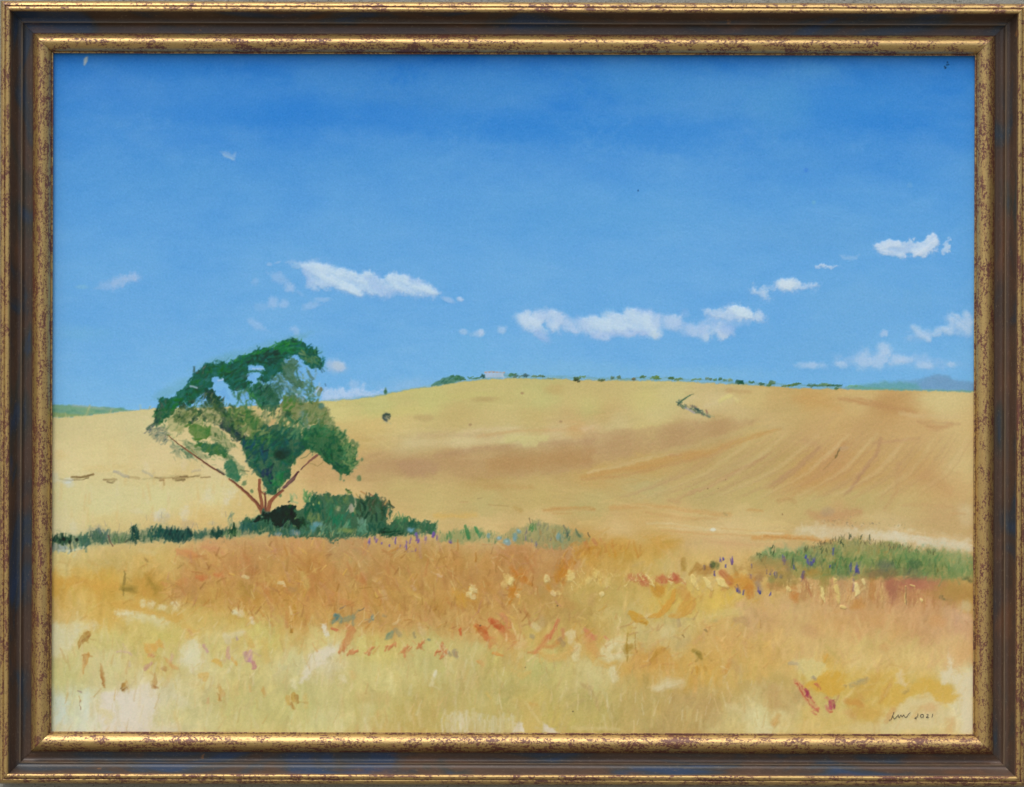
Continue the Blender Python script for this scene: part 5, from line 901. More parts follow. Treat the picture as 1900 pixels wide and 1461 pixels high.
for x, y, w_, h in [(110, 700, 8, 8), (95, 740, 7, 12), (115, 745, 6, 12), (40, 790, 10, 7), (20, 810, 9, 8), (0, 770, 7, 6), (395, 720, 9, 7), (380, 740, 8, 7), (520, 730, 6, 10), (565, 740, 7, 8), (765, 610, 6, 10), (685, 665, 5, 6), (925, 625, 3, 11), (855, 625, 4, 7), (1475, 735, 7, 6), (1435, 755, 6, 5), (1465, 760, 4, 5), (-20, 760, 5, 5), (700, 690, 4, 6), (1190, 700, 3, 5)]:
    for j in range(3): dab(*kp(x+rng.normal(0, w_), y+rng.normal(0, h)), h*.8, 2.6, 84+rng.normal(0, 16), [(62, 68, 44), (84, 88, 52), (60, 84, 60)][rng.integers(3)], .75, .4, .3, .9)
BV = [(70, 70, 150), (92, 66, 150), (60, 72, 156), (84, 80, 150)]
for k_, pts in [(kp, [(200, 810, 10, 14), (210, 830, 8, 10), (410, 830, 14, 9), (430, 850, 12, 8), (450, 820, 8, 8), (390, 790, 8, 8), (770, 880, 5, 18), (825, 890, 11, 18), (825, 905, 9, 10), (840, 930, 5, 5), (55, 915, 4, 10), (95, 920, 6, 14), (130, 945, 9, 13), (180, 955, 8, 8), (370, 940, 8, 18), (590, 870, 4, 5), (625, 740, 4, 16), (290, 880, 4, 10)]),
                 (ko, [(490, 1060, 9, 9), (540, 1050, 7, 6), (575, 1110, 5, 12), (625, 1000, 4, 10), (650, 990, 6, 6), (730, 1015, 8, 14), (670, 1050, 4, 6), (765, 1240, 9, 14), (780, 1260, 7, 10), (822, 1265, 6, 12), (880, 1145, 7, 9), (950, 1250, 9, 12), (965, 1275, 7, 7), (1045, 1290, 4, 8), (890, 1050, 3, 9)])]:
    for x, y, w_, h in pts:
        for j in range(3): dab(*k_(x+rng.normal(0, w_*.6), y+rng.normal(0, h*.6)), h*.7, max(2.4, w_*.5), 86+rng.normal(0, 10), c3(BV[rng.integers(4)])+rng.normal(0, 7), .85, .35, .35)
st(kp, [(215, 840), (240, 900), (255, 980)], 10, (126, 104, 96), .6, 4); st(kp, [(370, 960), (400, 1050), (430, 1130)], [8, 8, 4], (150, 92, 76), .7, 2.5, .4); st(kp, [(400, 1050), (435, 1130)], 4, (160, 84, 44), .7); st(ko, [(880, 1140), (930, 1190), (960, 1250)], 12, (134, 114, 116), .65, 4)
st(ko, [(640, 1110), (680, 1150), (710, 1190)], 14, (176, 92, 60), .75, 3); st(ko, [(310, 1000), (312, 1080)], 10, (156, 120, 50), .7, 3); st(ko, [(430, 1040), (370, 1120)], 8, (160, 116, 50), .7, 3); st(ko, [(740, 1050), (760, 1130)], 6, (140, 116, 60), .6, 3)
for x, y, rx, ry, c in [(500, 1090, 16, 10, (160, 112, 50)), (820, 1180, 26, 14, (196, 132, 48)), (875, 1270, 11, 14, (188, 122, 50)), (560, 1040, 5, 6, (70, 84, 50)), (590, 1050, 5, 6, (90, 100, 60)), (140, 1170, 14, 8, (188, 112, 66)), (240, 1160, 10, 8, (176, 76, 54)), (110, 1260, 10, 10, (192, 136, 50)), (1060, 1180, 6, 14, (116, 128, 72)), (960, 1150, 8, 10, (150, 110, 76)), (1330, 1260, 10, 16, (176, 130, 80)), (1250, 1310, 7, 8, (192, 130, 60)), (1020, 1060, 40, 18, (170, 132, 72)), (660, 1240, 6, 6, (200, 150, 70)), (1080, 1220, 24, 8, (176, 126, 72)), (1160, 1160, 24, 14, (150, 128, 66))]:
    blob(*ko(x, y), rx, ry, c, .75, 0, .5, .4, .1, .15)
# ---- pale impasto wheat heads -------------------------------------------
YP = [(218, 196, 122), (222, 204, 136), (210, 186, 108)]
def yel(k_, P_, w, t=.9, c=None): stroke(k_(P_), w, c or YP[rng.integers(3)], .93, 1.0, .25, .9, t)
yel(ko, [(385, 1130), (400, 1180), (435, 1250)], [5, 12, 5], c=(220, 196, 120)); yel(ko, [(490, 1155), (520, 1200), (550, 1255)], [5, 10, 5], c=(220, 200, 128)); yel(ko, [(600, 1165), (630, 1190), (680, 1235)], [7, 14, 6], c=(222, 202, 128))
for x, y in [(200, 1140), (210, 1160), (190, 1180), (215, 1190), (205, 1200), (310, 1160), (320, 1180), (305, 1195), (185, 1145), (1210, 1240), (1190, 1250), (1390, 1215), (1405, 1210), (1395, 1240)]: dab(*ko(x, y), 4, 2.4, rng.uniform(0, 180), (220, 200, 140), .9, .3, .6)
yel(ko, [(0, 1140), (30, 1180), (60, 1220)], [3, 5, 2]); yel(ko, [(1600, 1170), (1605, 1230), (1625, 1330), (1620, 1370)], [5, 8, 8, 3]); yel(ko, [(1480, 1230), (1490, 1300), (1500, 1350)], [5, 6, 2]); yel(ko, [(1770, 1200), (1790, 1250), (1780, 1300)], [4, 9, 5]); yel(ko, [(1650, 1395), (1680, 1405)], 5)
for i in range(90):
    x = rng.uniform(1150, 1900); y = rng.uniform(1180, 1330)
    dab(*ko(x, y), rng.uniform(4, 14), rng.uniform(1.2, 2.2), 84+rng.normal(0, 9), [(212, 178, 104), (206, 160, 96), (196, 140, 84), (220, 196, 130)][rng.integers(4)], .7, .4, .4, .8)
scat(kp([(420, 980), (1500, 990), (1760, 1050), (1700, 1200), (1300, 1220), (700, 1230), (420, 1150)]), 220, (8, 24), (2, 6), 84, [(182, 132, 84), (190, 140, 90), (176, 120, 80), (196, 146, 88), (170, 124, 70), (202, 158, 104)], (.3, .6), 7, 12, .25, .5)
scat(kp([(500, 1020), (1450, 1050), (1400, 1190), (560, 1180)]), 70, (6, 15), (1.1, 2), 86, [(214, 182, 116), (208, 172, 104)], (.5, .8), 6, 10, .5, .4)
for x, y, rx, ry, c in [(1110, 1020, 10, 22, (156, 88, 74)), (1280, 1010, 20, 12, (160, 92, 80)), (1130, 1100, 10, 18, (160, 104, 80)), (1650, 1110, 34, 18, (168, 128, 66)), (1600, 1060, 30, 12, (170, 134, 70)), (830, 1190, 13, 10, (190, 132, 60)), (290, 1110, 8, 14, (186, 120, 58)), (950, 1060, 6, 26, (176, 120, 62)), (880, 1030, 10, 14, (170, 138, 90)), (690, 1030, 8, 16, (176, 140, 96)), (1380, 1020, 30, 10, (176, 112, 86)), (1745, 1210, 10, 10, (204, 186, 140)), (540, 960, 10, 26, (140, 130, 62)), (440, 920, 16, 8, (170, 126, 52)), (1070, 930, 24, 10, (120, 106, 70)), (970, 930, 18, 8, (134, 110, 76)), (1060, 870, 14, 10, (96, 100, 90)), (1300, 930, 14, 10, (110, 110, 78)), (1310, 850, 10, 8, (70, 104, 84))]:
    blob(*kp(x, y), rx, ry, c, .6, 0, .7, .4, .05)
yel(kp, [(635, 985), (650, 1060), (670, 1180)], [5, 8, 4]); yel(kp, [(525, 1060), (535, 1130), (550, 1180)], [5, 6, 2]); yel(kp, [(810, 1030), (825, 1090), (815, 1120)], [8, 10, 5]); yel(kp, [(870, 990), (885, 1020)], 5); yel(kp, [(1275, 1030), (1310, 1040)], [3, 6, 3]); yel(kp, [(695, 1215), (720, 1220)], 5); yel(kp, [(1235, 1040), (1230, 1180)], 1.8); yel(kp, [(1365, 1155), (1370, 1160)], 5); yel(kp, [(230, 1050), (250, 1075)], 6)
stroke(kp([(795, 980), (790, 1080)]), 3, (110, 80, 130), .6, 1.5, .4); stroke(kp([(1235, 1050), (1240, 1200)]), 1.6, (110, 96, 70), .6); stroke(kp([(1720, 970), (1790, 1000)]), 6, (110, 120, 76), .5, 3)
for x, y in [(1725, 980), (1760, 970), (1780, 1000), (1540, 1130), (1560, 1150)]: blob(*kp(x, y), 4, 3, (90, 90, 60), .5, 0, .5, .6)
# ---- left part of the foreground -----------------------------------------
def fg(k_, L_):
    for it in L_:
        P_, w, c, a_ = it[:4]; stroke(k_(P_), w, c, a_, it[4] if len(it) > 4 else 2.5, .35, 1.6, .2)
fg(kl, [([(1100, 930), (1180, 945), (1260, 970)], [10, 16, 8], (200, 132, 76), .75, 4), ([(1190, 965), (1240, 990), (1220, 1020)], 10, (186, 126, 66), .6, 3), ([(1310, 890), (1400, 910), (1480, 950)], [6, 13, 6], (196, 134, 86), .6, 4), ([(1260, 1145), (1300, 1150), (1330, 1150)], [6, 13, 7], (196, 110, 62), .8, 3), ([(1410, 1120), (1450, 1135), (1475, 1140)], [6, 11, 6], (196, 116, 62), .75, 3), ([(1100, 1200), (1130, 1185), (1145, 1180)], 12, (190, 128, 66), .6, 3), ([(970, 1200), (990, 1210)], 7, (200, 132, 80), .6),
        ([(1660, 960), (1720, 1080), (1780, 1160), (1850, 1260)], [8, 14, 16, 12], (184, 122, 68), .6, 5), ([(650, 1100), (645, 1180), (635, 1290)], [3, 5, 3], (120, 104, 50), .75, 1.5), ([(640, 1230), (680, 1240), (720, 1255)], 15, (150, 124, 52), .7, 4), ([(640, 1260), (700, 1250)], 8, (128, 108, 46), .6, 3), ([(830, 1130), (860, 1200), (930, 1250), (890, 1300)], [6, 15, 14, 4], (160, 128, 52), .65, 4), ([(850, 1170), (900, 1240)], 6, (140, 116, 44), .5, 3),
        ([(60, 1190), (250, 1180), (400, 1210), (580, 1230)], 16, (202, 154, 66), .6, 6), ([(1640, 1210), (1690, 1250), (1680, 1300)], 18, (160, 124, 48), .5, 6), ([(1230, 1240), (1225, 1310)], 10, (160, 124, 70), .45, 4), ([(400, 1230), (420, 1250), (430, 1380)], 10, (200, 150, 62), .5, 4), ([(820, 990), (840, 1010)], 4, (130, 104, 66), .6, 2), ([(780, 1070), (830, 1040)], 4, (176, 130, 66), .6), ([(1090, 1070), (1150, 1030)], 3, (150, 120, 60), .6, 1.5), ([(560, 1380), (700, 1370), (800, 1400)], 12, (204, 156, 66), .6, 4),
        ([(770, 920), (900, 950)], 8, (206, 190, 130), .5, 4), ([(200, 1010), (500, 1020)], 14, (190, 168, 104), .4, 6)])
for x, y, rx, ry in [(800, 1370, 5, 7), (870, 1385, 8, 8), (960, 1400, 10, 6), (1080, 1385, 9, 9), (1665, 1140, 5, 3), (1600, 1440, 9, 6), (640, 1450, 14, 6)]: blob(*kl(x, y), rx, ry, (216, 206, 164), .8, 0, .5, .45, .25, .3)
kq = K(90, 1060, 4.566); kr = K(450, 1060, 4.566); ks = K(820, 1060, 4.566); kt = K(1140, 1060, 4.566); ku = K(1410, 1060, 4.566)
poly(kq([(0, 430), (60, 430), (150, 460), (240, 430), (350, 420), (410, 450), (370, 500), (250, 520), (220, 640), (120, 720), (0, 720)]), (212, 208, 178), .6, 8, 4, 3, tex=.3)
poly(kq([(620, 370), (700, 340), (850, 350), (1000, 410), (1000, 460), (920, 470), (820, 420), (650, 420)]), (214, 208, 176), .55, 8, 5, 2, tex=.5, thick=.1)
poly(kq([(560, 290), (780, 300), (1000, 350), (1130, 350), (1150, 420), (1040, 430), (960, 390), (760, 350), (580, 330)]), (204, 160, 74), .7, 4, 3, tex=.2, thick=.1)
poly(kq([(430, 1060), (470, 1020), (600, 1010), (760, 1000), (860, 940), (900, 1000), (930, 1060), (900, 1180), (900, 1290), (850, 1370), (460, 1370), (410, 1250)]), (214, 206, 192), .75, 6, 4, 3, tex=.15, thick=.1)
poly(kq([(1110, 760), (1130, 640), (1200, 580), (1270, 580), (1320, 660), (1310, 780), (1250, 860), (1180, 830)]), (214, 208, 180), .6, 6, 6, 4, tex=.5, thick=.15)
poly(kq([(50, 1080), (120, 1060), (170, 1120), (150, 1280), (60, 1290)]), (200, 214, 208), .7, 7, 3, 2); poly(kq([(280, 1020), (350, 1000), (340, 1180), (310, 1280), (290, 1200)]), (202, 212, 200), .55, 6, 3)
poly(kq([(1050, 1040), (1180, 1060), (1200, 1150), (1090, 1160)]), (208, 202, 166), .5, 6, 3); poly(kq([(900, 1330), (1100, 1270), (1130, 1370), (900, 1375)]), (212, 204, 176), .55, 6, 3)
poly(kq([(800, 620), (860, 610), (900, 610), (940, 570), (975, 600), (990, 660), (940, 640), (920, 680), (880, 710), (830, 690)]), (206, 162, 80), .85, 2, 1.6, thick=.2)
poly(kq([(820, 720), (870, 700), (850, 850), (810, 800)]), (202, 190, 104), .5, 5, 3)
fg(kq, [([(345, 525), (300, 570), (262, 620), (258, 660)], [8, 16, 8, 2], (164, 120, 54), .85, 1.5), ([(335, 550), (290, 600)], 4, (140, 96, 50), .6, 1.5), ([(345, 690), (310, 760), (290, 860)], [4, 11, 3], (190, 138, 66), .85, 1.6), ([(290, 715), (330, 700), (365, 720)], 3, (170, 122, 60), .7, 1.2), ([(300, 720), (300, 790)], 4, (160, 110, 52), .6, 1.4),
        ([(445, 790), (455, 880), (475, 980)], [3, 6, 4], (172, 124, 62), .8, 1.5), ([(450, 900), (465, 960)], 4, (156, 106, 52), .6, 1.4), ([(630, 960), (635, 1000), (655, 985)], [8, 9, 6], (150, 108, 46), .8, 1.8), ([(610, 990), (640, 1010)], 4, (120, 84, 40), .7, 1.2), ([(660, 930), (645, 970)], 6, (190, 146, 70), .6, 2), ([(900, 870), (900, 940), (895, 985)], [3, 10, 7], (178, 134, 72), .8, 1.8), ([(880, 975), (925, 985)], 4, (150, 104, 60), .6, 1.5),
        ([(985, 730), (1040, 790), (1090, 830)], [3, 9, 5], (200, 150, 84), .75, 2), ([(970, 820), (990, 830)], 9, (170, 128, 74), .7, 1.8), ([(860, 710), (885, 720)], 7, (196, 128, 90), .8, 1.8), ([(580, 690), (620, 680), (680, 690), (700, 710)], 4, (196, 160, 160), .6, 1.8), ([(690, 770), (690, 800)], 5, (196, 176, 160), .6), ([(870, 785), (830, 810), (820, 835)], [6, 8, 4], (182, 128, 124), .75, 2), ([(1050, 700), (1040, 760)], 6, (200, 160, 156), .6, 2.4),
        ([(1320, 630), (1345, 680)], [6, 9, 5], (184, 134, 150), .8, 2), ([(1525, 650), (1525, 730)], [7, 11, 8], (192, 140, 138), .8, 2), ([(1665, 700), (1690, 750)], 10, (170, 120, 150), .75, 2), ([(1710, 690), (1710, 760)], 9, (190, 140, 160), .75, 2), ([(1735, 770), (1745, 815)], 7, (182, 110, 130), .8, 1.8), ([(1560, 740), (1590, 785)], [6, 12, 6], (202, 152, 66), .85, 1.8), ([(1390, 760), (1430, 770), (1460, 800)], [5, 11, 6], (204, 162, 70), .85, 1.8), ([(1290, 885), (1340, 880), (1330, 910)], 10, (206, 166, 86), .75, 2),
        ([(1445, 960), (1470, 1040), (1450, 1090)], [5, 10, 5], (188, 140, 66), .7, 2), ([(1430, 1040), (1470, 1090)], 4, (160, 112, 50), .6, 1.4), ([(1350, 1080), (1350, 1115)], 5, (200, 150, 110), .6, 2), ([(1590, 560), (1600, 580)], 4, (160, 130, 160), .7, 1.6), ([(1190, 500), (1215, 530)], 6, (196, 140, 110), .7, 2), ([(1150, 460), (1230, 520), (1190, 560)], 12, (204, 166, 84), .65, 3), ([(1650, 510), (1700, 590), (1735, 640)], [6, 12, 8], (202, 168, 92), .8, 2.4), ([(1830, 600), (1850, 750)], 14, (202, 172, 94), .6, 4),
        ([(250, 1010), (285, 1020)], 1.6, (140, 110, 110), .8, 1), ([(262, 1060), (268, 1130), (278, 1175)], 1.8, (150, 120, 96), .8, 1), ([(450, 1190), (530, 1220), (500, 1270)], 14, (208, 196, 140), .7, 4), ([(600, 450), (610, 520)], 9, (200, 172, 104), .5, 3), ([(1820, 1010), (1830, 1050)], 7, (196, 162, 94), .6, 2.4), ([(1580, 980), (1600, 1040)], 8, (200, 172, 106), .5, 3), ([(1710, 960), (1715, 1020)], 5, (200, 168, 106), .5, 2.5), ([(1230, 960), (1300, 1000)], 14, (200, 176, 110), .4, 5), ([(1060, 1190), (1075, 1240)], 6, (196, 176, 116), .5, 3),
        ([(1570, 350), (1640, 360)], 9, (212, 206, 170), .7, 2.5), ([(1720, 400), (1735, 440)], 7, (214, 208, 184), .8, 2), ([(1550, 540), (1640, 520)], 12, (212, 206, 180), .55, 4), ([(1500, 540), (1520, 600)], 10, (206, 198, 180), .6, 3), ([(1660, 100), (1740, 190)], 16, (162, 124, 56), .4, 6)])
poly(kr([(560, 740), (620, 650), (700, 640), (780, 655), (795, 705), (725, 720), (705, 780), (620, 810), (575, 880), (505, 960), (470, 960), (520, 850)]), (214, 206, 184), .85, 4, 3, 2, tex=.2, thick=.15)
poly(kr([(660, 440), (710, 440), (720, 500), (735, 540), (700, 555), (680, 500)]), (214, 208, 186), .85, 2.5, 2, thick=.2)
poly(kr([(970, 700), (960, 560), (1020, 520), (1060, 600), (1030, 680), (1100, 720), (1000, 740)]), (204, 192, 116), .6, 4, 3)
fg(kr, [([(340, 290), (345, 290)], 5, (188, 128, 60), .6), ([(440, 290), (450, 400), (415, 515)], [4, 9, 2.5], (178, 130, 44), .75, 2), ([(400, 460), (418, 515)], 4, (150, 110, 40), .8, 1.3), ([(550, 220), (550, 380), (568, 420)], [12, 10, 4], (190, 136, 76), .5, 3.5), ([(580, 60), (590, 200)], 14, (182, 122, 66), .5, 5), ([(480, 480), (550, 540)], 12, (196, 158, 84), .6, 4), ([(300, 100), (340, 100), (360, 135)], [4, 7, 3], (216, 200, 150), .9, 1.2), ([(10, 50), (40, 60)], 5, (212, 192, 130), .8, 1.5),
        ([(130, 60), (200, 50), (260, 80)], 15, (194, 156, 80), .7, 4), ([(500, 20), (530, 80), (545, 140)], [6, 14, 10], (196, 166, 90), .7, 3.5), ([(390, 160), (440, 160)], 12, (160, 126, 80), .5, 5), ([(200, 180), (240, 260)], 10, (186, 122, 60), .55, 4), ([(700, 290), (740, 270), (760, 200)], 12, (188, 126, 66), .55, 4), ([(850, 260), (920, 280)], 12, (186, 120, 66), .6, 4), ([(1030, 40), (1045, 300)], 10, (190, 126, 76), .4, 5), ([(980, 60), (1020, 80)], 12, (186, 116, 60), .6, 4),
        ([(1110, 60), (1170, 100)], 7, (206, 168, 106), .6, 3), ([(1190, 180), (1200, 220)], 11, (206, 176, 116), .6, 4), ([(1400, 170), (1480, 220), (1560, 270)], [8, 14, 8], (200, 166, 84), .6, 4), ([(1240, 80), (1290, 130)], 16, (176, 124, 64), .5, 5), ([(1650, 25), (1690, 50)], 4, (212, 180, 140), .8, 1.5), ([(1820, 200), (1860, 230)], 14, (196, 148, 56), .6, 5), ([(1440, 130), (1460, 150)], 6, (200, 170, 140), .6),
        ([(760, 430), (800, 390), (830, 420)], [8, 15, 10], (96, 128, 124), .8, 2.4), ([(790, 370), (800, 400)], 8, (88, 128, 144), .8, 2), ([(850, 420), (900, 400), (935, 390)], [8, 12, 9], (120, 136, 112), .75, 2.4), ([(935, 365), (938, 460)], 4, (110, 130, 116), .6, 2), ([(830, 320), (870, 300)], 2.6, (110, 96, 90), .75, 1.3), ([(985, 335), (1025, 312)], 2.2, (120, 104, 84), .8, 1.1), ([(1105, 380), (1105, 410)], 6, (84, 128, 140), .85, 1.8), ([(1070, 430), (1100, 400)], 6, (130, 142, 120), .7, 2), ([(1190, 375), (1210, 380)], 4, (130, 130, 106), .6),
        ([(1230, 570), (1250, 540), (1270, 520)], [6, 14, 8], (120, 140, 116), .85, 2), ([(1300, 500), (1330, 540)], 9, (140, 136, 110), .6, 2.4), ([(1450, 520), (1465, 560)], 5, (130, 124, 96), .7, 2), ([(1570, 575), (1590, 585)], 4, (110, 124, 104), .8, 1.4), ([(760, 480), (800, 500)], 6, (186, 84, 56), .8, 1.6), ([(890, 460), (930, 500), (890, 590), (850, 650)], [6, 14, 14, 12], (192, 124, 74), .75, 2.4)])
for x, y, w_, h in [(850, 670, 10, 14), (910, 690, 12, 10), (1090, 660, 11, 14), (1065, 680, 8, 8), (1250, 640, 12, 16), (1270, 625, 10, 8), (1380, 670, 10, 12), (1405, 650, 9, 10), (1515, 610, 9, 10), (1500, 640, 6, 8), (960, 685, 3, 3), (1660, 680, 9, 12), (1700, 710, 10, 12), (1720, 690, 8, 8), (1690, 640, 12, 14)]:
    for j in range(4): dab(*kr(x+rng.normal(0, w_), y+rng.normal(0, h)), rng.uniform(6, 11), rng.uniform(4, 7), 60+rng.normal(0, 24), [(192, 126, 76), (196, 134, 84), (186, 116, 70)][rng.integers(3)], .85, .4, .3, 1.2)
fg(kr, [([(1640, 600), (1720, 720)], 2, (214, 190, 150), .7, 1), ([(1690, 620), (1740, 690)], 2, (210, 180, 140), .7, 1), ([(1840, 490), (1850, 540)], [5, 8, 4], (190, 96, 50), .85, 1.6), ([(1740, 690), (1770, 710)], 5, (130, 116, 96), .7, 1.8), ([(1800, 670), (1810, 710)], 7, (150, 140, 110), .75, 2), ([(1500, 460), (1530, 520)], 10, (204, 180, 130), .6, 3), ([(430, 1050), (435, 1090)], [10, 13, 9], (180, 134, 50), .75, 2), ([(380, 1060), (395, 1120)], 7, (190, 148, 66), .65, 2), ([(460, 1060), (468, 1110)], 5, (156, 110, 46), .7, 1.6), ([(415, 1120), (435, 1160)], 6, (160, 112, 44), .75, 1.6),
        ([(530, 1060), (540, 1150)], 9, (200, 172, 94), .6, 3), ([(180, 990), (180, 1030)], 6, (186, 146, 76), .65, 2), ([(65, 980), (65, 1020)], 4, (196, 156, 90), .6, 2), ([(930, 860), (945, 900)], 9, (204, 172, 106), .6, 3), ([(1130, 900), (1130, 925)], 5, (200, 172, 90), .6, 2), ([(1630, 860), (1600, 960)], [8, 14, 8], (210, 202, 160), .75, 3), ([(1640, 850), (1630, 890)], 6, (214, 210, 184), .8, 2), ([(840, 900), (860, 920)], 12, (212, 202, 162), .75, 3), ([(430, 930), (440, 980)], 10, (212, 206, 164), .7, 3), ([(1000, 1060), (1200, 1070)], 20, (194, 170, 106), .5, 7), ([(1300, 900), (1320, 930)], 14, (196, 176, 104), .5, 5),
        ([(700, 1100), (740, 1300)], 12, (204, 192, 130), .4, 5), ([(780, 1200), (830, 1340)], 12, (206, 196, 144), .45, 5), ([(1030, 1160), (1050, 1330)], 20, (204, 194, 140), .5, 6), ([(1400, 1120), (1410, 1250)], 10, (206, 190, 130), .5, 4), ([(1490, 1200), (1510, 1310)], 8, (206, 190, 136), .5, 4), ([(970, 1320), (980, 1370)], 9, (196, 166, 104), .6, 3), ([(1110, 1330), (1115, 1370)], 8, (192, 160, 96), .6, 3), ([(1150, 1270), (1200, 1360)], 30, (190, 168, 100), .5, 8)])
# ---- middle and right foreground ----------------------------------------
for x, y, rx, ry, c, a_, an in [(265, 155, 7, 8, (216, 202, 140), .9, 0), (230, 200, 5, 5, (214, 196, 136), .8, 0), (270, 220, 7, 5, (212, 194, 136), .8, -20), (560, 80, 9, 10, (212, 184, 108), .8, 0), (585, 95, 6, 8, (220, 200, 130), .9, 0), (530, 120, 7, 5, (208, 176, 104), .7, 0), (890, 60, 5, 7, (216, 200, 136), .85, 0), (1080, 40, 9, 11, (218, 196, 118), .85, 0), (1240, 80, 6, 8, (214, 190, 110), .8, 0), (1320, 30, 12, 8, (214, 188, 104), .8, -30), (1370, 90, 8, 12, (212, 184, 104), .7, -50), (940, 190, 4, 7, (218, 200, 140), .8, 40), (990, 185, 6, 5, (214, 192, 120), .8, 0), (1360, 195, 4, 4, (220, 204, 140), .9, 0), (640, 205, 6, 3, (216, 190, 130), .8, -30)]:
    blob(*ks(x, y), rx, ry, c, a_, an, .35, .6, .7, .3)
for i in range(34): dab(*ks(rng.uniform(1010, 1450), rng.uniform(0, 150)), rng.uniform(4, 11), 1.7, -62+rng.normal(0, 14), YP[rng.integers(3)], .75, .4, .6, .8)
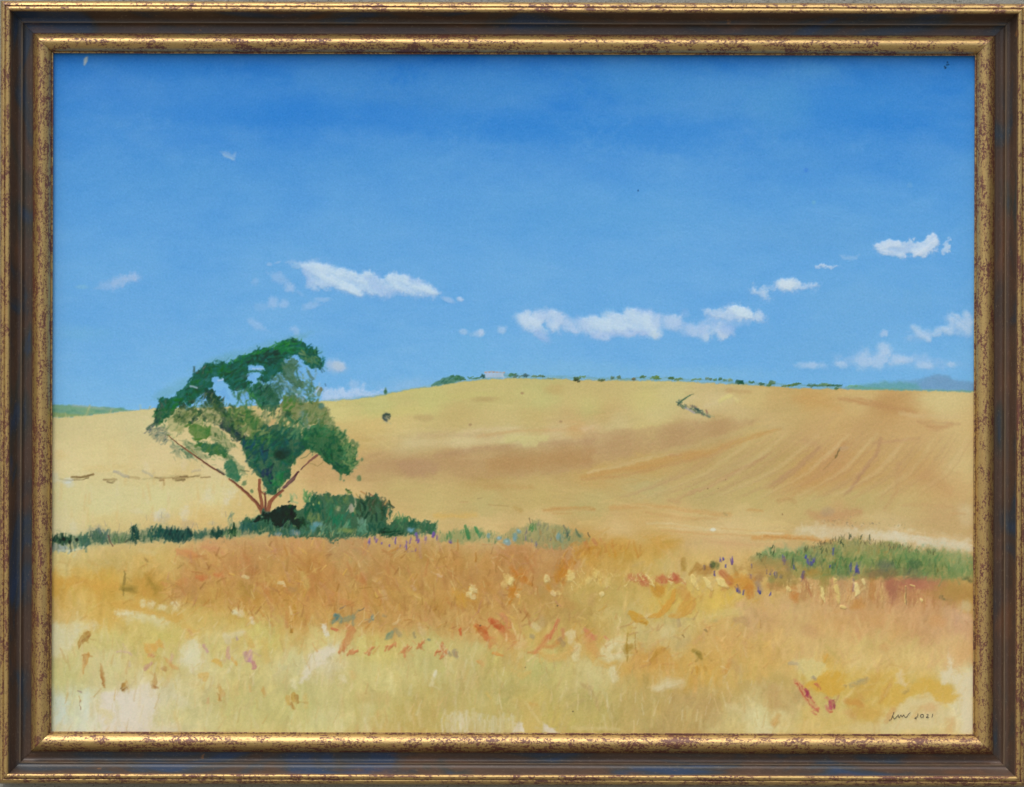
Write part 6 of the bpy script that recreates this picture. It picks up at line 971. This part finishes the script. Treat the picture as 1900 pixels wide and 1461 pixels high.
fg(ks, [([(610, 10), (680, 60), (760, 110)], [8, 14, 6], (188, 118, 40), .7, 3), ([(600, 170), (580, 230), (570, 270)], [14, 12, 6], (188, 122, 40), .75, 3), ([(1010, 10), (980, 60)], 20, (182, 118, 30), .7, 5), ([(1030, 100), (1040, 60)], 9, (188, 122, 44), .6, 3), ([(900, 130), (910, 160)], 8, (190, 130, 44), .7, 3), ([(130, 230), (180, 280)], 16, (196, 150, 62), .6, 4), ([(380, 200), (400, 260)], 12, (172, 134, 92), .5, 5), ([(500, 180), (520, 220)], 10, (172, 130, 90), .5, 5), ([(820, 130), (830, 180)], 14, (176, 144, 88), .55, 6), ([(1280, 210), (1260, 260)], 14, (184, 144, 92), .5, 6), ([(1050, 280), (1100, 300)], 16, (186, 140, 74), .5, 6),
        ([(150, 490), (165, 540)], [5, 8, 3], (192, 96, 52), .85, 1.6), ([(290, 460), (350, 510), (390, 570)], [7, 18, 10], (190, 100, 46), .9, 2.2), ([(320, 490), (370, 530)], 8, (176, 84, 40), .6, 2), ([(380, 560), (430, 590), (410, 640)], [12, 16, 6], (196, 124, 72), .7, 3), ([(400, 410), (460, 450), (520, 500)], [7, 15, 9], (188, 96, 52), .9, 2.2), ([(420, 430), (480, 480)], 7, (174, 80, 40), .6, 2), ([(510, 370), (540, 410), (570, 460)], 12, (204, 124, 84), .6, 3.5), ([(520, 520), (590, 560), (620, 620)], [14, 20, 8], (196, 130, 76), .65, 5), ([(740, 430), (760, 470)], 4, (190, 96, 56), .7, 2), ([(980, 410), (950, 490), (910, 560)], [5, 4, 8], (196, 104, 72), .75, 1.8), ([(1000, 410), (970, 490)], 2.4, (196, 104, 80), .7, 1.4), ([(900, 560), (850, 620), (790, 680)], [12, 10, 6], (196, 118, 74), .75, 3),
        ([(730, 690), (820, 690)], 4, (194, 122, 66), .7, 2.4), ([(1020, 500), (1030, 560)], 8, (190, 120, 84), .6, 3), ([(870, 640), (930, 640), (990, 600), (1000, 570)], [5, 7, 8, 6], (192, 130, 70), .7, 3), ([(1210, 490), (1260, 560), (1290, 560)], [8, 16, 10], (200, 122, 88), .85, 2.8), ([(1210, 560), (1260, 640), (1310, 700)], [10, 22, 12], (202, 150, 84), .75, 4), ([(1240, 690), (1310, 770), (1400, 800), (1480, 770)], [9, 15, 11, 4], (202, 166, 88), .85, 2.4), ([(1380, 550), (1410, 580)], 4, (206, 128, 96), .8, 1.8), ([(1440, 715), (1530, 685)], 3.5, (198, 146, 96), .75, 1.6),
        ([(430, 690), (470, 705), (510, 715)], [5, 7, 4], (206, 138, 66), .9, 1.6), ([(310, 765), (345, 790)], [7, 10, 6], (204, 142, 76), .85, 2), ([(430, 590), (600, 720), (670, 800)], [10, 26, 14], (200, 164, 90), .6, 6), ([(600, 840), (680, 890), (750, 850)], [8, 13, 5], (202, 174, 98), .8, 3), ([(320, 700), (350, 780), (340, 860)], 14, (202, 180, 112), .6, 5), ([(560, 560), (600, 640), (700, 620)], 10, (200, 150, 80), .5, 5), ([(850, 700), (900, 740), (1040, 720), (1100, 650)], [10, 14, 14, 8], (202, 160, 84), .7, 4), ([(840, 500), (830, 600)], 14, (196, 156, 82), .5, 5), ([(1140, 480), (1150, 600)], 14, (204, 170, 96), .55, 5), ([(760, 430), (830, 470)], 16, (186, 160, 104), .5, 5), ([(840, 400), (850, 440)], 14, (180, 148, 110), .5, 5),
        ([(660, 560), (690, 600), (640, 640)], 12, (212, 188, 130), .7, 3), ([(1070, 530), (1110, 520), (1090, 590)], 12, (212, 196, 150), .75, 3), ([(780, 460), (810, 490)], 12, (208, 192, 140), .7, 3), ([(1150, 640), (1130, 740)], 12, (212, 204, 160), .75, 3), ([(1440, 620), (1380, 680), (1420, 740), (1500, 720)], [18, 20, 16, 10], (212, 202, 156), .85, 3.5), ([(1440, 840), (1460, 910)], 16, (212, 206, 166), .75, 4), ([(1160, 780), (1300, 860), (1380, 920)], [18, 28, 20], (204, 192, 132), .6, 7), ([(690, 680), (660, 720)], 10, (208, 190, 130), .6, 4), ([(760, 550), (770, 560)], 8, (150, 136, 110), .7, 3), ([(1000, 580), (1030, 620)], 8, (150, 124, 96), .65, 3), ([(100, 680), (120, 720)], 8, (156, 140, 110), .75, 2),
        ([(750, 1130), (800, 1140)], 6, (196, 146, 66), .7, 2.4), ([(640, 1110), (760, 1170), (770, 1350)], [14, 30, 34], (196, 168, 98), .6, 6), ([(560, 1170), (580, 1220)], 4, (186, 160, 96), .6, 2), ([(1180, 960), (1260, 1000), (1300, 1080), (1330, 1180)], [7, 10, 9, 4], (168, 140, 92), .6, 3), ([(380, 1030), (410, 1080)], 5, (204, 174, 90), .6, 2.5), ([(150, 800), (250, 870), (240, 920)], 24, (188, 170, 104), .5, 7), ([(920, 890), (950, 880)], 10, (192, 170, 100), .5, 4), ([(1520, 820), (1550, 860)], 13, (200, 164, 94), .65, 4)])
poly(ks([(590, 1370), (620, 1300), (650, 1265), (690, 1280), (700, 1370)]), (212, 206, 192), .85, 2.5, 2); poly(ks([(860, 1370), (855, 1285), (900, 1310), (990, 1370)]), (212, 206, 192), .85, 2.5, 1.5)
for x in range(0, 600, 26): stroke(ks([(x, 1240+rng.normal(0, 30)), (x+rng.normal(0, 8), 1372)]), rng.uniform(3, 8), (210, 206, 184), rng.uniform(.3, .75), 2.5, .5, 2)
blob(*ks(165, 1270), 5, 16, (212, 208, 184), .8, 0, .5); stroke(ks([(1100, 1330), (1300, 1330), (1500, 1340)]), 7, (206, 190, 134), .6, 3, .4, 1.5, .15)
for x, y in [(1110, 1190), (705, 815), (325, 462), (978, 294)]: blob(*ks(x, y), 1.5, 1.5, (96, 84, 60), .85)
# olive drips
fg(ks, [([(1600, 490), (1610, 540)], 14, (190, 158, 74), .6, 3), ([(1580, 520), (1565, 600), (1560, 680), (1572, 760)], [2, 3, 9, 2], (156, 122, 44), .85, 1.5), ([(1540, 650), (1600, 640)], 12, (158, 124, 44), .7, 2.4), ([(1635, 540), (1640, 620), (1645, 690)], [1.6, 2, 4], (160, 116, 50), .8, 1.3), ([(1600, 700), (1620, 710)], 5, (176, 140, 60), .7, 2), ([(1600, 360), (1660, 400), (1725, 435)], [10, 19, 10], (194, 144, 46), .92, 1.6), ([(1680, 435), (1725, 440)], 4, (168, 120, 36), .7, 1.4)])
fg(kt, [([(300, 385), (380, 370), (440, 310), (490, 240), (510, 170)], [5, 10, 13, 11, 7], (204, 146, 54), .93, 1.6), ([(470, 385), (540, 380), (600, 320), (640, 260), (630, 200)], [5, 12, 26, 24, 14], (200, 148, 62), .9, 2.2), ([(340, 140), (380, 180)], 20, (190, 138, 50), .8, 3), ([(570, 160), (600, 200)], 20, (194, 142, 70), .7, 3.5), ([(300, 640), (380, 590), (430, 570)], 5, (196, 160, 104), .5, 2.4), ([(420, 660), (350, 700), (310, 770)], [8, 9, 5], (176, 134, 52), .85, 1.8), ([(400, 680), (440, 770), (520, 800)], [18, 26, 12], (196, 150, 70), .75, 4), ([(330, 730), (340, 770)], 8, (180, 134, 56), .6, 3), ([(670, 670), (710, 700), (740, 740)], [6, 11, 5], (150, 128, 56), .85, 2), ([(690, 690), (720, 710)], 4, (120, 104, 48), .6, 1.5),
        ([(760, 700), (830, 760)], 2.5, (176, 140, 70), .6, 1.5), ([(700, 830), (715, 870)], [10, 13, 7], (188, 136, 46), .85, 2), ([(760, 820), (770, 835)], 6, (186, 140, 60), .7, 2), ([(930, 850), (980, 780)], [12, 14, 6], (198, 144, 72), .75, 3), ([(1000, 780), (1060, 850)], 14, (180, 146, 96), .5, 5), ([(860, 550), (900, 610), (930, 660)], 5, (204, 158, 88), .7, 2), ([(720, 550), (740, 580)], 4, (204, 158, 88), .6, 2), ([(540, 410), (550, 465)], 6, (170, 146, 110), .7, 2), ([(610, 410), (680, 408)], 4, (170, 156, 110), .6, 2), ([(830, 410), (860, 420)], 8, (170, 160, 110), .5, 3), ([(1030, 420), (1100, 400), (1130, 440)], 12, (176, 140, 100), .6, 4), ([(1230, 460), (1280, 400)], 12, (184, 146, 96), .5, 4),
        ([(770, 500), (790, 515)], 3, (130, 110, 70), .8, 1.2), ([(575, 540), (585, 555)], 2.4, (110, 84, 50), .8, 1), ([(540, 640), (620, 580)], 12, (176, 156, 110), .4, 5), ([(240, 620), (230, 660)], 8, (190, 150, 100), .4, 4), ([(780, 400), (1000, 340), (1050, 350)], 16, (208, 190, 118), .6, 6), ([(350, 990), (430, 950), (560, 950)], [14, 22, 18], (206, 192, 146), .8, 5), ([(380, 1000), (460, 960)], 12, (208, 198, 160), .6, 4), ([(430, 520), (480, 500)], 18, (206, 192, 136), .6, 5), ([(0, 620), (40, 600), (60, 720)], 18, (212, 204, 160), .5, 5), ([(50, 830), (80, 840)], 16, (200, 166, 84), .65, 4), ([(640, 1100), (800, 1150), (850, 1230)], [20, 40, 30], (182, 152, 98), .5, 9), ([(1210, 1220), (1240, 1290)], [14, 22, 14], (208, 202, 158), .75, 5), ([(960, 1160), (1020, 1160)], 14, (208, 192, 142), .6, 5), ([(1340, 1280), (1390, 1230)], 10, (196, 150, 82), .6, 3), ([(1080, 980), (1130, 960)], 16, (178, 156, 98), .5, 6), ([(1380, 900), (1440, 930)], 18, (176, 154, 90), .55, 6), ([(1350, 1000), (1360, 1120)], 20, (184, 148, 98), .5, 6), ([(200, 1080), (210, 1250), (230, 1340)], 3, (176, 162, 100), .5, 2), ([(430, 880), (370, 920)], 10, (200, 164, 84), .6, 4), ([(1780, 720), (1770, 780)], [5, 8, 4], (202, 158, 74), .85, 1.6)])
CR = [(160, 60, 84), (182, 74, 70), (150, 44, 90), (186, 100, 90)]
poly(ku([(280, 750), (380, 740), (560, 760), (570, 830), (500, 900), (410, 970), (380, 880), (320, 860)]), (208, 198, 138), .75, 6, 3, tex=.2, thick=.1)
poly(ku([(380, 980), (470, 920), (560, 850), (660, 840), (720, 870), (730, 1000), (680, 1060), (600, 1060), (520, 1020), (440, 1010)]), (204, 162, 66), .85, 3.5, 3, 2, thick=.12)
poly(ku([(1000, 1120), (1100, 1000), (1180, 980), (1300, 940), (1400, 900), (1480, 920), (1540, 960), (1680, 1030), (1700, 1080), (1600, 1130), (1500, 1110), (1440, 1040), (1320, 1050), (1220, 1090), (1130, 1120)]), (204, 168, 78), .8, 5, 3, 3)
poly(ku([(740, 1110), (800, 1010), (900, 950), (960, 870), (1010, 880), (1000, 960), (900, 1080), (830, 1150), (1000, 1180), (1060, 1230), (900, 1250), (760, 1250)]), (196, 158, 78), .65, 6, 4, 3)
poly(ku([(1520, 880), (1580, 850), (1600, 700), (1640, 830), (1680, 890), (1720, 850), (1760, 870), (1810, 850), (1810, 1370), (1720, 1370), (1700, 1080), (1640, 960), (1540, 950)]), (212, 202, 172), .85, 5, 4, 3, tex=.15, thick=.1)
poly(ku([(1180, 830), (1210, 830), (1210, 900), (1240, 960), (1270, 950), (1230, 980), (1170, 930), (1160, 870)]), (212, 192, 148), .8, 4, 3)
poly(ku([(1140, 1190), (1180, 1120), (1280, 1090), (1440, 1050), (1520, 1120), (1600, 1200), (1560, 1300), (1440, 1340), (1200, 1340), (1120, 1370), (1100, 1330), (1180, 1280)]), (208, 192, 146), .75, 6, 4, 3)
poly(ku([(1580, 1250), (1640, 1230), (1650, 1370), (1560, 1370)]), (202, 164, 108), .6, 6, 3); blob(*ku(1430, 1160), 14, 9, (204, 164, 112), .6, 0, .6); blob(*ku(1330, 1170), 14, 9, (204, 180, 120), .5)
blob(*ku(900, 1330), 40, 9, (206, 188, 134), .6, 0, .6); blob(*ku(10, 1240), 14, 20, (210, 202, 150), .8, 0, .6)
fg(ku, [([(770, 970), (830, 950), (910, 915)], [8, 13, 8], (156, 144, 112), .75, 3), ([(1220, 1030), (1255, 1010)], [5, 8, 4], (160, 140, 90), .75, 2.4), ([(255, 775), (310, 780)], [6, 9, 6], (160, 152, 140), .7, 2.4), ([(450, 905), (465, 910)], 7, (150, 136, 124), .75, 2.4), ([(570, 710), (545, 770)], [5, 8, 4], (204, 158, 72), .85, 1.8), ([(715, 970), (725, 980)], 4, (150, 130, 100), .6), ([(1100, 960), (1060, 1040), (1010, 1110)], [6, 11, 5], (190, 140, 74), .55, 3.5), ([(740, 1100), (800, 1110), (860, 1130)], 11, (194, 136, 66), .6, 3.5), ([(1130, 1170), (1100, 1220), (1070, 1270)], 10, (192, 140, 84), .6, 3.5), ([(740, 1190), (790, 1240)], 12, (194, 148, 94), .5, 4), ([(870, 370), (1000, 440)], 20, (196, 144, 92), .4, 8), ([(400, 500), (450, 520)], 22, (186, 138, 98), .45, 7), ([(1480, 420), (1540, 430)], 18, (204, 148, 92), .5, 7), ([(1740, 420), (1770, 460)], 3, (176, 130, 96), .6, 1.6), ([(1040, 640), (1060, 650)], 12, (200, 146, 96), .5, 5), ([(1600, 620), (1680, 560)], 22, (206, 178, 124), .5, 8), ([(1700, 480), (1780, 520)], 22, (206, 158, 120), .5, 8), ([(1380, 760), (1300, 830)], 20, (208, 176, 112), .4, 8),
        ([(820, 380), (850, 490)], 5, (206, 174, 116), .6, 2), ([(330, 370), (380, 450)], 2, (206, 172, 104), .6, 1.2), ([(150, 1270), (120, 1300)], 9, (196, 146, 80), .6, 3), ([(400, 1180), (520, 1250)], 20, (206, 176, 100), .4, 8), ([(330, 1030), (340, 1100)], 14, (170, 146, 100), .4, 5)])
fg(ku, [([(295, 925), (350, 990), (400, 1060), (440, 1120), (480, 1170)], [6, 11, 14, 12, 8], (194, 124, 96), .6, 2), ([(310, 950), (370, 1040), (430, 1130)], 2, (176, 74, 56), .85, 1), ([(330, 950), (400, 1030), (460, 1110)], 2, (186, 90, 80), .8, 1), ([(385, 1000), (410, 1040)], [6, 9, 5], (150, 40, 84), .9, 1.3), ([(400, 1050), (430, 1070)], 5, (160, 60, 90), .8, 1.2), ([(440, 1130), (490, 1190)], 2.4, (184, 80, 84), .8, 1.2), ([(440, 1190), (490, 1165)], 3.5, (190, 110, 80), .75, 1.4), ([(450, 1200), (475, 1210)], 3, (180, 84, 76), .7, 1.2), ([(480, 960), (515, 1000)], [6, 8, 4], (182, 90, 84), .75, 1.8), ([(560, 1065), (600, 1100)], 5, (190, 100, 96), .7, 1.8), ([(600, 1100), (600, 1160)], [8, 11, 6], (166, 52, 92), .85, 1.6), ([(625, 1100), (628, 1160)], 4, (140, 40, 80), .85, 1.3), ([(570, 1160), (590, 1190)], 6, (196, 110, 96), .7, 1.8), ([(590, 1190), (615, 1185)], 3, (190, 80, 60), .7, 1.2), ([(560, 1150), (600, 1160)], 6, (190, 110, 110), .6, 2)])
st(kt, [(90, 130), (150, 60), (220, 80), (330, 120)], 3, (216, 196, 130), .7, 1, .3, .5); st(kt, [(270, 30), (310, 70), (335, 130)], 3, (218, 200, 130), .8, 1, .3, .6)
for x, y in [(150, 60), (230, 60), (410, 80), (520, 60), (260, 90)]: blob(*kt(x, y), 10, 8, (184, 96, 66), .6, 0, .5, .5, .2, .3)
for i in range(30): dab(*kt(rng.uniform(90, 350), rng.uniform(20, 110)), rng.uniform(3, 7), 1.6, rng.uniform(0, 180), (216, 192, 126), .7, .3, .5, .8)
RUST = [(320, 1035), (430, 1010), (700, 1000), (1060, 1015), (1040, 1130), (960, 1180), (820, 1170), (600, 1165), (420, 1140), (300, 1110)]
scat(RUST, 330, (12, 38), (3, 10), 112, [(184, 122, 66), (196, 146, 96), (176, 116, 62), (202, 160, 100), (190, 138, 84), (168, 124, 64), (204, 168, 96), (188, 142, 98)], (.22, .55), 7, 30, .25, .5, 1.6)
scat(RUST, 90, (7, 20), (1.4, 3), 125, [(208, 172, 124), (204, 164, 104), (170, 108, 60)], (.3, .6), 5, 20, .35, .5, 1)
scat([(1380, 1110), (1805, 1110), (1805, 1240), (1500, 1230), (1250, 1190)], 150, (12, 34), (4, 11), 86, [(204, 160, 116), (212, 182, 128), (198, 152, 106), (208, 170, 128), (202, 166, 104)], (.15, .38), 5, 24, .15, .5, 2.5)
scat([(100, 1170), (560, 1170), (900, 1220), (860, 1362), (100, 1362)], 260, (14, 44), (4, 11), 88, [(212, 204, 156), (204, 188, 128), (194, 178, 112), (214, 208, 180), (200, 180, 116), (206, 172, 112)], (.14, .36), 5, 14, .15, .5, 2.5)
scat([(820, 1210), (1200, 1220), (1450, 1260), (1450, 1362), (820, 1362)], 240, (14, 50), (3, 10), 86, [(206, 192, 138), (184, 162, 104), (196, 172, 104), (178, 152, 100), (210, 196, 150), (190, 176, 116)], (.14, .36), 5, 16, .15, .5, 2.5)
scat([(1450, 1230), (1780, 1220), (1790, 1350), (1450, 1362)], 110, (10, 34), (4, 10), 60, [(206, 172, 92), (196, 150, 90), (212, 194, 140), (204, 180, 124)], (.14, .36), 5, 34, .15, .5, 2.5)
scat([(1060, 1020), (1400, 1060), (1400, 1180), (1080, 1200)], 140, (9, 26), (3, 9), 70, [(204, 174, 112), (196, 154, 76), (208, 184, 128), (190, 146, 90), (186, 160, 110)], (.16, .4), 5, 34, .2, .5, 2)
smear(1500, 95, 1015, 1808, 1364, (6, 18), (2.5, 7), 9, .55, None, 1.2)
smear(300, 95, 960, 850, 1020, (4, 9), (2, 4), 5, .5, 84)
smear(300, 1400, 990, 1808, 1110, (4, 10), (2, 4), 6, .5, 84)
# fine scratchy grass everywhere in the front
def grassy(n, P_, pal, L, w, ang, aj, al):
    scat(P_, n, L, w, ang, pal, al, 5, aj, .18, .5)
FRONT = [(95, 1030), (1805, 1085), (1806, 1362), (96, 1362)]
for i in range(1500):
    x = rng.uniform(98, 1805); y = rng.uniform(1015, 1362)
    c = IMG[min(int((y-PY0)/ST), NH-1), int((x-PX0)/ST)]*1.0
    c = c+rng.normal(0, 9)*c3((.8, .9, 1))
    dab(x, y, rng.uniform(5, 18), rng.uniform(1.2, 3), (70 if rng.random() < .6 else 112)+rng.normal(0, 18), c, .4, .5, .14, 1.0)
scat(RUST, 160, (6, 22), (2, 5), 70, [(206, 170, 100), (172, 110, 60), (196, 136, 84), (212, 184, 130), (164, 118, 56), (184, 128, 104)], (.25, .6), 6, 40, .4, .5, 1)
scat([(110, 1160), (900, 1200), (1440, 1240), (1440, 1362), (110, 1362)], 260, (6, 22), (1.6, 4), 84, [(214, 208, 176), (196, 176, 112), (206, 186, 130), (180, 152, 96)], (.2, .45), 5, 14, .3, .5, 1.2)
scat(RUST, 150, (6, 20), (2.4, 6), 78, [(158, 112, 52), (168, 122, 60), (150, 104, 56), (176, 122, 50)], (.4, .75), 6, 34, .3, .5, 1.4)
scat(RUST, 90, (6, 18), (2.4, 6), 110, [(210, 170, 84), (210, 182, 116), (200, 156, 66)], (.4, .8), 6, 34, .4, .5, 1.4)
scat([(1060, 1050), (1420, 1080), (1420, 1200), (1060, 1200)], 60, (6, 18), (2.4, 6), 70, [(196, 146, 58), (176, 128, 70), (208, 172, 92)], (.28, .55), 6, 34, .3, .5, 1.4)
scat([(110, 1040), (330, 1030), (420, 1140), (110, 1150)], 60, (8, 22), (3, 7), 12, [(206, 160, 78), (194, 146, 66), (210, 178, 112), (184, 140, 70)], (.25, .5), 6, 34, .2, .5, 2)
smear(250, 95, 1015, 1808, 1364, (6, 16), (2, 5), 7, .5, None, 1.2)
scat([(110, 1180), (880, 1200), (1440, 1250), (1440, 1362), (110, 1362)], 300, (8, 30), (2.4, 6), 84, [(216, 204, 162), (196, 168, 106), (210, 184, 128), (186, 152, 92), (214, 196, 150), (200, 164, 96)], (.25, .55), 5, 16, .3, .5, 1.5)
scat([(820, 1140), (1440, 1140), (1440, 1250), (850, 1230)], 130, (7, 22), (2.4, 6.5), 60, [(204, 160, 92), (214, 192, 140), (188, 136, 78), (210, 174, 104), (178, 132, 84)], (.3, .6), 6, 36, .35, .5, 1.4)
scat([(330, 1110), (900, 1150), (900, 1215), (330, 1200)], 110, (6, 20), (2.4, 6), 80, [(206, 166, 94), (190, 138, 78), (216, 198, 146), (212, 178, 110)], (.3, .6), 6, 30, .35, .5, 1.4)
# ---- a thin unifying glaze over the land
lum = (IMG*c3((.3, .59, .11))).sum(-1, keepdims=True)
gl = sst(-2, 6, YY-sk)[..., None]
IMG += gl*((lum-IMG)*c3((.06, .06, .13))+c3((2, 3, 3)))
IMG += sst(1005, 1040, YY)[..., None]*c3((0, -1, -8))
IMG += (sst(1120, 1160, YY)*sst(1240, 1400, XX))[..., None]*c3((0, 0, -3))
IMG += sst(1140, 1220, YY)[..., None]*c3((1, -1, -1))
gm = np.clip((IMG[..., 1]-IMG[..., 0]-3)/24, 0, 1)*np.clip((IMG[..., 1]-IMG[..., 2]+26)/26, 0, 1)*(YY > 615)
IMG = IMG*(1-.07*gm[..., None]); IMG[..., 2] -= 9*gm
# ---- final pigment grain and gesso tooth ---------------------------------
tooth = rng.normal(0, 1, (NH, NW)).astype(np.float32)
tooth = (tooth+np.roll(tooth, 1, 0)+np.roll(tooth, 1, 1)+np.roll(np.roll(tooth, 1, 0), 1, 1))*.5
IMG += (tooth*1.7)[..., None]*c3((1.1, .85, .9))
IMG += rng.normal(0, 1.3, IMG.shape).astype(np.float32)
IMG = np.clip(IMG, 4, 250)
REL = REL*1.0+.025*tooth+.06*NF
# ---------------------------------------------------------------- canvas mesh
GAIN = np.array(LIGHT_GAIN, np.float32)      # what white paint sends back in this daylight
lin = IMG/255.0
lin = np.where(lin <= .04045, lin/12.92, ((lin+.055)/1.055)**2.4)
alb = np.clip((lin-np.array((.020, .012, .011), np.float32))/GAIN, .003, .86)
ct, st_ = math.cos(TILT), math.sin(TILT)
DX = (XX-FCX)*U; DZ = (FCY-YY)*U
LX = DX*ct - DZ*st_; LZ = DX*st_ + DZ*ct      # turn into the frame's own axes
LY = -(REL*RELIEF)*U
co = np.stack([LX, LY, LZ], -1).reshape(-1, 3).astype(np.float32)
n = NH*NW
idx = np.arange(n, dtype=np.int32).reshape(NH, NW)
q = np.stack([idx[1:, :-1], idx[1:, 1:], idx[:-1, 1:], idx[:-1, :-1]], -1).reshape(-1, 4)
me = bpy.data.meshes.new("painted_canvas")
me.vertices.add(n); me.vertices.foreach_set('co', co.ravel())
me.loops.add(q.size); me.loops.foreach_set('vertex_index', q.ravel())
me.polygons.add(len(q)); me.polygons.foreach_set('loop_start', np.arange(0, q.size, 4, dtype=np.int32))
me.polygons.foreach_set('use_smooth', np.ones(len(q), bool))
me.update(calc_edges=True)
ca = me.color_attributes.new('pigment', 'FLOAT_COLOR', 'POINT')
ca.data.foreach_set('color', np.concatenate([alb.reshape(-1, 3), np.ones((n, 1), np.float32)], 1).astype(np.float32).ravel())
canvas = link("painted_canvas", me, PAINT, root)

# ---------------------------------------------------------------- signature
def pen(lines, r):
    V, F = [], []
    for L_ in lines:
        L_ = [L_[0]]+L_+[L_[-1]] if len(L_) > 2 else L_
        if len(L_) > 4: L_ = smooth(L_[1:-1], 4)
        for i in range(len(L_)-1):
            (ax, ay), (bx, by) = L_[i], L_[i+1]
            ln = math.hypot(bx-ax, by-ay)
            if ln < 1e-6: continue
            ux, uy = (bx-ax)/ln, (by-ay)/ln; nx_, ny_ = -uy*r, ux*r; b = len(V)
            for (x, y) in ((ax-ux*r*.5, ay-uy*r*.5), (bx+ux*r*.5, by+uy*r*.5)):
                for sx, h in ((1, .6), (0, 1.5), (-1, .6)):
                    X, Z = (x+nx_*sx-FCX)*U, (FCY-(y+ny_*sx))*U
                    V.append((X*ct-Z*st_, -h*U, X*st_+Z*ct))
            F += [(b, b+1, b+4, b+3), (b+1, b+2, b+5, b+4)]
    return V, F
kz = K(1620, 1290, 13.571)
SIG = [kz([(525, 425), (500, 500), (455, 605)]), kz([(478, 560), (500, 530), (512, 560), (525, 600), (550, 590), (590, 545), (635, 495)]),
       kz([(635, 495), (650, 570), (700, 495)]), kz([(700, 495), (730, 545), (770, 495), (800, 555), (855, 535)]), kz([(855, 540), (890, 480), (935, 440)]), kz([(820, 560), (850, 540)])]
DIG = [kz([(1120, 465), (1130, 480), (1110, 540), (1045, 580), (1090, 590)]), kz([(1235, 480), (1195, 500), (1190, 545), (1230, 560), (1270, 530), (1260, 490), (1235, 480)]),
       kz([(1350, 480), (1385, 490), (1375, 520), (1335, 560), (1395, 555)]), kz([(1505, 470), (1480, 555)])]
V1, F1 = pen(SIG, .46); V2, F2 = pen(DIG, .48); V3, F3 = pen([kz([(455, 600), (425, 628), (400, 620)])], .3)
V = V1+V2+V3; F = F1+[tuple(i+len(V1) for i in f) for f in F2]+[tuple(i+len(V1)+len(V2) for i in f) for f in F3]
me = bpy.data.meshes.new("signature"); me.from_pydata(V, [], F); me.update()
sg = link("signature", me, INK, canvas)
sg['label'] = "dark handwritten signature and year 2021 at the lower right of the canvas"
